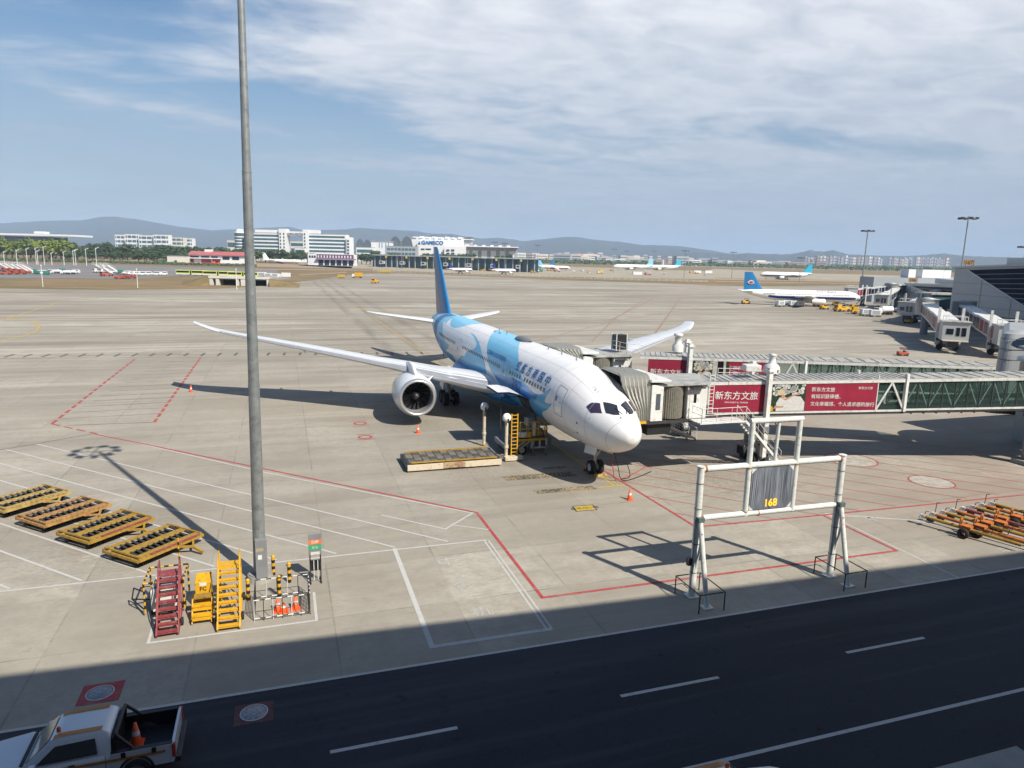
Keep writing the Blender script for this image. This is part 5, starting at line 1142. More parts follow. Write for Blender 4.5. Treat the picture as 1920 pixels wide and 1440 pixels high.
# ------------------------------------------------------------------ passenger boarding bridges
MG_WALL = mat('white_ribbed_panel', (.60, .61, .59), .5, var=.08, scale=3, dirt=(.36, .34, .30), dirt_amt=.25)
def bridge_frame(p0, ang): 
    d = Vector((cos(ang), sin(ang), 0)); n = Vector((-sin(ang), cos(ang), 0)); return Vector((p0[0], p0[1], 0)), d, n
def box_section(t, O, d, n, s0, s1, w0, w1, zb, h, roof='roofg', ribs=True):
    """floor, roof and rails of one tunnel section; zb(s) gives the floor height"""
    P = lambda s, w, z: O+d*s+n*w+Vector((0, 0, z))
    def slab(nm, mt, wa, wb, za, zc):
        m = MB(); vs = []
        for s in (s0, s1):
            for (w, z) in ((wa, za), (wb, za), (wb, zc), (wa, zc)): vs.append(P(s, w, zb(s)+z))
        m.add(vs, [(0, 1, 2, 3), (4, 5, 6, 7)[::-1]]+[(i, (i+1) % 4, 4+(i+1) % 4, 4+i) for i in range(4)]); return m.build(nm, mt, t)
    slab('floor', 'steel', w0, w1, -.32, -.10)
    r = slab('roof', roof, w0-.06, w1+.06, h, h+.10)
    if ribs:
        m = MB(); k = int((s1-s0)/.45)
        for i in range(k+1):
            s = s0+(s1-s0)*i/k; m.bar(P(s, w0, zb(s)+h+.12), P(s, w1, zb(s)+h+.12), .06, .05)
        m.build('roof_ribs', 'roofg', r)
    for w in (w0, w1):
        slab('lower_rail', 'paintw', w-.05, w+.05, -.14, .0); slab('upper_rail', 'paintw', w-.07, w+.07, h-.20, h+.02)
def side_panel(name, mt, t, O, d, n, s0, s1, w, zb, z0, z1, label=None):
    m = MB(); P = lambda s, z, ww: O+d*s+n*ww+Vector((0, 0, zb(s)+z))
    vs = [P(s0, z0, w), P(s1, z0, w), P(s1, z1, w), P(s0, z1, w), P(s0, z0, w+.04), P(s1, z0, w+.04), P(s1, z1, w+.04), P(s0, z1, w+.04)]
    m.add(vs, [(0, 1, 2, 3), (4, 5, 6, 7)[::-1], (0, 1, 5, 4), (1, 2, 6, 5), (2, 3, 7, 6), (3, 0, 4, 7)])
    o = m.build(name, mt, t)
    if label: o['label'] = label
    return o
def truss(t, O, d, n, s0, s1, w, zb, h, bays, r=.07, mt='paintw', vert=True):
    P = lambda s, z: O+d*s+n*w+Vector((0, 0, zb(s)+z)); L_ = (s1-s0)/bays
    for i in range(bays):
        a, b = s0+i*L_, s0+(i+1)*L_
        for (p, q_) in (((a, 0), ((a+b)/2, h-.2)), (((a+b)/2, h-.2), (b, 0))):
            m = MB(); m.bar(P(*p), P(*q_), r, r); m.build('truss_brace', mt, t)
def banner(t, O, d, n, s0, s1, w, zb, lines, photo=None, logo=None):
    b = side_panel('banner', 'banner', t, O, d, n, s0, s1, w-.03, zb, .02, 2.14, 'crimson advertising banner with white characters')
    P = lambda s, z: O+d*s+n*(w-.036)+Vector((0, 0, zb(s)+z))
    for body, s, z, size, al in lines: put_text('lettering', body, size, P(s, z), d, (0, 0, 1), 'paintw', b, al, bold=size*.010)
    return b
def lift_column(t, O, d, n, s, w0, w1, zt, mt='paintw'):
    P = lambda a, w, z: O+d*a+n*w+Vector((0, 0, z))
    for w in (w0-.28, w1+.28):
        m = MB(); m.bar(P(s, w, .9), P(s, w, zt), .34, .34); c = m.build('lift_column', mt, t)
        m = MB(); m.bar(P(s, w, zt), P(s, w, zt+.14), .56, .56); m.bar(P(s, w, zt+.14), P(s, w, zt+.3), .32, .32); m.build('column_cap', mt, c)
    m = MB(); m.bar(P(s, w0-.5, 3.05), P(s, w1+.5, 3.05), .45, .5); m.bar(P(s, w0+.1, .75), P(s, w1-.1, .75), .5, .45); m.build('cross_beam', 'galvd', t)
    for w in (w0+.25, w1-.25):
        m = MB(); m.bar(P(s, w, .7), P(s, w, 3.1), .62, .42); m.build('leg', 'galv', t)
    for w in (w0+.35, w1-.35):
        for a in (-.42, .42):
            m = MB(); c = P(s+a, w, .5); m.tube(c-d*.17, c+d*.17, .5, 20); m.v = m.v; m.build('wheel', 'tyre', t)
def stair(t, a, b, W_, n_steps, side, rail=1.0, mt='paintw'):
    a = Vector(a); b = Vector(b); h = Vector((b.x-a.x, b.y-a.y, 0)).normalized(); q = Vector((-h.y, h.x, 0))*W_/2
    for s in (-1, 1):
        m = MB(); m.bar(a+q*s, b+q*s, .05, .18); m.build('stringer', mt, t)
        m = MB(); up = Vector((0, 0, rail)); m.path([a+q*s, a+q*s+up, b+q*s+up, b+q*s], .022, 6); m.path([a+q*s+up*.5, b+q*s+up*.5], .018, 6)
        for k in range(1, 6): c = a.lerp(b, k/6)+q*s; m.path([c, c+up], .018, 6)
        m.build('handrail', mt, t)
    for k in range(n_steps):
        c = a.lerp(b, (k+.5)/n_steps); m = MB(); m.bar(c-q, c+q, .24, .03); m.build('tread', 'galv', t)
def railing(t, pts, h=1.05, mt='paintw'):
    for a, b in zip(pts[:-1], pts[1:]):
        a = Vector(a); b = Vector(b); m = MB(); n_ = max(1, int((b-a).length/1.1))
        for z in (h, h*.55): m.tube(a+Vector((0, 0, z)), b+Vector((0, 0, z)), .024, 6)
        for k in range(n_+1): c = a.lerp(b, k/n_); m.tube(c, c+Vector((0, 0, h)), .022, 6)
        m.build('railing', mt, t)
def cab(t, x0, v0, v1, zf=4.25, zt=7.25, xa=22.9, door=True, can=.45):
    """docking cab between the aircraft side (x = xa) and the tunnel; x0 = tunnel end"""
    xs = x0-5.55                                  # canopy plane
    def skin(y, z):                               # x of the airliner's left side at this station and height
        xl = max(.6, y-AYW); zt_, zb_, w_ = PZT(xl), PZB(xl), PW(xl); c_, h_ = (zt_+zb_)/2, (zt_-zb_)/2
        u = (z-c_)/h_; return AXW+w_*(sqrt(1-u*u) if abs(u) < .93 else .37)
    def arch(e):
        y0, y1 = v0+.25-e, v1-.25+e; z0, z1 = zf-.02, zt+.18+can+e; pts = [(y0, z0), (y0, z0+(z1-.7-z0)*.33), (y0, z0+(z1-.7-z0)*.66)]
        for k in range(7): a = pi-pi/2*k/6; pts.append((y0+.7+.7*cos(a), z1-.7+.7*sin(a)))
        for k in range(7): a = pi/2-pi/2*k/6; pts.append((y1-.7+.7*cos(a), z1-.7+.7*sin(a)))
        pts.append((y1, z0)); return pts
    rings = []; N_ = 14
    for i in range(N_+1):
        f = i/N_; rings.append([(max(skin(y, z), AXW+.9)*(1-f)+xs*f+.05*(1-f), y, z) for y, z in arch(.15*(i % 2)+.06*(1-f))])
    m = MB(); m.loft(rings, closed=False, cap=False, smooth=False); bl_ = m.build('bellows_canopy', 'rgrey', t); bl_['label'] = 'pleated grey canopy pressed against the airliner'
    m = MB(); a, b = [[(skin(y, z)+dx, y, z) for y, z in arch(.2)] for dx in (0.0, .06)]; m.loft([a, b], closed=False, cap=False); m.build('rubber_bumper', 'black', t)
    # front jamb
    m = MB(); m.box((xs+.42, v1-.12, (zf+zt)/2), (.95, .22, zt-zf+.1)); m.build('jamb', 'paintw', t, bevel=.03); m = MB(); m.box((xs+.42, v0+.12, (zf+zt)/2), (.95, .22, zt-zf+.1)); jm = m.build('jamb', 'paintw', t, bevel=.03)
    m = MB(); m.box((xs+.48, v0-.005, (zf+zt)/2+.1), (.34, .03, 1.15)); m.build('jamb_window', mat('grey_jamb_glass', (.09, .10, .12), .2), jm)
    m = MB(); m.prism([(xs-.2, v0-.1), (xs+1.25, v0-.35), (xs+1.35, v0+1), (xs+1.3, v1+.1), (xs-.2, v1+.1)], zt+can*.55, zt+can*.55+.2); m.build('front_roof', 'paintw', t, bevel=.04)
    # ribbed round curtain
    m = MB(); cx, cy = xs+1.9, (v0+v1)/2; r = (v1-v0)/2-.02; vs = []
    for i in range(121):
        a = 2*pi*i/120; rr = r+(.04 if i % 2 else 0); vs.append((cx+rr*cos(a)*.62, cy+rr*sin(a)))
    m.add([(x, y, zf+.05) for x, y in vs]+[(x, y, zt-.02) for x, y in vs], [(i, i+1, 122+i, 121+i) for i in range(120)]); m.build('ribbed_curtain', 'curtain', t)
    # box body with service door
    m = MB(); X0 = xs+2.95; m.prism([(X0, v0+.15), (x0-1.0, v0+.15), (x0-.15, v0+1.35), (x0+.3, v1-.6), (X0, v1-.15)], zf-.1, zt-.08); bo = m.build('cab_body', MG_WALL, t, bevel=.03)
    m = MB(); m.prism([(xs+.9, v0-.05), (x0-.9, v0-.05), (x0+.15, v0+1.3), (x0+.4, v1-.5), (xs+.9, v1)], zt-.06, zt+.06); m.build('cab_roof', 'roofg', t)
    yb = v0+.145
    m = MB(); m.box((X0+.62, yb, zf+1.05), (.85, .03, 2.1)); do = m.build('service_door', 'paintw', bo, bevel=.01)
    m = MB(); m.box((X0+.62, yb-.02, zf+1.45), (.22, .02, .62)); m.build('door_window', 'glassd', do)
    m = MB(); m.box((X0+.66, yb-.22, zf+2.28), (1.05, .5, .07)); m.build('door_canopy', 'steel', bo)
    m = MB(); m.box(((xa+x0)/2+.4, (v0+v1)/2, zf-.16), (x0-xa, v1-v0-.2, .24)); m.build('cab_floor', 'steel', t)
    m = MB(); m.box((xa+.8, (v0+v1)/2, zf-.10), (1.0, v1-v0, .16)); m.build('bumper_step', 'yellow', t)
    m = MB(); m.box((xa+2.6, v0+1.0, zf-.75), (1.9, 1.1, .8)); m.build('equipment_box', 'black', t)
    return X0
# ---- bridge 1 (front door)
O, d, n = bridge_frame((30.1, 43.9), math.atan2(-6.6, 23.7)); zb1 = lambda s: 4.2+.0305*s
b1 = thing('boarding_bridge', 'near boarding bridge with crimson banners and glass rear half, docked at the front door', 'boarding bridge', (30.1, 45.2, 0), group='boarding bridges at the big airliner')
cab(b1, 30.1, 42.45, 47.0, 4.2, 6.72)
box_section(b1, O, d, n, 0, 15.2, 0, 2.75, zb1, 2.32)
bn = banner(b1, O, d, n, .15, 4.05, 0, zb1, [('新东方文旅', 2.15, 1.05, .66, 'CENTER'), ('NEW ORIENTAL TOURISM', 2.15, .72, .15, 'CENTER')])
side_panel('end_post', 'banner', b1, O, d, n, 4.05, 4.55, -.02, zb1, .0, 2.30)
bn = banner(b1, O, d, n, 7.45, 12.9, 0, zb1, [('新东方文旅', 7.85, 1.55, .36, 'LEFT'), ('有知识获得感、', 7.85, 1.02, .36, 'LEFT'), ('文化幸福感、个人追求感的旅行', 7.85, .45, .355, 'LEFT'), ('新东方文旅', 12.55, 1.62, .22, 'RIGHT')])
def photo_banner(t, O, d, n, s0, s1, zb):
    pb_ = side_panel('photo_banner', 'leafp', t, O, d, n, s0, s1, -.03, zb, .02, 2.14, 'printed banner of people in white among white blossom')
    P = lambda s, z, k=0: O+d*s+n*(-.036-k*.004)+Vector((0, 0, zb(s)+z)); L_ = s1-s0
    rnd = random.Random(5); m = MB()
    for k in range(60):
        s = s0+L_*(.12+.85*rnd.random()); z = 1.3+.75*rnd.random(); r = .05+.11*rnd.random()
        m.add([P(s+r*cos(a)*(1+.3*rnd.random()), z+r*sin(a)) for a in [2*pi*i/9 for i in range(9)]], [tuple(range(9))])
    m.build('blossom_print', 'flowp', pb_, recalc=False)
    def blob(nm, mt, pts, k=1): MB().add([P(s0+L_*x, z, k) for x, z in pts], [tuple(range(len(pts)))]).build(nm, mt, pb_, recalc=False)
    blob('white_clothing_print', 'flowp', [(.22, .05), (.98, .05), (1.0-.02, .7), (.86, 1.15), (.66, 1.2), (.5, 1.05), (.42, 1.15), (.3, 1.1), (.22, .7)])
    blob('hat_print', 'hat', [(.22, 1.32), (.24, 1.62), (.32, 1.75), (.40, 1.62), (.44, 1.36), (.30, 1.26)], 2)
    blob('arm_print', 'skin', [(.40, .95), (.72, 1.36), (.84, 1.42), (.82, 1.30), (.66, 1.2), (.46, .86)], 2); blob('face_print', 'skin', [(.33, 1.06), (.35, 1.3), (.44, 1.28), (.43, 1.02)], 3)
    blob('arm_print', 'skin', [(.14, .2), (.2, .48), (.42, .42), (.42, .32), (.24, .3)], 2); blob('flower_print', 'yellow', [(.02, .1), (.06, .5), (.13, .4), (.15, .05)], 2)
photo_banner(b1, O, d, n, 4.6, 7.45, zb1)
truss(b1, O, d, n, 12.95, 15.1, 0, zb1, 2.32, 1, .13); side_panel('glass_side', 'tglass', b1, O, d, n, 12.95, 15.2, .10, zb1, 0, 2.2)
m = MB(); m.bar(O+d*15.15+Vector((0, 0, zb1(15)-.15)), O+d*15.15+Vector((0, 0, zb1(15)+2.75)), .24, .24); m.build('portal_post', 'paintw', b1)
m = MB(); m.bar(O+d*12.95+Vector((0, 0, zb1(13)-.1)), O+d*12.95+Vector((0, 0, zb1(13)+2.7)), .08, .08); m.build('portal_post', 'paintw', b1)
side_panel('rear_side', 'tglass', b1, O, d, n, 4.0, 15.2, 2.70, zb1, 0, 2.2)
def glass_part(t, O, d, n, s0, s1, zb, bays):
    box_section(t, O, d, n, s0, s1, .22, 2.55, zb, 2.28, ribs=False)
    for w in (.24, 2.53):
        k = bays*2
        for i in range(k):
            a = s0+(s1-s0)*i/k; b = s0+(s1-s0)*(i+1)/k; side_panel('glass_pane', 'tglass', t, O, d, n, a+.03, b-.03, w, zb, .0, 2.14)
        for i in range(k+1):
            a = s0+(s1-s0)*i/k; m = MB(); m.bar(O+d*a+n*(w+.02)+Vector((0, 0, zb(a))), O+d*a+n*(w+.02)+Vector((0, 0, zb(a)+2.3)), .07, .07); m.build('mullion', 'steel', t)
    truss(t, O, d, n, s0, s1, .36, zb, 2.32, bays, .06); truss(t, O, d, n, s0, s1, 2.42, zb, 2.32, bays, .06)
    m = MB(); k = int((s1-s0)/1.0)
    for i in range(k): a = s0+(s1-s0)*(i+.5)/k; m.bar(O+d*a+n*.2+Vector((0, 0, zb(a)+2.40)), O+d*a+n*2.57+Vector((0, 0, zb(a)+2.40)), .03, .03)
    m.build('roof_seams', 'steel', t)
    side_panel('handrail_inside', mat('green_interior_band', (.05, .12, .08), .6), t, O, d, n, s0, s1, 2.40, zb, .25, .62)
glass_part(b1, O, d, n, 15.3, 33, zb1, 9)
m = MB()
for a in range(16, 33, 1): m.bar(O+d*a+n*.3+Vector((0, 0, zb1(a)-.38)), O+d*(a+.5)+n*2.4+Vector((0, 0, zb1(a)-.38)), .10)
m.bar(O+d*9+n*1.3+Vector((0, 0, zb1(9)-.45)), O+d*33+n*1.3+Vector((0, 0, zb1(33)-.5)), .25, .2); m.build('under_frame', 'black', b1)
lift_column(b1, O, d, n, 4.45, 0, 2.75, 7.45)
q = lambda s, w, z: tuple(O+d*s+n*w+Vector((0, 0, z)))
m = MB(); m.box((29.6, 41.75, 4.12), (3.8, 1.35, .08)); m.build('service_platform', 'paintw', b1)
railing(b1, [(27.8, 42.35, 4.15), (27.8, 41.1, 4.15), (31.5, 41.1, 4.15)]); stair(b1, (31.6, 41.8, 4.1), (36.2, 43.2, .1), .8, 16, 1)
m = MB()
for x in (29.65, 30.05): m.bar((x, 43.15, 4.3), (x, 43.15, 7.4), .045)
for k in range(11): m.bar((29.65, 43.15, 4.5+.27*k), (30.05, 43.15, 4.5+.27*k), .035)
m.build('roof_ladder', 'paintw', b1); railing(b1, [(30.3, 43.2, 7.0), (31.8, 42.8, 7.0), (31.9, 44, 7.0)], .7)
stair(b1, tuple(G(1226, 789, 3.7)), tuple(G(1298, 822, .05)), .7, 14, 1)
m = MB(); m.path([q(4.9, -.35, 4.0), q(5.3, -.6, 3.2), q(5.2, -.5, 2.0), q(4.9, -.35, 2.2)], .05, 8); m.build('cable_loop', 'black', b1)
for i, (s, w) in enumerate(((5.0, .5), (5.6, .9), (11.5, .3))):
    m = MB(); m.tube(q(s, w, 7.0+.03*s), q(s, w, 7.25+.03*s), .12, 10); m.build('roof_vent', 'paintw', b1)
m = MB(); m.box(q(3.6, 1.2, 7.5), (1.2, .9, .5), math.atan2(-6.6, 23.7)); m.build('air_unit', 'paintw', b1, bevel=.05)
# small caged unit under the stairs
t = thing('caged_unit', 'small dark caged unit under the near bridge stairs', 'ground unit', (35.2, 45.6, 0))
m = MB(); m.box((35.2, 45.6, .55), (1.1, .9, .7)); m.build('body', 'black', t)
m = MB()
for x in (34.55, 35.85):
    for y in (45.0, 46.2): m.tube((x, y, 0), (x, y, 1.2), .025, 6)
m.path([(34.55, 45, 1.2), (35.85, 45, 1.2), (35.85, 46.2, 1.2), (34.55, 46.2, 1.2), (34.55, 45, 1.2)], .025, 6); m.build('cage', 'ivory', t)
# ---- bridge 2 (second door)
O2, d2, n2 = bridge_frame((29.8, 54.0), math.atan2(-12.9, 24.6)); zb2 = lambda s: 4.72+.016*s
b2 = thing('boarding_bridge', 'rear boarding bridge seen over the near one, docked at the second door with red banners', 'boarding bridge', (30, 56, 0), group='boarding bridges at the big airliner')
cab(b2, 30.4, 55.0, 59.5, 4.35, 6.95, 23.9)
box_section(b2, O2, d2, n2, 0, 13.8, 0, 2.75, zb2, 2.32)
banner(b2, O2, d2, n2, .7, 3.6, 0, zb2, [('新东方文旅', 2.3, .80, .56, 'CENTER')]); side_panel('end_post', 'banner', b2, O2, d2, n2, 3.6, 4.1, -.02, zb2, 0, 2.3)
photo_banner(b2, O2, d2, n2, 4.5, 6.2, zb2); side_panel('end_panel', 'glassd', b2, O2, d2, n2, 6.6, 7.1, -.02, zb2, 0, 2.3); side_panel('green_print', 'leafp', b2, O2, d2, n2, 7.3, 7.55, -.03, zb2, 0, 2.3)
banner(b2, O2, d2, n2, 7.55, 11.6, 0, zb2, [('新东方文旅', 7.9, 1.45, .36, 'LEFT'), ('有知识获得感、', 7.9, .95, .36, 'LEFT'), ('新东方文旅', 11.3, 1.3, .25, 'RIGHT')])
truss(b2, O2, d2, n2, 11.7, 13.8, 0, zb2, 2.32, 1, .12); side_panel('glass_side', 'tglass', b2, O2, d2, n2, 11.65, 13.8, .1, zb2, 0, 2.2)
m = MB(); m.bar(O2+d2*13.8+Vector((0, 0, 4.4)), O2+d2*13.8+Vector((0, 0, 7.3)), .22, .22); m.build('portal_post', 'paintw', b2)
glass_part(b2, O2, d2, n2, 13.9, 28.5, zb2, 8); lift_column(b2, O2, d2, n2, 4.2, 0, 2.75, 8.1)
m = MB()
q2 = lambda s, w, z: tuple(O2+d2*s+n2*w+Vector((0, 0, z)))
railing(b2, [q2(-2.5, 2.2, 7.2), q2(-1.2, .2, 7.2), q2(.2, .2, 7.1)], .9)
m = MB(); m.box((29.3, 57.2, 7.95), (1.0, .9, 1.35)); lb_ = m.build('roof_light_box', 'black', b2)
m = MB()
for dx in (-.52, .52):
    for dy in (-.47, .47): m.tube((29.3+dx, 57.2+dy, 7.2), (29.3+dx, 57.2+dy, 8.75), .05, 6)
m.build('box_frame', 'paintw', lb_)
m = MB(); m.lathe([(.5, 7.35), (.5, 7.9), (.3, 8.1), (.3, 8.7), (.4, 8.75), (.4, 8.95), (.05, 9.0)], q2(3.3, 2.2, 0), 16); m.build('ventilation_stack', 'paintw', b2)
m = MB(); m.lathe([(.62, 6.9), (.62, 7.3), (.5, 7.5), (.25, 7.7), (.25, 8.2), (.36, 8.3), (.05, 8.4)], q(5.6, 2.2, .1), 16); m.build('ventilation_stack', 'paintw', b1)
railing(b2, [q2(5.4, -.6, 4.1), q2(7.2, -.6, 4.1)], 1.0)
# rotunda, pier legs and the dark glass stair hall they lead into
t = thing('rotunda', 'grey drum and twin legs carrying the glass bridges at the right edge', 'rotunda', (60, 39, 0))
m = MB(); m.lathe([(2.6, 4.2), (2.6, 7.9), (2.85, 7.95), (2.85, 8.15), (.1, 8.3)], (60.0, 39.3, 0), 32); m.build('drum', 'clad', t)
for x in (56.4, 58.4): m = MB(); m.box((x, 38.1, 2.15), (.75, .7, 4.3)); m.build('leg', 'galvd', t)
m = MB(); m.box((57.4, 38.1, 4.1), (3.2, 1.0, .5)); m.build('cross_head', 'steel', t)
m = MB(); m.box((57.4, 38.1, .18), (3.6, 1.6, .36)); m.build('footing', 'conc', t)
t = thing('link_building', 'dark glass link block under the bridges at the right edge', 'building', (80, 44, 0))
m = MB(); m.box((82, 40.2, 4.2), (38, 8.2, 8.4)); b_ = m.build('wall', 'clad', t)
m = MB(); m.box((82, 36.05, 2.1), (37.6, .1, 3.6)); m.build('glass_front', 'glassb', b_)
for k in range(22): m = MB(); m.box((63.6+1.7*k, 35.98, 2.1), (.08, .06, 3.6)); m.build('mullion', 'galv', b_)
m = MB(); m.box((82, 40.2, 8.5), (39, 8.8, .25)); m.build('roof', 'roofg', t)
t = thing('terminal_pod', 'silver clad rounded pod with a dark oval window at the right edge', 'building', tuple(A(1925, 74)))
c = A(1899, 73); e2 = A(1899, 1).normalized(); e1 = Vector((cos(R(-22)), sin(R(-22)), 0)); pts = []
m = MB()
for k in range(9): a = pi+pi/2*k/8*1.0; pts.append(c+e1*(1.6+1.6*cos(a))+e2*(1.6+1.6*sin(a)))
pts += [c+e1*22, c+e1*22+e2*16, c+e2*16]
rings = [[Vector((p.x, p.y, z))+(c+e1*8+e2*8-Vector((p.x, p.y, 0)))*k for p in pts] for z, k in ((.5, .0), (6.4, 0), (7.8, .01), (8.6, .03), (8.95, .10), (9.05, .4))]
m.loft(rings, smooth=False); pd = m.build('cladding', mat('pod_grey_cladding', (.34, .36, .37), .45, .1, var=.1, scale=.6), t)
for z in (5.9, 7.0, 8.1):
    m = MB(); pp = [Vector((p.x, p.y, z))+(p-(c+e1*8+e2*8)).normalized()*.02 for p in pts[:10]]; m.path(pp, .03, 5); m.build('panel_joint', 'steel', pd)
m = MB(); vv = [c+e1*(2.9+1.5*cos(a))-e2*.03+Vector((0, 0, 7.75+.65*sin(a))) for a in [2*pi*k/24 for k in range(24)]]; m.add(vv, [tuple(range(24))]); m.build('oval_window', 'glassb', pd)

# ---- far bridges (parked)
def far_bridge(label, p_cab, p_rot, z0=2.45, z1_=4.8, red=True, group='parked boarding bridges along the pier'):
    ang = math.atan2(p_rot[1]-p_cab[1], p_rot[0]-p_cab[0]); L_ = math.hypot(p_rot[0]-p_cab[0], p_rot[1]-p_cab[1])
    t = thing('boarding_bridge', label, 'boarding bridge', (p_cab[0], p_cab[1], 0), ang, group)
    zb = lambda s: z0+(z1_-z0)*s/L_
    m = MB(); m.box((-1.2, 0, z0+1.55), (3.4, 4.2, 3.3)); bo = m.build('cab_body', 'clad', t, False, bevel=.05)
    for y, w in ((-1.25, .7), (-.35, .55), (.9, 1.1)):
        m = MB(); m.box((-2.94, y, z0+1.55), (.06, w, 1.5 if y < .5 else 1.0)); m.build('cab_window', 'glassd', bo, False)
    m = MB(); m.box((-3.3, 0, z0-.05), (1.1, 4.0, .14)); m.build('front_lip', 'ivory', t, False)
    m = MB(); m.box((-1.2, 0, z0+3.3), (3.9, 4.7, .14)); m.build('cab_roof', 'roofg', t, False)
    m = MB()
    for x in (-2.6, .2):
        for y in (-1.7, 1.7): m.tube((x, y, z0+3.3), (x, y, z0+4.2), .05, 6)
    m.path([(-2.6, -1.7, z0+4.2), (.2, -1.7, z0+4.2), (.2, 1.7, z0+4.2), (-2.6, 1.7, z0+4.2), (-2.6, -1.7, z0+4.2)], .05, 6); m.build('roof_railing', 'paintw', t, False)
    for (a, b, w, mt) in ((.5, L_*.48, 1.5, 'paintw'), (L_*.48, L_, 1.3, 'paintw')):
        m = MB(); h = 2.9 if w > 1.4 else 2.6
        vs = [(s, y, zb(s)+z) for s in (a, b) for (y, z) in ((-w, 0), (w, 0), (w, h), (-w, h))]
        m.add(vs, [(0, 1, 2, 3), (4, 5, 6, 7)]+[(i, (i+1) % 4, 4+(i+1) % 4, 4+i) for i in range(4)]); tn = m.build('tunnel', mt, t, False)
        for sg in (-1, 1):
            k = 5
            for i in range(k):
                s0_, s1_ = a+(b-a)*(i+.08)/k, a+(b-a)*(i+.92)/k; y = sg*(w+.03)
                isred = red and w > 1.4 and i in (0, 1, 3)
                MB().add([(s0_, y, zb(s0_)+.35), (s1_, y, zb(s1_)+.35), (s1_, y, zb(s1_)+h-.45), (s0_, y, zb(s0_)+h-.45)], [(0, 1, 2, 3)]).build('banner' if isred else 'window', 'banner' if isred else 'glassb', tn, False)
    for y in (-1.9, 1.9): m = MB(); m.bar((3.6, y, .9), (3.6, y, 7.9), .4, .4); m.build('lift_column', 'paintw', t, False)
    m = MB(); m.bar((3.6, -2, z0-.5), (3.6, 2, z0-.5), .5, .5); m.bar((3.6, -1.6, .8), (3.6, 1.6, .8), .6, .5); m.bar((3.6, -1.1, .8), (3.6, -1.1, z0), .5); m.bar((3.6, 1.1, .8), (3.6, 1.1, z0), .5); m.build('carriage', 'steel', t, False)
    for y in (-1.3, 1.3): m = MB(); m.tube((3.2, y, .55), (4.0, y, .55), .55, 14); m.build('wheel', 'tyre', t, False)
    m = MB(); m.box((-.8, 0, z0-.8), (1.6, 1.8, 1.1)); m.build('under_box', 'steel', t, False)
    m = MB(); m.lathe([(2.3, z1_-.3), (2.3, z1_+3.2), (2.6, z1_+3.25), (.1, z1_+3.7)], (L_+1.5, 0, 0), 20); m.build('rotunda', 'clad', t, False)
    m = MB(); m.tube((L_+1.5, 0, 0), (L_+1.5, 0, z1_), .8, 14); m.build('pillar', 'galvd', t, False)
    m = MB(); m.bar((L_*.3, -1.9, 3.9), (L_*.3-4.0, -2.4, .1), .7, .12); m.build('stair', 'galv', t, False)
    return t
far_bridge('parked bridge seen end on, its cab windows facing the camera left of the other one', A(1806, 127)[:2], A(1752, 158)[:2])
far_bridge('parked bridge with long red banners running back from the right picture edge', A(1912, 121)[:2], A(1824, 152)[:2])
far_bridge('parked bridge with a glazed cab beside the narrow body airliner gate', A(1716, 190)[:2], A(1766, 214)[:2])
far_bridge('small parked bridge cab between the docked one and the pier', A(1664, 232)[:2], A(1690, 262)[:2], red=False)
fb = far_bridge('white boarding bridge docked at the nose of the narrow body airliner', A(1609, 263)[:2], A(1670, 262)[:2], 3.4, 5.4)

p0 = A(1750, 186); t = thing('rotunda_node', 'dark glass junction box between the parked bridges and the pier', 'building', tuple(p0))
m = MB(); m.box((A(1772, 190).x, A(1772, 190).y, 6.2), (8, 7, 3.6), -TA); m.build('wall', 'glasst', t); m = MB(); m.box((A(1772, 190).x, A(1772, 190).y, 8.2), (9, 8, .4), -TA); m.build('roof', 'roofg', t); m = MB(); m.box((A(1772, 190).x, A(1772, 190).y, 2.2), (3, 3, 4.4), -TA); m.build('pillar', 'galvd', t)
# ------------------------------------------------------------------ terminal behind the camera (throws the long shade) and the pier ahead
t = thing('terminal_building', 'terminal front behind the viewpoint whose roof edge shades the road', 'building', (-40, -20, 0))
def roofz(x): return 30.75-.0463*(x-3.5)
m = MB(); X0, X1, Y0, Y1 = -190, 110, -60, -.9
vs = [(X0, Y0, 0), (X1, Y0, 0), (X1, Y1, 0), (X0, Y1, 0), (X0, Y0, roofz(X0)-.6), (X1, Y0, roofz(X1)-.6), (X1, Y1, roofz(X1)-.6), (X0, Y1, roofz(X0)-.6)]
m.add(vs, [(0, 1, 2, 3)[::-1], (4, 5, 6, 7), (0, 1, 5, 4), (1, 2, 6, 5), (2, 3, 7, 6), (3, 0, 4, 7)]); m.build('wall', 'clad', t)
m = MB(); vs = [(x, y, roofz(x)+z) for z in (-.6, 0) for x, y in ((X0-1, Y0-1), (X1+1, Y0-1), (X1+1, Y1+.35), (X0-1, Y1+.35))]
m.add(vs, [(0, 1, 2, 3)[::-1], (4, 5, 6, 7)]+[(i, (i+1) % 4, 4+(i+1) % 4, 4+i) for i in range(4)]); m.build('roof', 'roofg', t)
for k in range(30):
    if k in (19,): continue
    m = MB(); m.box((X0+5+k*10, Y1+.03, 15), (9, .04, 12)); m.build('window', 'glassb', t)
PGL = mat('dark_navy_louvre_glass', (.008, .012, .035), .6, var=.3, scale=.2); PGL.node_tree.nodes['Principled BSDF'].inputs['Specular IOR Level'].default_value = .1
class Pl:                                        # a vertical facade plane through two ground points
    def __init__(s, p, q): s.p = Vector((p[0], p[1], 0)); s.d = (Vector((q[0], q[1], 0))-s.p).normalized(); s.n = Vector((-s.d.y, s.d.x, 0)); s.L = (Vector((q[0], q[1], 0))-s.p).length
    def pt(s, px, py, off=0.0):
        r = _ray(px, py); c = Vector((0, 0, CAMH)); tt = ((s.p-s.n*off)-c).dot(s.n)/r.dot(s.n); return c+r*tt
    def xy(s, a, z, off=0.0): v = s.p+s.d*a-s.n*off; return Vector((v.x, v.y, z))
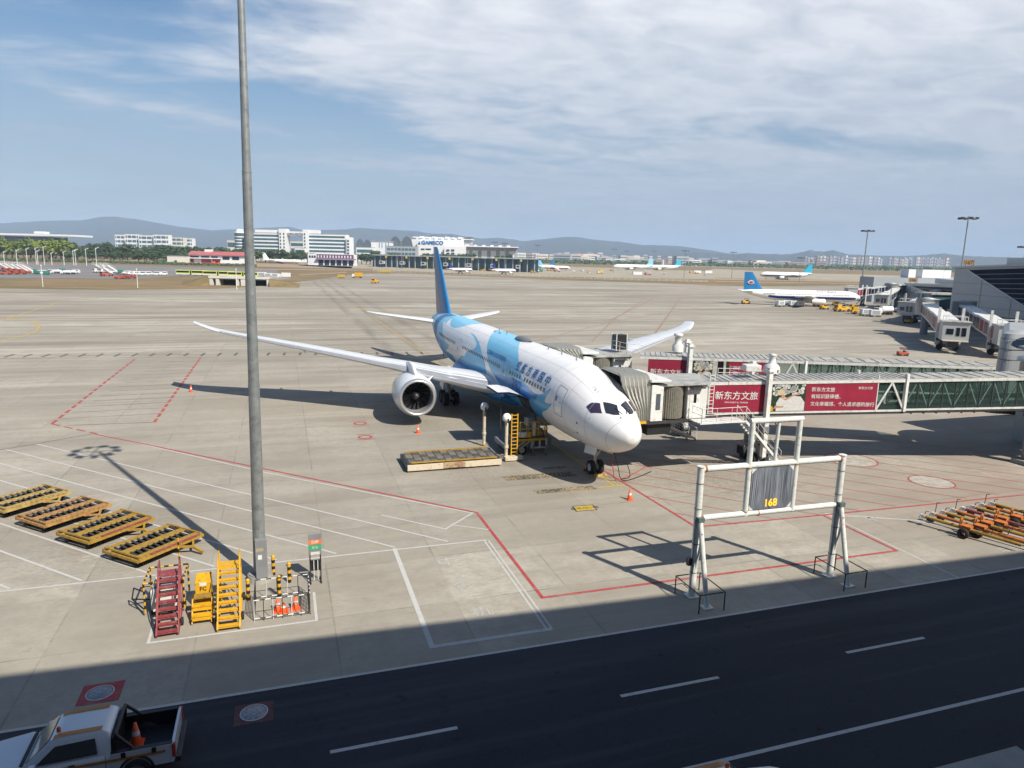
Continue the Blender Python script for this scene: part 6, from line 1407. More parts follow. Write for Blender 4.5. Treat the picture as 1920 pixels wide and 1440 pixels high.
def pier_block(label, pA, pB, zl, zr, L_, diag, sign, signp, nb=7, zlow=0.0):
    """facade from pA (far left corner) through pB; silver wedge below the diagonal, banded glass above"""
    F = Pl(pA, pB); back = F.n if F.n.x*cos(TA)-F.n.y*sin(TA) > 0 else -F.n; out = -back
    t = thing('pier_building', label, 'building', (pA[0], pA[1], 0))
    P = lambda a, z, o=0.0: F.p+F.d*a+out*o+Vector((0, 0, z)); zt = lambda a: zl+(zr-zl)*a/L_
    m = MB(); vs = [P(0, zlow), P(L_, zlow), P(L_, zt(L_)), P(0, zt(0))]; vs += [v+back*34 for v in vs]
    m.add(vs, [(0, 1, 2, 3), (4, 5, 6, 7)[::-1]]+[(i, (i+1) % 4, 4+(i+1) % 4, 4+i) for i in range(4)]); w = m.build('wall', 'clad', t)
    if len(diag) == 2:
        q0, q1 = F.pt(*diag[0]), F.pt(*diag[1]); a0 = (q0-F.p).dot(F.d); a1 = (q1-F.p).dot(F.d); zc = q1.z; L_ = max(L_, a1+3)
    else: a0, a1, zc = diag                            # glass triangle from (a0, top) down to (a1, zc)
    gz = lambda a: zt(a0)-.5+(zc-zt(a0)+.5)*(a-a0)/(a1-a0)
    m = MB(); m.add([P(a0, zt(a0)-.5, .06), P(a1, gz(a1), .06), P(L_, gz(a1), .06), P(L_, zt(L_)-.5, .06)], [(0, 1, 2, 3)]); g = m.build('glass_wall', PGL, w)
    for k in range(1, nb+1):
        f = k/(nb+1); z0_ = zt(a0)-.5-(zt(a0)-zc)*f; aa = a0+(a1-a0)*f+.3
        m = MB(); m.bar(P(aa, z0_, .12), P(L_, z0_+(zt(L_)-zt(a0))*(1-f), .12), .08, .12); m.build('louvre', 'galv', g)
    m = MB(); m.bar(P(a0, zt(a0)-.5, .12), P(a1, zc, .12), .12, .25); m.build('sloping_trim', 'paintw', w)
    k = int(L_/9)
    for i in range(1, k):
        a = i*9.0; top = gz(a) if a > a0 else zt(a)-.3
        if top > 1: m = MB(); m.bar(P(a, zlow+.2, .03), P(a, top-.2, .03), .05, .05); m.build('panel_joint', 'steel', w)
    for z in (3.2, 6.0, 8.8, 11.5):
        if z < zl: 
            ae = a0+(a1-a0)*(zt(a0)-.5-z)/(zt(a0)-.5-zc) if z > zc else L_
            m = MB(); m.bar(P(.1, z, .03), P(max(.3, min(L_, ae)-.4), z, .03), .05, .05); m.build('panel_joint', 'steel', w)
    m = MB(); vs = [P(-.5, zt(0)+.02, .4), P(L_, zt(L_)+.02, .5), P(L_, zt(L_)+.02)+back*36, P(-1.2, zt(0)+.02)+back*36]; vs += [v+Vector((0, 0, .45)) for v in vs]
    m.add(vs, [(0, 1, 2, 3)[::-1], (4, 5, 6, 7)]+[(i, (i+1) % 4, 4+(i+1) % 4, 4+i) for i in range(4)]); ro = m.build('roof', mat('pale_roof_metal', (.50, .54, .53), .45, .1, var=.06, scale=.1), t)
    c = P(L_*.62, zt(L_*.62)+1.0)+back*9; m = MB(); m.box(tuple(c), (L_*.6, 10, 1.6), math.atan2(F.d.y, F.d.x)); m.build('roof_monitor', 'clad', ro, bevel=.1)
    if zlow:
        for a in (2, 11, 20, 29): m = MB(); c = P(a, zlow/2)+back*3; m.tube((c.x, c.y, 0), (c.x, c.y, zlow), .6, 12); m.build('pillar', 'galvd', t)
        m = MB(); vs = [P(0, 0)+back*12, P(L_, 0)+back*12, P(L_, zlow)+back*12, P(0, zlow)+back*12]; m.add(vs, [(0, 1, 2, 3)]); m.build('recessed_wall', 'galvd', t)
    if sign:
        s = P(signp[0], zt(signp[0])+.45, -1.0); sg_ = thing('stand_number_sign', 'amber stand number board reading %s on the %s pier roof edge' % (sign, 'nearer' if sign == '167' else 'middle'), 'sign', tuple(s)); S_2 = signp[1]
        nn = -FH; e = Vector((cos(TA), -sin(TA), 0))
        m = MB(); m.bar(s+Vector((0, 0, S_2*.15)), s+Vector((0, 0, S_2*1.0)), .01); 
        vs = [s+e*x*S_2+Vector((0, 0, z*S_2))+nn*y for y in (0, -.25) for x, z in ((-.8, .25), (.8, .25), (.8, 1.1), (-.8, 1.1))]
        m = MB(); m.add(vs, [(0, 1, 2, 3), (4, 5, 6, 7)[::-1]]+[(i, (i+1) % 4, 4+(i+1) % 4, 4+i) for i in range(4)]); bd_ = m.build('board', 'signor', sg_)
        for x in (-.5, .5): m = MB(); m.bar(s+e*x*S_2, s+e*x*S_2+Vector((0, 0, S_2*.25)), .12); m.build('leg', 'steel', sg_)
        put_text('number_lettering', sign, S_2*.95, s+Vector((0, 0, S_2*.36))+nn*.02, e, (0, 0, 1), 'black', bd_, bold=.02*S_2)
        m = MB(); m.tube(s+e*S_2*.95, s+e*S_2*.95+Vector((0, 0, S_2*1.2)), .16, 8); m.build('lamp', 'galvd', sg_)
    return t
pier_block('big pier end ahead at the right edge, grey wedge wall under dark louvred glass', A(1794, 178)[:2], A(1925, 158)[:2], 15.0, 16.6, 34, ((1815, 506), (1921, 574)), '167', (3.0, 1.4), 7, 4.2)
pier_block('middle pier block with a dark glass wedge left of the big pier end', A(1704, 262)[:2], A(1795, 205)[:2], 8.6, 10.2, 72, ((1708, 532), (1764, 558)), '166', (6, 1.7), 4)
pier_block('farthest low pier block with a dark gable', A(1660, 345)[:2], A(1720, 290)[:2], 5.6, 6.4, 60, (2.0, 26, 2.0), '', (2, 1), 2)
t = thing('unseen_shade_block', 'tall unseen block added beyond the right picture edge to shade the parked bridges', 'building', (180, 68, 0))  # unseen block, added and sized to cast the shadow wedge by the parked bridges
m = MB(); m.box((183, 68.5, 15), (80, 58, 30)); m.build('wall', 'clad', t); m = MB(); m.box((183, 68.5, 30.25), (80.6, 58.6, .5)); m.build('roof', 'roofg', t)
t = thing('rooftop_plant', 'row of white plant boxes standing on the distant pier roof', 'roof plant', tuple(A(1745, 300)))
for px_, w in ((1707, 3), (1746, 9), (1773, 3)):
    c = A(px_, 300); m = MB(); m.box((c.x, c.y, 12.2), (w, 6, 3.4), -TA); m.build('plant_box', 'bwhite', t)
m = MB(); c = A(1745, 302); m.box((c.x, c.y, 5.2), (52, 12, 10.4), -TA); m.build('plinth', 'bgrey', t)
# ------------------------------------------------------------------ far side of the airfield
CAMF = -TA                                        # rotation of things whose long face looks at the camera
def fbox(m, px0, px1, ytop, ybase, D, depth=18, mi=0, z0=None, z1=None, shift=0.0):
    """box standing at forward distance D between two columns; heights read from rows unless given"""
    pm = (px0+px1)/2; za = 0.0 if z0 is None else z0; zb_ = ZH(pm, ytop, D) if z1 is None else z1
    a = A(px0, D+shift); b = A(px1, D+shift); bk = FH*depth
    vs = [a, b, b+bk, a+bk]; vs = [Vector((v.x, v.y, za)) for v in vs]+[Vector((v.x, v.y, zb_)) for v in vs]
    m.add(vs, [(0, 1, 2, 3)[::-1], (4, 5, 6, 7)]+[(i, (i+1) % 4, 4+(i+1) % 4, 4+i) for i in range(4)], mi); return zb_
def part_box(name, mt, t, px0, px1, D, z0, z1, depth=18, shift=0.0):
    m = MB(); fbox(m, px0, px1, 0, 0, D, depth, 0, z0, z1, shift); return m.build(name, mt, t)
def block(name, label, px0, px1, ytop, D, wallm='bwhite', bands=6, depth=20, roofm='bgrey', cat='building', glass='glasst', margin=.04, group=None, z0b=2.5, verts=0):
    pm = (px0+px1)/2; zt = ZH(pm, ytop, D); t = thing(name, label, cat, tuple(A(pm, D)), group=group)
    w = part_box('wall', wallm, t, px0, px1, D, 0, zt, depth); wd = px1-px0
    for i in range(bands):
        h = (zt-z0b-1.5)/bands; z = z0b+h*i
        part_box('window_band', glass, w, px0+wd*margin, px1-wd*margin, D, z+h*.22, z+h*.80, .3, -.15)
    part_box('roof', roofm, t, px0-wd*.005, px1+wd*.005, D, zt, zt+.5, depth+1, -.5)
    for i in range(verts):
        x = px0+wd*(i+.5)/verts; part_box('pier', wallm, w, x-.5, x+.5, D, 0, zt-.5, .8, -.5)
    return t, zt
# offices linked by a bridge
t, zt = block('office_block', 'left white office block with long blue window bands behind the mast', 461, 531, 436.5, 1080, bands=7)
part_box('wall_cap', 'bwhite', t, 480, 538, 1080, zt+.5, ZH(510, 431, 1080), 14, 1); part_box('core_tower', 'bwhite', t, 524, 537, 1080, 0, ZH(530, 429, 1080), 18, -3)
for z in range(8): part_box('stair_window', 'glasst', t, 525.5, 528, 1080, 4+z*5, 7+z*5, .3, -3.3); part_box('stair_window', 'glasst', t, 532, 534.5, 1080, 4+z*5, 7+z*5, .3, -3.3)
t = thing('office_drum', 'round glass office drum at the left end of the office blocks', 'building', tuple(A(451, 1090))); c = A(452, 1095); zt = ZH(451, 437, 1090)
m = MB(); m.lathe([(8.2, 0), (8.2, zt)], tuple(c), 24); dr_ = m.build('glass_drum', 'glasst', t)
for k in range(8): m = MB(); m.lathe([(8.5, 3+k*(zt-5)/8), (8.5, 3+k*(zt-5)/8+1.6)], tuple(c), 24); m.build('floor_band', 'bwhite', dr_)
m = MB(); m.lathe([(8.4, zt), (8.4, zt+2), (5, zt+2.2), (5, zt+6), (.1, zt+6)], tuple(c), 24); m.build('crown', 'bwhite', t)
t = thing('office_bridge', 'white link with signboard joining the two office blocks at roof level', 'building', tuple(A(553, 1085))); part_box('link', 'bwhite', t, 537, 570, 1085, ZH(553, 441, 1085), ZH(553, 434, 1085), 14, -2)
m = MB(); O_ = A(539, 1082.5); put_text('lettering', 'CHINA SOUTHERN', 3.6, tuple(Vector((O_.x, O_.y, ZH(553, 440, 1082)))), Vector((cos(TA), -sin(TA), 0)), (0, 0, 1), 'glassb', t, 'LEFT', bold=.1)
t, zt = block('office_block', 'right white office block with blue window bands', 577, 650, 439, 1070, bands=7); part_box('wall_cap', 'bwhite', t, 569, 598, 1070, zt+.4, ZH(585, 431, 1070), 14, 1); part_box('core_tower', 'bwhite', t, 569, 579, 1070, 0, ZH(574, 431.5, 1070), 20, -3)
part_box('side_wing', 'bwhite', t, 650, 659, 1065, 0, ZH(655, 445, 1065), 16, 0)
for z in range(7): part_box('wing_window', 'glasst', t, 651, 655, 1065, 3+z*4.6, 6+z*4.6, .4, -.3)
for z in range(8): part_box('stair_window', 'glasst', t, 571, 573.4, 1070, 4+z*5, 7+z*5, .3, -3.4)
block('low_building', 'cream low building between the two office blocks', 545, 571, 452, 1300, 'cream', 3); block('low_building', 'small cream block left of the round office drum', 427, 444, 450, 1250, 'cream', 2)
block('low_building', 'small glazed block under the office link', 553, 572, 465, 1010, 'bwhite', 3, 12)
# stadium-like dark hall, distant white blocks at the left
t = thing('stadium_hall', 'long dark hall with a pale roof at the left edge', 'building', tuple(A(40, 1350))); part_box('wall', mat('dark_hall_wall', (.035, .03, .045), .7), t, -40, 93, 1350, 0, ZH(30, 443, 1350), 60); part_box('roof', 'bwhite', t, -40, 136, 1350, ZH(40, 441.5, 1350), ZH(40, 438, 1350), 70, -4); part_box('roof_plant', 'bwhite', t, 68, 84, 1360, ZH(75, 438, 1360), ZH(75, 434, 1360), 20)
for i, (a, b, y, D, l) in enumerate([(218, 239, 440, 1900, 'grey white apartment block at the left end of the distant white row'), (237, 262, 439, 1880, 'white apartment block, second of the distant white row'), (262, 292, 441, 1870, 'white apartment block with dark gaps in the middle of the distant row'), (290, 318, 440, 1860, 'wide white apartment block right of the middle of the distant row'), (318, 346, 445, 1900, 'low cream block toward the right end of the distant row'), (340, 362, 446.5, 1950, 'palest low block at the right end of the distant row')]):
    block('apartment_block', l, a, b, y, D, 'bwhite' if i != 4 else 'cream', 4, 20, verts=3, group='distant white row of blocks')
# fire station
t = thing('fire_station', 'white fire station with a faded red roof and red doors left of the mast', 'fire station', tuple(A(410, 720))); D = 720
part_box('wall', 'bwhite', t, 353, 466, D, 0, 9.0, 18); m = MB(); a, b = A(352, D-2), A(466, D-2); a2, b2_ = A(358, D+10), A(460, D+10)
m.add([Vector((a.x, a.y, 9.2)), Vector((b.x, b.y, 9.2)), Vector((b2_.x, b2_.y, 13)), Vector((a2.x, a2.y, 13)), A(358, D+22)+Vector((0, 0, 9.2)), A(460, D+22)+Vector((0, 0, 9.2))], [(0, 1, 2, 3), (2, 3, 4, 5)]); rf = m.build('roof', 'redroof', t); part_box('roof_box', 'bwhite', rf, 384, 396, D+8, 11, 15, 6)
for a, b in ((357, 363), (377, 395), (398, 412)): part_box('red_door', 'reddoor', t, a, b, D, .2, 5.4, .3, -.2)
for a, b in ((357, 372), (377, 392), (396, 408), (417, 430), (435, 448)): part_box('window', 'glassb', t, a, b, D, 6.6 if a < 410 else 5.0, 8.2, .3, -.2)
part_box('porch', 'bwhite', t, 354, 413, D, 5.6, 6.3, 3, -3)
t = thing('shed', 'cream blank walled shed left of the fire station', 'shed', tuple(A(327, 705))); part_box('wall', 'cream', t, 313, 345, 705, 0, 7.6, 12); part_box('roof', 'bgrey', t, 312.5, 345.5, 705, 7.6, 7.9, 13, -.3); part_box('door', 'steel', t, 326, 331, 705, 0, 3.4, .3, -.2)
t = thing('shed', 'small green shed at the fence left of the cream one', 'shed', tuple(A(304, 720))); part_box('wall', 'green', t, 297, 311, 720, 0, 3, 6); part_box('roof', 'green', t, 296.5, 311.5, 720, 3, 3.2, 7, -.3)
# purple banded service building
t = thing('garage_building', 'white garage building with a purple band and six dark bays', 'building', tuple(A(620, 806))); D = 806; pur = mat('purple_band', (.13, .07, .14), .6); part_box('wall', 'bwhite', t, 577, 663, D, 0, ZH(620, 476.5, D), 18); part_box('purple_band', pur, t, 594, 663, D, ZH(640, 485.5, D), ZH(640, 477.5, D), .4, -.4); part_box('lower_band', mat('lilac_band', (.28, .17, .26), .6), t, 592, 666, D, ZH(640, 487.5, D), ZH(640, 484.8, D), 3, -3)
for k in range(6): part_box('bay_door', 'glassb', t, 597+11.3*k, 605.5+11.3*k, D, .1, ZH(640, 488, D), .4, -.3)
for k in range(12): part_box('band_panel', 'bwhite', t, 596+5.5*k, 598+5.5*k, D, ZH(640, 484, D), ZH(640, 479.5, D), .2, -.6)
for k in range(3): part_box('window', 'glassb', t, 579.5+4.6*k, 582.6+4.6*k, D, ZH(585, 483, D), ZH(585, 479, D), .3, -.3)
# hangars
t = thing('hangar', 'huge white maintenance hangar with a ridged roof and blue lettering', 'hangar', tuple(A(800, 1500))); D = 1500
part_box('wall', 'bwhite', t, 782, 861, D, 0, ZH(820, 452, D), 90); part_box('upper_wall', 'bwhite', t, 772, 868, D+30, 0, ZH(820, 447, D+30), 60)
for k in range(8): part_box('roof_ridge', 'bwhite', t, 774+12*k, 781+12*k, D+28, ZH(820, 447, D+28), ZH(820, 444.5-(k % 2), D+28), 50)
part_box('front_annex', 'bwhite', t, 833, 872, D-30, 0, ZH(850, 462, D-30), 30)
for k, (a, b, y) in enumerate([(789, 796, 467), (798, 808, 467), (837, 843, 469), (846, 852, 469), (837, 843, 475), (846, 852, 475)]): part_box('window', 'glassb', t, a, b, D-31 if a > 830 else D, ZH(a, y+1.5, D), ZH(a, y-1.2, D), .5, -.6)
O_ = A(790, D-1); put_text('lettering', 'GAMECO', 11, (O_.x, O_.y, ZH(800, 458, D)), Vector((cos(TA), -sin(TA), 0)), (0, 0, 1), 'letter', t, 'LEFT', bold=.4)
m = MB(); O_ = A(786, D-1); e = Vector((cos(TA), -sin(TA), 0)); z_ = ZH(786, 458, D); m.add([O_+e*(-3)+Vector((0, 0, z_)), O_+e*3+Vector((0, 0, z_)), O_+Vector((0, 0, z_+7))], [(0, 1, 2)]); m.build('emblem', 'letter', t)
def barrel(label, px0, px1, ytop, D, mt, group=None):
    t = thing('barrel_hangar', label, 'hangar', tuple(A((px0+px1)/2, D)), group=group); m = MB(); zt = ZH((px0+px1)/2, ytop, D); r = []
    for dd in (0, 60):
        a, b = A(px0, D+dd), A(px1, D+dd); r.append([a.lerp(b, (1-cos(pi*k/14))/2)+Vector((0, 0, zt*(.55+.45*sin(pi*k/14)))) for k in range(15)])
    m.loft(r, closed=False, cap=False, smooth=False); rf = m.build('roof', mt, t)
    m = MB(); m.add([A(px0, D-.0)]+r[0]+[A(px1, D)], [tuple(range(17))]); m.build('front_wall', mt, t); part_box('door', 'bgrey', t, px0+2, px1-2, D, 0, zt*.4, .4, -.5); return t
dgl = mat('blue_grey_sheeting', (.10, .13, .16), .5, var=.2, scale=.05)
barrel('left grey barrel roofed hangar beside the white hangar', 731, 752, 443, 1480, dgl, 'barrel hangars'); barrel('right grey barrel roofed hangar touching the white hangar', 752, 774, 443, 1480, dgl, 'barrel hangars'); barrel('small blue grey barrel hangar right of the offices', 667, 684, 448, 1500, dgl); barrel('second small blue grey barrel hangar behind the white shed', 681, 697, 449.5, 1520, dgl)
t = thing('hangar', 'white hangar shed with thin blue stripes left of the barrel roofs', 'hangar', tuple(A(712, 1380))); part_box('wall', 'bwhite', t, 696, 731, 1380, 0, ZH(712, 453, 1380), 40); part_box('roof', 'bgrey', t, 695.5, 732, 1380, ZH(712, 453, 1380), ZH(712, 451.6, 1380), 42, -1)
for x in (711, 716, 723, 728): part_box('blue_stripe', 'letter', t, x, x+1, 1380, ZH(712, 465, 1380), ZH(712, 454.5, 1380), .4, -.5)
block('low_building', 'low white sheds between the offices and the hangars', 668, 700, 464, 1300, 'bwhite', 2); block('low_building', 'grey flat roofed workshops in front of the barrel hangars', 722, 782, 462, 1330, 'bgrey', 3, verts=9)
t = thing('hangar', 'long open hangar with grey columns and white doors right of the big white hangar', 'hangar', tuple(A(915, 1550))); D = 1550
part_box('wall', 'bgrey', t, 866, 970, D+6, 0, ZH(915, 462, D), 60)
for k in range(6): part_box('white_door', 'bwhite', t, 869+17.0*k, 879+17.0*k, D, 0, ZH(915, 470, D), 1, 3); part_box('upper_panel', 'bwhite', t, 873+15.4*k, 879+15.4*k, D, ZH(915, 463.5, D), ZH(915, 459.5, D), 1, 3)
part_box('roof', 'bwhite', t, 860, 972, D, ZH(915, 463.5, D), ZH(915, 461.8, D), 70, -12); part_box('high_roof', 'bgrey', t, 861, 884, D+10, 0, ZH(872, 449.5, D+10), 50); part_box('high_roof_edge', 'bwhite', t, 858, 886, D+5, ZH(872, 449.5, D+5), ZH(872, 448, D+5), 60)
# domestic pier with long flat roof
t = thing('gate_concourse', 'long low gate concourse with a thin pale roof in front of the hangars', 'building', tuple(A(830, 760)))
m = MB(); P0, P1 = A(697, 800), A(1010, 690); bk = FH*26; zr = 13.6
vs = [P0, P1, P1+bk, P0+bk]; m.add([v+Vector((0, 0, z)) for z in (zr-.9, zr) for v in vs], [(0, 1, 2, 3)[::-1], (4, 5, 6, 7)]+[(i, (i+1) % 4, 4+(i+1) % 4, 4+i) for i in range(4)]); m.build('roof', mat('pale_green_roof', (.50, .56, .52), .5), t)
m = MB(); vs = [P0+FH*5, P1+FH*5, P1+bk, P0+bk]; m.add([v+Vector((0, 0, z)) for z in (0, zr-1.2) for v in vs], [(0, 1, 2, 3)[::-1], (4, 5, 6, 7)]+[(i, (i+1) % 4, 4+(i+1) % 4, 4+i) for i in range(4)]); w = m.build('wall', 'glasst', t)
rnd = random.Random(3)
for k in range(26): 
    p = P0.lerp(P1, (k+.5)/26)+FH*2; m = MB(); m.box((p.x, p.y, zr/2-.5), (.9, .9, zr-1), CAMF); m.build('column', 'bgrey', t)
for k in range(7):
    p = P0.lerp(P1, (k+.6)/7.4)-FH*8; lbl = ['first', 'second', 'third', 'fourth', 'fifth', 'sixth', 'seventh'][k]
    g = thing('gate_bridge', '%s gate bridge from the left along the far concourse' % lbl, 'boarding bridge', tuple(p), CAMF, 'gate bridges at the far concourse')
    m = MB(); m.box((0, 3, 5.2), (3, 14, 3)); m.build('tunnel', ['paintw', 'clad', 'busgreen', 'ivory', 'paintw', 'signgr', 'clad'][k], g, False); m = MB(); m.box((0, -5, 5.4), (4.4, 4, 3.6)); cb = m.build('cab', 'bgrey', g, False); m = MB(); m.box((0, -7.05, 5.6), (2.6, .1, 1.6)); m.build('window', 'glassd', cb, False)
    m = MB(); m.box((0, -1, 2), (2.6, 1.2, 4)); m.build('leg', 'steel', g, False)
    m = MB(); m.box((3.2, 6, 11.4), (2.2, .5, 2.2)); m.build('number_board', 'lineyel', g, False)
# city beyond
def town_block(): 
    t = thing('town_building', '', 'building'); m = MB(); m.box((0, 0, .5), (1, 1, 1)); w = m.build('wall', 'bwhite', t, False)
    m = MB()
    for k in range(3): m.box((0, -.505, .2+.27*k), (.9, .02, .10))
    m.build('window_band', 'glasst', w, False); return t
TWM = [mat('town_wall', c, .8, var=.1, scale=.05) for c in ((.62, .63, .65), (.50, .46, .42), (.38, .40, .44), (.66, .58, .52), (.40, .28, .25))]
tb_ = town_block(); rnd = random.Random(11); first = True; cnt = 0
def place_town(px, D, w, h, d, lb, grp):
    global first
    p = A(px, D); o = tb_ if first else dup(tb_, (0, 0, 0), 0, lb, grp); first = False
    o.location = p; o.rotation_euler = (0, 0, CAMF+rnd.uniform(-.3, .3)); o.scale = (w, d, h); o['label'] = lb; o['group'] = grp
    for c in [k for k in COL.objects if k.parent == o]: c.material_slots[0].link = 'OBJECT'; c.material_slots[0].material = rnd.choice(TWM)
LB1 = 'small pale town building in the strip beyond the far aprons'; LB2 = 'pale high rise apartment tower in the cluster below the right hand hills'
for k in range(120):
    px = rnd.choice([rnd.uniform(962, 1340), rnd.uniform(1240, 1560), rnd.uniform(880, 1200)]); D = rnd.uniform(1900, 3300)
    ytop = 480+.0238*(px-960)-rnd.uniform(-2.5, 7)*(1 if px < 1350 else .45); h = max(5, ZH(px, ytop, D)); place_town(px, D, rnd.uniform(18, 60), h, 20, LB1, 'town buildings beyond the airfield')
def nth(k):
    return '%d%s' % (k, 'th' if 10 < k % 100 < 14 else {1: 'st', 2: 'nd', 3: 'rd'}.get(k % 10, 'th'))
nt_ = 0
for k in range(62):
    px = 1512+k*4.4+rnd.uniform(-1, 1); D = rnd.uniform(4300, 4900)
    if 1655 < px < 1668 or 1712 < px < 1716: continue
    nt_ += 1; LB2 = 'pale apartment tower, %s from the left in the high rise cluster below the hills' % nth(nt_)
    place_town(px, D, rnd.uniform(9, 13), ZH(px, (478.5 if px < 1650 else 482)+rnd.uniform(0, 5), D), 14, LB2, 'high rise cluster below the hills')
for k in range(16):
    px = rnd.uniform(1040, 1260); D = rnd.uniform(3300, 4200); place_town(px, D, rnd.uniform(14, 30), ZH(px, 473+rnd.uniform(0, 5)+.0238*(px-1100), D), 20, 'tall pale block rising over the town in the middle distance', 'tall blocks over the town')

# trees -------------------------------------------------------------
def tree_proto(seed, kind):
    rnd = random.Random(seed); t = thing('tree', '', 'tree')
    m = MB(); m.tube((0, 0, 0), (.1, 0, .35), .035, 7, .022)
    for k in range(4): a = 2*pi*k/4+rnd.random(); m.tube((.05, 0, .22+.04*k), (.22*cos(a), .22*sin(a), .50+.06*k), .016, 5, .007)
    m.build('trunk', 'bark', t, False)
    m = MB(); blobs = [(rnd.uniform(-.26, .26), rnd.uniform(-.26, .26), rnd.uniform(.36, .82), rnd.uniform(.12, .22)) for _ in range(13)]
    for bx, by, bz, br in blobs:
        for _ in range(48):
            u = Vector((rnd.gauss(0, 1), rnd.gauss(0, 1), rnd.gauss(0, 1))).normalized(); c = Vector((bx, by, bz))+u*br*rnd.uniform(.55, 1.05); s = rnd.uniform(.025, .055)
            n = (u+Vector((rnd.uniform(-.6, .6), rnd.uniform(-.6, .6), rnd.uniform(-.2, .8)))).normalized(); q_ = n.to_track_quat('Z', 'Y').to_matrix(); a0 = rnd.random()*6
            m.add([c+q_ @ Vector((s*cos(a0+k*2*pi/5)*(1+.4*rnd.random()), s*sin(a0+k*2*pi/5), 0)) for k in range(5)], [(0, 1, 2, 3, 4)])
    m.build('crown', 'leafy' if kind else 'leaf', t, False, recalc=False); return t
TP = [tree_proto(s, 0) for s in (1, 2, 3, 4)]+[tree_proto(s, 1) for s in (5, 6)]; tused = set(); rnd = random.Random(21)
def put_tree(px, D, h, w, kind, lb, grp):
    k = rnd.choice((4, 5)) if kind else rnd.randrange(4)
    if k in tused: o = dup(TP[k], (0, 0, 0), 0, lb, grp)
    else: o = TP[k]; tused.add(k)
    o.location = A(px, D); o.rotation_euler = (0, 0, rnd.random()*6); o.scale = (w, w, h/.95); o['label'] = lb; o['group'] = grp
GT = 'trees along the far left edge of the airfield'
for i in range(13): put_tree(-12+11.5*i, 800+rnd.uniform(-15, 15), rnd.uniform(19, 23), 23, 1, 'yellow green broad tree, number %d from the left edge in the pale row' % (i+1), GT)
for i in range(24): put_tree(80+rnd.uniform(0, 270), rnd.uniform(860, 980), rnd.uniform(15, 21), 24, 0, 'dark green broad tree in the belt left of the mast', GT)
for i in range(36): put_tree(120+rnd.uniform(0, 240), rnd.uniform(730, 850), rnd.uniform(8, 13), 15, 0, 'mid green low tree in the belt left of the mast', GT)
for i in range(16): put_tree(355+8*i+rnd.uniform(-3, 3), rnd.uniform(800, 900), rnd.uniform(13, 19), 17, 0, 'dark green tree behind the fire station', GT)
for i in range(15): put_tree(482+7*i+rnd.uniform(-3, 3), rnd.uniform(880, 960), rnd.uniform(13, 18), 18, 0, 'dark green tree behind the white parked airliner', 'trees in front of the office blocks')
for i in range(8): put_tree(662+8*i, rnd.uniform(900, 1000), rnd.uniform(12, 16), 18, 0, 'dark green tree right of the purple banded garage', 'trees in front of the office blocks')
for px in (700, 706, 735, 742, 797, 803, 812, 818, 828, 838, 846, 852, 862, 872, 884, 935, 944, 955): put_tree(px, 1180, rnd.uniform(15, 20), 20, 0, 'dark round tree in front of the hangar walls', 'trees in front of the hangars')
def wood(name, label, px0, px1, D, h, dens, depth, seed):
    rnd = random.Random(seed); m = MB(); n = int((px1-px0)*dens)
    for _ in range(n):
        px = rnd.uniform(px0, px1); d_ = D+rnd.uniform(0, depth); c = A(px, d_); f = .55+.45*abs(pnoise(Vector((px*.06, seed, 0)))); hh = h*f*(1.2)
        z = rnd.uniform(.1, 1)*hh; s = h*.16*rnd.uniform(.6, 1.4); a0 = rnd.random()*6; q_ = Vector((rnd.gauss(0, .6), rnd.gauss(0, .6)-.4, rnd.uniform(.2, 1))).normalized().to_track_quat('Z', 'Y').to_matrix()
        m.add([c+Vector((0, 0, z))+q_ @ Vector((s*cos(a0+k*2*pi/5), s*sin(a0+k*2*pi/5), 0)) for k in range(5)], [(0, 1, 2, 3, 4)])
    o = m.build(name, 'leaf', recalc=False); o['kind'] = 'stuff'; o['label'] = label; return o
wood('woods', 'dark wooded strip beyond the far aprons', 960, 1240, 1750, 13, 9, 120, 1); wood('woods', 'dark wooded strip along the runway on the right', 1275, 1800, 1900, 13, 9, 200, 2)
wood('woods', 'wooded strip below the right hand hills', 1330, 1800, 2800, 16, 7, 500, 3); wood('woods', 'wooded belt behind the trees at the left', -30, 480, 1050, 18, 16, 160, 4)
wood('scrub', 'scrub and hedge along the far left fence', -20, 480, 655, 3.2, 12, 14, 5)
# hills --------------------------------------------------------------
RIDGE = [(-160, 421), (-60, 420), (0, 419), (60, 416), (90, 414), (160, 413), (200, 406), (225, 406.5), (260, 411), (300, 418), (340, 425), (400, 432), (440, 430), (500, 427), (545, 425), (570, 432), (650, 430), (680, 427), (700, 429), (780, 433), (800, 437), (850, 439), (870, 443), (900, 447), (940, 446), (980, 452), (1000, 450), (1060, 444), (1080, 444), (1110, 449), (1160, 453), (1200, 459), (1270, 461), (1330, 469), (1370, 476), (1400, 480)]
RIDGE2 = [(1180, 484), (1240, 478), (1300, 473), (1340, 475), (1380, 476), (1400, 474.5), (1430, 476), (1480, 477), (1500, 473), (1520, 469), (1532, 471), (1545, 472), (1560, 468.5), (1572, 472), (1590, 477), (1640, 479), (1680, 480), (1700, 480), (1740, 478), (1770, 475), (1800, 479), (1840, 481), (1920, 483), (2050, 484)]
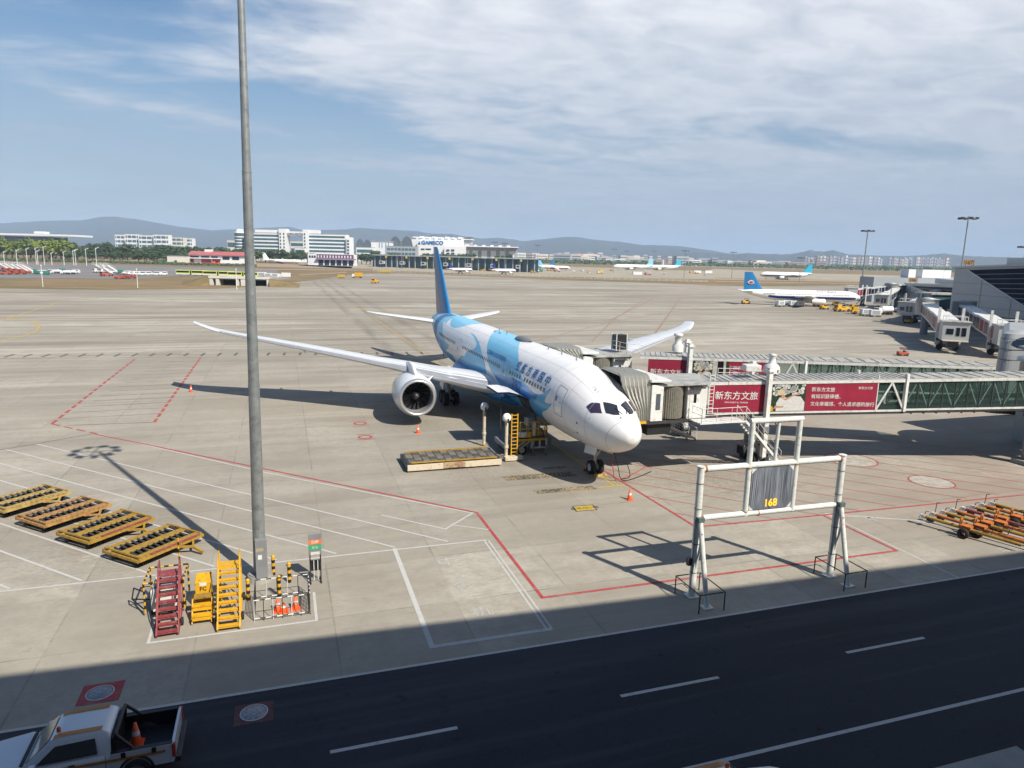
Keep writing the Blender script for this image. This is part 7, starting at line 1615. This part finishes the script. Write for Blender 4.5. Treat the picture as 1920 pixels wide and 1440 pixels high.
def hills(name, pts, D, depth, seed, mt, label):
    m = MB(); n = 240; k = 16; x0, x1 = pts[0][0], pts[-1][0]; rows = []
    for j in range(k+1):
        f = j/k; row = []
        for i in range(n+1):
            px = x0+(x1-x0)*i/n
            for a, b in zip(pts[:-1], pts[1:]):
                if a[0] <= px <= b[0]: y = a[1]+(b[1]-a[1])*(px-a[0])/(b[0]-a[0]); break
            dd = D-depth*(1-f) if f <= 1 else D; top = ZH(px, y, D); e = pnoise(Vector((i*.13, f*3, seed)))*.35+pnoise(Vector((i*.4, f*7, seed+4)))*.15
            hh = top*max(0, min(1.0, (f**1.25)*(1+e*(1-f)*1.4)))+pnoise(Vector((i*.35, 1, seed)))*5*f*(top > 60); p = A(px, dd); row.append((p.x, p.y, max(-1, hh) if j else -1))
        rows.append(row)
    rows.append([(A(x0+(x1-x0)*i/n, D+depth*.8).x, A(x0+(x1-x0)*i/n, D+depth*.8).y, -1) for i in range(n+1)])
    m.loft(rows, closed=False, cap=False); return struct(m.build(name, mt), label)
hm = soil('hill_forest', [(.045, .056, .050, 1), (.03, .040, .038, 1), (.065, .070, .055, 1), (.022, .032, .030, 1)], .004, (1, 1, 1))
hills('hills', RIDGE, 8200, 2200, 1, hm, 'blue hazy hill range on the horizon'); hills('hills', RIDGE2, 6600, 1400, 5, hm, 'green grey hills beyond the high rises')

# parked and taxiing aircraft in the distance ------------------------
def jet(label, nose, heading, L_=38.0, tailm='tealblue', stripe=True, ttail=False, engines=True, windows=True, span=35.0, dark_nose=False, group=None, R0=None, fin_h=None):
    R_ = (R0 or L_*.052); t = thing('airliner', label, 'airliner', nose, heading, group)   # local +x aft
    zc = R_+(1.75 if not ttail else 1.2); F_ = [(0, .02, -.25), (.02, .42, -.16), (.05, .72, -.06), (.10, .95, 0), (.15, 1, 0), (.70, 1, 0), (.82, .82, .16), (.92, .5, .42), (1.0, .12, .62)]
    fl = MB(); fl.loft([[(x*L_, R_*r*sin(a), zc+R_*dz+R_*r*cos(a)) for a in [2*pi*k/20 for k in range(20)]] for x, r, dz in F_]); f = fl.build('fuselage', 'white', t, False)
    if stripe:
        for sg in (-1, 1):
            st = MB(); rr = []
            for x in [.03, .06, .1, .15, .3, .5, .7, .78]:
                r = 1; dz = 0
                for a_, b_ in zip(F_[:-1], F_[1:]):
                    if a_[0] <= x <= b_[0]: u = (x-a_[0])/(b_[0]-a_[0]); r = a_[1]+(b_[1]-a_[1])*u; dz = a_[2]+(b_[2]-a_[2])*u
                rr.append([(x*L_, sg*(R_*r*sin(R(g_))+.02), zc+R_*dz+R_*r*cos(R(g_))) for g_ in (97, 106, 116, 126)])
            st.loft(rr, closed=False, cap=False); st.build('blue_belly_stripe', 'navy', f, False)
    if windows:
        for sg in (-1, 1):
            for k in range(int(L_*.72/.55)):
                if k % 12 == 11: continue
                x = L_*.12+k*.55; m = MB(); m.add([(x, sg*(R_*sin(R(80))+.015), zc+R_*cos(R(80))+.0), (x+.26, sg*(R_*sin(R(80))+.015), zc+R_*cos(R(80))), (x+.26, sg*(R_*sin(R(70))+.02), zc+R_*cos(R(70))), (x, sg*(R_*sin(R(70))+.02), zc+R_*cos(R(70)))], [(0, 1, 2, 3)])
                if sg == 1 and len([1]) and x < L_*.82: m.build('cabin_window', 'glassd', f, False)
    for y0, y1 in ((-.62, -.05), (.05, .62)):
        m = MB(); m.add([(L_*.026, y0*R_*.6, zc+R_*.14), (L_*.026, y1*R_*.6, zc+R_*.14), (L_*.042, y1*R_*.62, zc+R_*.40), (L_*.042, y0*R_*.62, zc+R_*.40)], [(0, 1, 2, 3)]); m.build('cockpit_window', 'glassd', f, False)
    for sg in (-1, 1):
        m = MB(); sp = span/2; m.loft([[(L_*(.36 if not ttail else .45)+y*.52+(cr)*u, sg*y, zc-R_*.45+y*.09+cr*v*.9) for u, v in AF] for y, cr in ((R_*.6, L_*.20), (sp*.35, L_*.12), (sp, L_*.035))]); m.build('wing', 'wingw', t, False)
        m = MB(); zt_ = zc+R_*.5 if not ttail else zc+R_*1.0+L_*.155; m.loft([[(L_*(.89 if not ttail else .96)+y*.5+cr*u, sg*y, zt_+y*.08+cr*v*.8) for u, v in AF] for y, cr in ((.2, L_*.09), (span*.17, L_*.04))]); m.build('tailplane', 'wingw', t, False)
        if engines:
            if ttail: ex, ey, ez, er, el_ = L_*.68, R_*1.75, zc+R_*.45, R_*.5, L_*.13
            else: ex, ey, ez, er, el_ = L_*.345, span*.165, zc-R_*.95, R_*.56, L_*.11
            m = MB(); m.loft([[(ex+x*el_, sg*ey+er*r*cos(a), ez+er*r*sin(a)) for a in [2*pi*k/16 for k in range(16)]] for x, r in ((0, .82), (.04, .95), (.35, 1), (.75, .85), (1, .55))], cap=False); e = m.build('engine', 'paintw', t, False)
            m = MB(); m.add([(ex+.06*el_, sg*ey+er*.8*cos(a), ez+er*.8*sin(a)) for a in [2*pi*k/16 for k in range(16)]], [tuple(range(16))]); m.build('fan', 'black', e, False)
            m = MB(); m.bar((ex+el_*.5, sg*ey, ez+er*.7), (ex+el_*1.2, sg*ey*(1 if not ttail else .5), zc-R_*.35 if not ttail else ez), .3, .7); m.build('pylon', 'wingw', e, False)
        m = MB(); m.tube((L_*.52, sg*R_*1.3, .5), (L_*.50, sg*R_*1.2, zc-R_*.5), .16, 8); g = m.build('main_gear', 'steel', t, False)
        m = MB(); m.lathe([(.2, -.35), (.55, -.35), (.58, 0), (.55, .35), (.2, .35)], (L_*.52, sg*R_*1.3, .55), 16, 'Y'); m.build('tyre', 'tyre', g, False)
    m = MB(); m.tube((L_*.13, 0, .4), (L_*.135, 0, zc-R_*.8), .10, 8); g = m.build('nose_gear', 'steel', t, False); m = MB(); m.lathe([(.1, -.22), (.36, -.22), (.38, 0), (.36, .22), (.1, .22)], (L_*.13, 0, .38), 14, 'Y'); m.build('tyre', 'tyre', g, False)
    fh = fin_h or L_*.165; m = MB(); zb_ = zc+R_*.75
    m.loft([[(L_*x0+cr*u, v*cr*.7, zb_+z) for u, v in AF] for x0, cr, z in ((.815 if not ttail else .84, L_*.165, 0), (.865 if not ttail else .90, L_*.115, fh*.5), (.915 if not ttail else .95, L_*.068, fh))]); fn = m.build('fin', tailm, t, False)
    return t, f, fn, (L_, zb_, fh, R_, zc)
# narrow body airliner at the next gate, its tail towards us on the left
pn_ = Vector((201.5, 203.6, 0)); ax_ = Vector((-.936, .352, 0))
a3, a3f, a3n, dm_ = jet('narrow body airliner with a blue tail docked at the gate on the right', tuple(pn_), math.atan2(ax_.y, ax_.x), 43.5, 'tailblue', span=34, R0=1.98, fin_h=6.6)
L_, zb_, fh, R_, zc = dm_
put_text('lettering', '中国南方航空', 1.25, (L_*.30, R_*.80+.06, zc+R_*.62), (1, 0, 0), (0, -.5, .85), 'navy', a3f, world=False)
m = MB()
cxe, cze = L_*.925, zb_+fh*.42
for sg in (1, -1):
    for k in range(5):
        a = pi/2+(k-2)*.62; m.add([(cxe+.3*cos(a-1.57), sg*.42, cze-.3+.3*sin(a-1.57)), (cxe+1.15*cos(a-.24), sg*.42, cze-.3+1.2*sin(a-.24)), (cxe+1.25*cos(a+.24), sg*.42, cze-.3+1.2*sin(a+.24)), (cxe+.3*cos(a+1.57), sg*.42, cze-.3+.3*sin(a+1.57))], [(0, 1, 2, 3)])
em = m.build('emblem', 'lampw', a3n, False); m = MB()
for sg in (1, -1):
    for k in range(5):
        a = pi/2+(k-2)*.62; m.add([(cxe+.15*cos(a-1.57), sg*.44, cze-.3+.15*sin(a-1.57)), (cxe+.95*cos(a-.2), sg*.44, cze-.3+1.0*sin(a-.2)), (cxe+1.05*cos(a+.2), sg*.44, cze-.3+1.0*sin(a+.2)), (cxe+.15*cos(a+1.57), sg*.44, cze-.3+.15*sin(a+1.57))], [(0, 1, 2, 3)])
m.build('emblem_petals', 'redv', em, False, recalc=False)
def far_jet(label, pxn, pxt, D, L_, **k):          # nose column, tail column
    n_, f_ = A(pxn, D), A(pxt, D); v = (f_-n_); v = v.normalized()
    if 'ang' in k: v = Matrix.Rotation(k.pop('ang'), 3, 'Z') @ v
    return jet(label, tuple(n_), math.atan2(v.y, v.x), L_, **k)
far_jet('white wide body airliner with a teal tail taxiing behind the narrow body tail', 1427, 1520, 655, 47, stripe=True, span=44, windows=False, ang=R(-8), R0=2.6, fin_h=8)
far_jet('white wide body airliner, left of the two standing nose to tail on the far apron', 1150, 1228, 1020, 62, tailm='lightblue', stripe=False, windows=False, span=58, R0=3, ang=R(10), fin_h=9, group='two white wide body airliners nose to tail')
far_jet('white wide body airliner right of the pair on the far apron', 1205, 1282, 1050, 60, tailm='tealblue', stripe=False, windows=False, span=58, R0=3, ang=R(6), fin_h=9, group='two white wide body airliners nose to tail')
far_jet('all white tee tailed airliner parked in front of the dark trees by the office blocks', 566, 489, 840, 46, tailm='white', stripe=False, ttail=True, windows=False, span=28, R0=2.1)
far_jet('small jet facing us at the far concourse, left of two', 886, 862, 600, 27, tailm='navy', ang=R(48), span=26, R0=1.5, windows=False)
far_jet('small jet facing us at the far concourse, right of two', 968, 946, 600, 29, tailm='navy', ang=R(48), span=27, R0=1.6, windows=False)
far_jet('blue tailed airliner half hidden at the right end of the far concourse', 1070, 1015, 820, 38, tailm='lightblue', windows=False); far_jet('white airliner tail between the far concourse and the town', 985, 1040, 900, 38, tailm='tailblue', windows=False)
# light masts across the field
def far_mast(px, D, ytop, label, r=.35):
    h = ZH(px, ytop, D); p = A(px, D); t = thing('floodlight_mast', label, 'light mast', tuple(p), 0, 'distant floodlight masts')
    m = MB(); m.tube((0, 0, 0), (0, 0, h), r, 8, r*.5); m.build('pole', 'galv', t, False)
    m = MB(); m.lathe([(2.2, h-.9), (2.4, h-.7), (2.2, h-.5), (2.0, h-.7), (2.2, h-.9)], (0, 0, 0), 12); m.build('crown_ring', 'galv', t, False)
    for k in range(6): a = 2*pi*k/6; m = MB(); m.box((2.4*cos(a), 2.4*sin(a), h-.7), (.9, .9, .7)); m.build('floodlight', 'steel', t, False)
    return t
def base_px(px): return px
far_mast(1622, 330, 430, 'tall floodlight mast behind the narrow body airliner nose', .4); far_mast(1806, 235, 405, 'tall floodlight mast behind the 167 pier'); far_mast(1921, 300, 460, 'floodlight mast at the right edge above the pier roof')
for px, D, y, lb in ((743, 730, 448, 'thin mast left of the hangar letters'), (753, 700, 452, 'thin mast just right of the one by the barrel hangars'), (813, 740, 441, 'thin mast beside the airliner fin'), (877, 690, 446, 'thin mast at the left end of the open hangar'), (881, 760, 444, 'thin mast hidden close behind another by the open hangar'), (927, 740, 453, 'thin mast before the middle of the open hangar'), (946, 700, 455, 'thin mast before the right end of the open hangar'), (1008, 800, 459, 'thin mast left of the far hill crest'), (1151, 760, 466, 'thin mast beside the green nosed airliner'), (1175, 1100, 470, 'short mast over the wide body pair'), (1226, 1100, 470, 'short mast right of the first wide body tail'), (1285, 620, 469, 'mast right of the wide body pair'), (1375, 640, 472, 'mast above the long bare field'), (1503, 560, 482, 'mast behind the teal tailed airliner')):
    far_mast(px, D, y, lb, .28)
# street lamps on the left, white swept heads
for px, y in ((7, 471), (31, 468), (50, 465.5), (67, 464), (70, 469), (82, 462), (96, 473), (119, 471), (137, 469), (141, 468), (161, 466), (180, 464.5)):
    D = 560; h = ZH(px, y, D); p = A(px, D); t = thing('street_lamp', 'white street lamp with a swept head behind the parked stair trucks', 'street lamp', tuple(p), CAMF, 'white street lamps along the far left road')
    m = MB(); m.tube((0, 0, 0), (0, 0, h), .22, 8, .14); m.build('pole', 'bwhite', t, False); m = MB(); m.bar((-.4, 0, h-1.2), (2.4, 0, h+.4), .5, .35); m.build('lamp_head', 'bwhite', t, False)
for px, D, y in ((76, 262, 497.5), (254, 300, 503), (441, 330, 506), (1020-20, 700, 480)):
    pass
for px, D, y, lb in ((75, 262, 499, 'thin white pole on the grass left of the parked vehicles'), (254, 270, 506, 'thin white pole on the grass in the middle'), (441, 275, 506, 'thin white pole before the tunnel mouth')):
    h = ZH(px, y, D); p = A(px, D); t = thing('pole', lb, 'pole', tuple(p), 0, 'thin white poles on the grass'); m = MB(); m.tube((0, 0, 0), (0, 0, h), .12, 8, .08); m.build('post', 'bwhite', t, False); m = MB(); m.tube((0, 0, h), (0, 0, h+.5), .2, 8); m.build('lamp', 'bwhite', t, False)
# fences
def fence(label, pts, h, sp, mt='galvd'):
    t = thing('fence', label, 'fence', tuple(pts[0])); m = MB()
    for a, b in zip(pts[:-1], pts[1:]):
        for z in (h, h*.55, h*.15): m.bar(a+Vector((0, 0, z)), b+Vector((0, 0, z)), .08)
    m.build('wire_rails', mt, t); k = 0; L = sum((b-a).length for a, b in zip(pts[:-1], pts[1:])); n = min(90, int(L/sp))
    for i in range(n+1):
        u = L*i/n
        for a, b in zip(pts[:-1], pts[1:]):
            l = (b-a).length
            if u <= l+1e-6: p = a.lerp(b, u/l); break
            u -= l
        m = MB(); m.tube((p.x, p.y, 0), (p.x, p.y, h+.2), .09, 5); m.build('fence_post', mt, t)
fence('pale fence along the sandy bank at the left', [A(-20, 600), A(230, 640), A(470, 650)], 2.6, 4); fence('light fence along the concourse apron edge', [A(700, 590), A(860, 560), A(1130, 520), A(1330, 520)], 1.3, 5, 'bwhite')
# vehicle underpass
t = thing('underpass', 'concrete vehicle underpass with dark mouths and a parapet in the grass bank', 'underpass', tuple(A(440, 305)))
D = 305; part_box('parapet', 'cream', t, 388, 502, D, 3.0, 3.9, 3); part_box('deck', 'conc', t, 388, 502, D, 2.5, 3.0, 30, .5)
for a, b in ((390, 396), (402, 408), (440, 445), (449, 458), (498, 504)): part_box('pier', 'cream', t, a, b, D, 0, 2.9, 6, .2)
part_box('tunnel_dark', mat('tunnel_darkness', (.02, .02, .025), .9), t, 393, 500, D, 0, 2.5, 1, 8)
def ramp(name, pts, mt): 
    m = MB(); n = len(pts)//2; m.add(pts, [(i, i+1, n+i+1, n+i) for i in range(n-1)]); return struct(m.build(name, mt, recalc=False))
for sg, (pe, pt_) in ((1, (389, 338)), (-1, (503, 560))):
    T0, T1, C_, B_, B2 = A(pt_, D-4), A(pe, D-5), A(pe, D+1)+Vector((0, 0, 3.5)), A(pt_, D+35), A(pe, D+40)
    m = MB(); m.add([T0, T1, C_, B_, B2], [(0, 1, 2), (0, 2, 3), (2, 4, 3)]); struct(m.build('grass_bank', 'dry'), 'dry grass bank beside the underpass')

# vehicles -----------------------------------------------------------
def veh(kind):
    t = thing(kind, '', 'vehicle')
    def wh(xs, w, r=.45):
        for x in xs:
            for y in (-w, w): m = MB(); m.lathe([(.15, -.14), (r, -.14), (r, .14), (.15, .14)], (x, y, r), 14, 'Y'); m.build('wheel', 'tyre', t, False)
    if kind == 'articulated_bus':
        for a, b in ((-8.6, -.4), (.4, 8.6)):
            m = MB(); m.box(((a+b)/2, 0, 1.75), (b-a, 2.6, 2.7)); bd = m.build('body', 'busgreen', t, False, bevel=.15)
            for s in (-1, 1): m = MB(); m.box(((a+b)/2, s*1.31, 2.15), (b-a-.8, .03, 1.15)); m.build('window_band', 'glassd', bd, False); m = MB(); m.box(((a+b)/2, s*1.31, .75), (b-a-.6, .02, .5)); m.build('lower_panel', 'bwhite', bd, False)
        m = MB(); m.box((0, 0, 1.7), (.9, 2.3, 2.4)); m.build('joint_bellows', 'black', t, False); wh((-6.6, -2.2, 2.4, 6.4), 1.1, .5)
    elif kind == 'stair_truck':
        m = MB(); m.box((-.2, 0, .9), (6.8, 2.2, .6)); m.build('chassis', 'redv', t, False); m = MB(); m.box((-2.9, 0, 1.7), (1.4, 2.1, 1.4)); cb = m.build('cab', 'redv', t, False, bevel=.08); m = MB(); m.box((-3.61, 0, 1.95), (.03, 1.8, .7)); m.build('windscreen', 'glassd', cb, False)
        for y in (-.8, .8): m = MB(); m.bar((3.0, y, 1.3), (-2.6, y, 4.6), .12, .7); m.build('stair_side', 'bwhite', t, False)
        for k in range(11): m = MB(); m.box((2.8-.5*k, 0, 1.35+.3*k), (.4, 1.5, .06)); m.build('tread', 'galv', t, False)
        m = MB(); m.box((-3.0, 0, 4.7), (1.6, 1.9, .12)); m.build('top_platform', 'bwhite', t, False); m = MB()
        for y in (-.9, .9): m.path([(-3.7, y, 4.7), (-3.7, y, 5.8), (-2.3, y, 5.8), (2.9, y, 2.5)], .07, 5)
        m.build('handrail', 'bwhite', t, False); wh((-2.6, 2.2), 1.0)
    elif kind == 'van':
        m = MB(); rounded_body(m, [(-2.4, .8, .74, .4, 1.1), (-2.3, .9, .85, .35, 1.2), (-1.7, .95, .85, .35, 1.35), (-1.1, .95, .82, .35, 2.0), (2.4, .95, .85, .35, 2.05)]); bd = m.build('body', 'bwhite', t, False, bevel=.05)
        for s in (-1, 1): m = MB(); m.box((.4, s*.93, 1.55), (3.2, .06, .5)); m.build('side_window', 'glassd', bd, False)
        m = MB(); m.box((-1.5, 0, 1.6), (.05, 1.5, .6), tilt=Matrix.Rotation(R(-45), 3, 'Y')); m.build('windscreen', 'glassd', bd, False); wh((-1.6, 1.6), .85, .34)
    elif kind == 'tanker':
        m = MB(); m.tube((-1.2, 0, 1.7), (3.2, 0, 1.7), .95, 18); m.build('tank', 'bwhite', t, False); m = MB(); m.box((-2.3, 0, 1.35), (1.5, 2.1, 1.7)); cb = m.build('cab', 'bwhite', t, False, bevel=.1); m = MB(); m.box((-3.06, 0, 1.65), (.03, 1.8, .7)); m.build('windscreen', 'glassd', cb, False); m = MB(); m.box((0, 0, .65), (6, 1.0, .3)); m.build('chassis', 'steel', t, False); wh((-2.2, 1.2, 2.4), .95)
    elif kind == 'box_truck':
        m = MB(); m.box((.9, 0, 2.0), (4.6, 2.3, 2.3)); m.build('cargo_box', 'green', t, False, bevel=.03); m = MB(); m.box((-2.3, 0, 1.45), (1.5, 2.1, 1.8)); cb = m.build('cab', 'bwhite', t, False, bevel=.1); m = MB(); m.box((-3.06, 0, 1.7), (.03, 1.8, .7)); m.build('windscreen', 'glassd', cb, False); m = MB(); m.box((0, 0, .65), (6, 1.0, .3)); m.build('chassis', 'steel', t, False); wh((-2.2, 2.0), .95)
    elif kind == 'baggage_tug':
        m = MB(); m.box((0, 0, .75), (2.9, 1.5, .7)); m.box((-1.0, 0, 1.15), (.9, 1.3, .25)); m.build('body', 'yellow', t, False, bevel=.06); m = MB()
        for x in (-.3, .9):
            for y in (-.6, .6): m.tube((x, y, 1.0), (x, y, 2.0), .04, 5)
        m.build('canopy_frame', 'black', t, False); m = MB(); m.box((.3, 0, 2.03), (1.5, 1.4, .08)); m.build('canopy', 'yellow', t, False, bevel=.02); m = MB(); m.box((.5, 0, 1.25), (.5, 1.1, .5)); m.build('seat', 'seat', t, False); wh((-1.0, 1.0), .65, .36)
    elif kind == 'belt_loader':
        m = MB(); m.box((0, 0, .8), (5.2, 1.8, .7)); m.build('chassis', 'yellow', t, False, bevel=.05); m = MB(); m.bar((-4.2, .2, 2.5), (3.6, .2, 1.1), 1.0, .22); m.build('conveyor', 'steel', t, False); m = MB(); m.box((1.2, -.55, 1.5), (1.2, .8, 1.0)); m.build('cab', 'yellow', t, False, bevel=.05); m = MB(); m.box((.62, -.55, 1.6), (.04, .7, .5)); m.build('window', 'glassd', t, False); wh((-1.7, 1.7), .85, .4)
    elif kind == 'tow_tractor':
        m = MB(); m.box((0, 0, .85), (5.4, 2.4, .8)); m.box((1.6, 0, 1.3), (1.6, 2.0, .3)); m.build('body', 'yellow', t, False, bevel=.1); m = MB(); m.box((-1.6, 0, 1.75), (1.5, 1.9, 1.0)); cb = m.build('cab', 'yellow', t, False, bevel=.06)
        for x in (-2.36, -.84): m = MB(); m.box((x, 0, 1.85), (.03, 1.6, .6)); m.build('window', 'glassd', cb, False)
        wh((-1.7, 1.7), 1.1, .5)
    elif kind == 'container_cart':
        m = MB(); m.box((0, 0, .5), (3.2, 1.9, .15)); m.build('deck', 'galv', t, False); m = MB(); m.box((0, 0, 1.35), (2.9, 1.7, 1.5)); bd = m.build('container', 'bwhite', t, False, bevel=.03); m = MB(); m.box((0, -.87, 1.35), (2.2, .03, 1.1)); m.build('curtain', 'bgrey', bd, False); wh((-1.1, 1.1), .8, .25)
    return t
VP = {}
def pv(kind, p, rz, label, group, cat=None, recol=None, scale=1.0):
    if kind not in VP: o = veh(kind); VP[kind] = o
    else:
        o = dup(VP[kind], (0, 0, 0), 0, label, group)
        for c in [k for k in COL.objects if k.parent == o]: c.material_slots[0].link = 'DATA'
    o.location = (p[0], p[1], 0); o.rotation_euler = (0, 0, rz); o['label'] = label; o['group'] = group; o['category'] = cat or kind.replace('_', ' '); o.scale = (scale,)*3
    if recol:
        for c in [k for k in COL.objects if k.parent == o]:
            if c.name.split('.')[0] in recol: c.material_slots[0].link = 'OBJECT'; c.material_slots[0].material = M_[recol[c.name.split('.')[0]]]
    return o
for k, (px, D) in enumerate(((357, 410), (408, 405), (455, 400))): pv('articulated_bus', A(px, D), CAMF, ['lime articulated bus furthest left of three before the fire station', 'lime articulated bus in the middle of three', 'yellower articulated bus partly behind the mast'][k], 'articulated buses parked in a line', 'bus')
pv('container_cart', A(490, 400), CAMF, 'white container cart first right of the mast', 'white container carts', scale=1.5); pv('container_cart', A(502, 398), CAMF, 'white container cart middle of three right of the mast', 'white container carts', scale=1.3); pv('container_cart', A(515, 396), CAMF, 'white container cart last of three right of the mast', 'white container carts', scale=1.3); pv('box_truck', A(532, 400), CAMF, 'small pale truck at the end of the container carts', 'service trucks by the underpass', recol={'cargo_box': 'bwhite'})
for i, px in enumerate((4, 15, 26, 37, 47)): pv('stair_truck', A(px, 405-i*6), CAMF+R(65), 'red and white passenger stair truck, %s from the left edge' % nth(i+1), 'passenger stair trucks in the left row')
for i, px in enumerate((184, 196, 206)): pv('stair_truck', A(px, 420), CAMF+R(65), ['pale passenger stair truck, left of the second group', 'pale passenger stair truck in the middle of the second group', 'pale passenger stair truck right of the second group'][i], 'passenger stair trucks in the second group', recol={'chassis': 'bwhite', 'cab': 'bwhite'})
rnd = random.Random(8)
LOT = [('box_truck', 57, 395, 'green sided box truck nearest the stair truck row'), ('box_truck', 64, 375, 'low green box truck left of the white pole'), ('van', 73, 380, 'white van just behind the white pole'), ('box_truck', 82, 372, 'green box truck right of the white pole'), ('van', 92, 392, 'white van left of the tank trucks'), ('tanker', 104, 390, 'white tank truck furthest left'), ('box_truck', 112, 420, 'blue roofed truck at the back of the lot'), ('tanker', 120, 382, 'white tank truck second from the left'), ('tanker', 130, 385, 'white tank truck right of the lot middle'), ('van', 138, 400, 'white van at the right end of the tank trucks'), ('stair_truck', 198, 372, 'orange stair truck standing alone before the second group'), ('box_truck', 222, 418, 'white high box truck behind the small vans'), ('van', 234, 400, 'first white van of the right hand line'), ('van', 243, 398, 'second white van of the right hand line'), ('van', 252, 396, 'third white van of the right hand line'), ('van', 262, 394, 'fourth white van of the right hand line'), ('van', 273, 398, 'fifth white van of the right hand line'), ('van', 291, 400, 'white van parked apart from the line'), ('van', 303, 402, 'white van at the right end of the lot')]
for k, px, D, lb in LOT: pv(k, A(px, D), CAMF+R(rnd.choice([0, 8, -10, 70])), lb, 'service vehicles in the far vehicle park', scale=.62 if k == 'box_truck' else (.8 if k == 'tanker' else 1.0))
for i, (px, D) in enumerate(((222, 345), (232, 348), (243, 352), (8, 362), (22, 366), (36, 370))): pv('belt_loader', A(px, D), CAMF+R(10), ('%s orange belt loader of three at the front of the lot' % nth(i+1) if i < 3 else '%s red belt loader before the left stair trucks' % nth(i-2)), ('orange belt loaders at the lot front' if i < 3 else 'red belt loaders at the left edge'), recol={'chassis': 'redv', 'cab': 'redv'})
pv('tow_tractor', A(405, 700), CAMF, 'orange fire tender before the fire station doors', 'vehicles before the fire station', 'truck', {'body': 'orangec', 'cab': 'orangec'}, 1.5); pv('van', A(396, 704), CAMF, 'small red van beside the orange tender', 'vehicles before the fire station', 'van', {'body': 'redv'})
pv('tow_tractor', G(703, 531), CAMF+R(80), 'yellow tow tractor alone on the far apron left of the fin', 'lone yellow tractors')
pv('box_truck', G(670, 521), CAMF, 'yellow truck at the end of the grass point', 'yellow signs and trucks on the grass point', recol={'cargo_box': 'yellow'})
for i, (px, py, k, a, lb) in enumerate([(1398, 570, 'baggage_tug', 10, 'yellow tug alone left of the narrow body tail'), (1545, 580, 'baggage_tug', 20, 'yellow tug under the narrow body wing'), (1578, 584, 'tow_tractor', 15, 'yellow tow tractor left of the parked yellow row'), (1590, 581, 'belt_loader', 12, 'yellow belt loader in the parked yellow row'), (1612, 589, 'tow_tractor', -10, 'yellow tow tractor at the right end of the parked row'), (1600, 582, 'baggage_tug', 10, 'yellow tug in the middle of the parked row'), (1536, 575, 'belt_loader', 30, 'yellow belt loader at the narrow body hold'), (1704, 606, 'baggage_tug', 40, 'yellow tug under the glazed bridge cab'), (1622, 592, 'container_cart', 5, 'empty grey cart right of the parked yellow row'), (1640, 594, 'container_cart', -5, 'grey cart before the docked bridge pillar'), (1656, 590, 'tanker', 20, 'white tank truck beside the small bridge cab'), (1566, 572, 'belt_loader', 60, 'belt loader under the narrow body nose'), (1690, 585, 'van', 20, 'white van between the parked bridge cabs'), (1745, 612, 'box_truck', 30, 'truck parked under the pier bridges')]):
    pv(k, G(px, py), CAMF+R(a), lb, 'yellow ground vehicles at the next gate')
for i, (px, py) in enumerate(((1475, 574), (1487, 575), (1499, 575), (1462, 575))): pv('container_cart', G(px, py), CAMF+R(8*i), ['grey container cart under the narrow body belly, second from the tail', 'grey container cart under the narrow body belly, middle one', 'grey container cart closest to the narrow body engine', 'dark container cart nearest the narrow body tail gear'][i], 'container carts under the narrow body airliner')
pv('baggage_tug', G(1692, 667), CAMF, 'small red tug beyond the rear glass bridge', 'red tug', recol={'body': 'redv', 'canopy': 'redv'}, scale=.6)
rnd = random.Random(17)
GSE = sorted([(1147, 508), (1000, 509), (1012, 510), (1030, 508), (1045, 510), (1075, 511), (1090, 509), (1105, 512), (1125, 513), (1190, 513), (1215, 516), (905, 508), (1000, 512), (925, 509), (770, 502), (790, 503), (744, 500), (725, 499), (712, 498), (1245, 515), (1235, 508), (1296, 512), (1306, 513), (1322, 517)])
for i, (px, py) in enumerate(GSE):
    k = rnd.choice(['container_cart', 'box_truck', 'van', 'belt_loader', 'tow_tractor', 'stair_truck']); rc = rnd.choice([None, {'cargo_box': 'bwhite'}, {'cargo_box': 'yellow', 'body': 'orange', 'chassis': 'ivory'}])
    pv(k, G(px, py), CAMF+rnd.uniform(-.6, .6), 'small %s, %s from the left in the far gate equipment' % (k.replace('_', ' '), nth(i+1)), 'gate equipment on the far apron', recol=rc)
for px, py, lb in ((1307, 512, 'left white container shed on the far apron'), (1328, 512, 'right white container shed on the far apron'), (1195, 515, 'white canopy shed before the wide body pair')):
    p = G(px, py); t = thing('shed', lb, 'shed', tuple(p), CAMF); m = MB(); m.box((0, 0, 1.7), (9, 4, 3.4)); m.build('wall', 'bwhite', t, False); m = MB(); m.box((0, 0, 3.5), (9.4, 4.4, .2)); m.build('roof', 'bgrey', t, False)
for px, py, lb in ((718, 512, 'left yellow taxiway sign in the grass'), (728, 512, 'right yellow taxiway sign in the grass'), (640, 521.5, 'yellow taxiway sign at the grass point')):
    p = G(px, py); t = thing('taxiway_sign', lb, 'sign', tuple(p), CAMF); m = MB(); m.box((0, 0, 1.3), (4.6, .3, 1.8)); m.build('board', 'lineyel', t, False); m = MB(); m.box((0, 0, .2), (4.0, .2, .4)); m.build('feet', 'steel', t, False)

# ------------------------------------------------------------------ haze: one closed box of pale air
hz = MB(); hz.box((0, 3000, 183.5), (26000, 22000, 369)); hm_ = bpy.data.materials.new('haze_air'); hm_.use_nodes = True; t = hm_.node_tree; t.nodes.clear()
o_ = t.nodes.new('ShaderNodeOutputMaterial'); v_ = t.nodes.new('ShaderNodeVolumePrincipled'); v_.inputs['Color'].default_value = (.50, .68, .95, 1); v_.inputs['Density'].default_value = 0.85e-4; v_.inputs['Anisotropy'].default_value = -0.1
t.links.new(v_.outputs[0], o_.inputs['Volume']); M_['haze'] = hm_
ho = hz.build('haze', 'haze'); ho['kind'] = 'stuff'; ho['label'] = 'pale blue distance haze over the airfield'
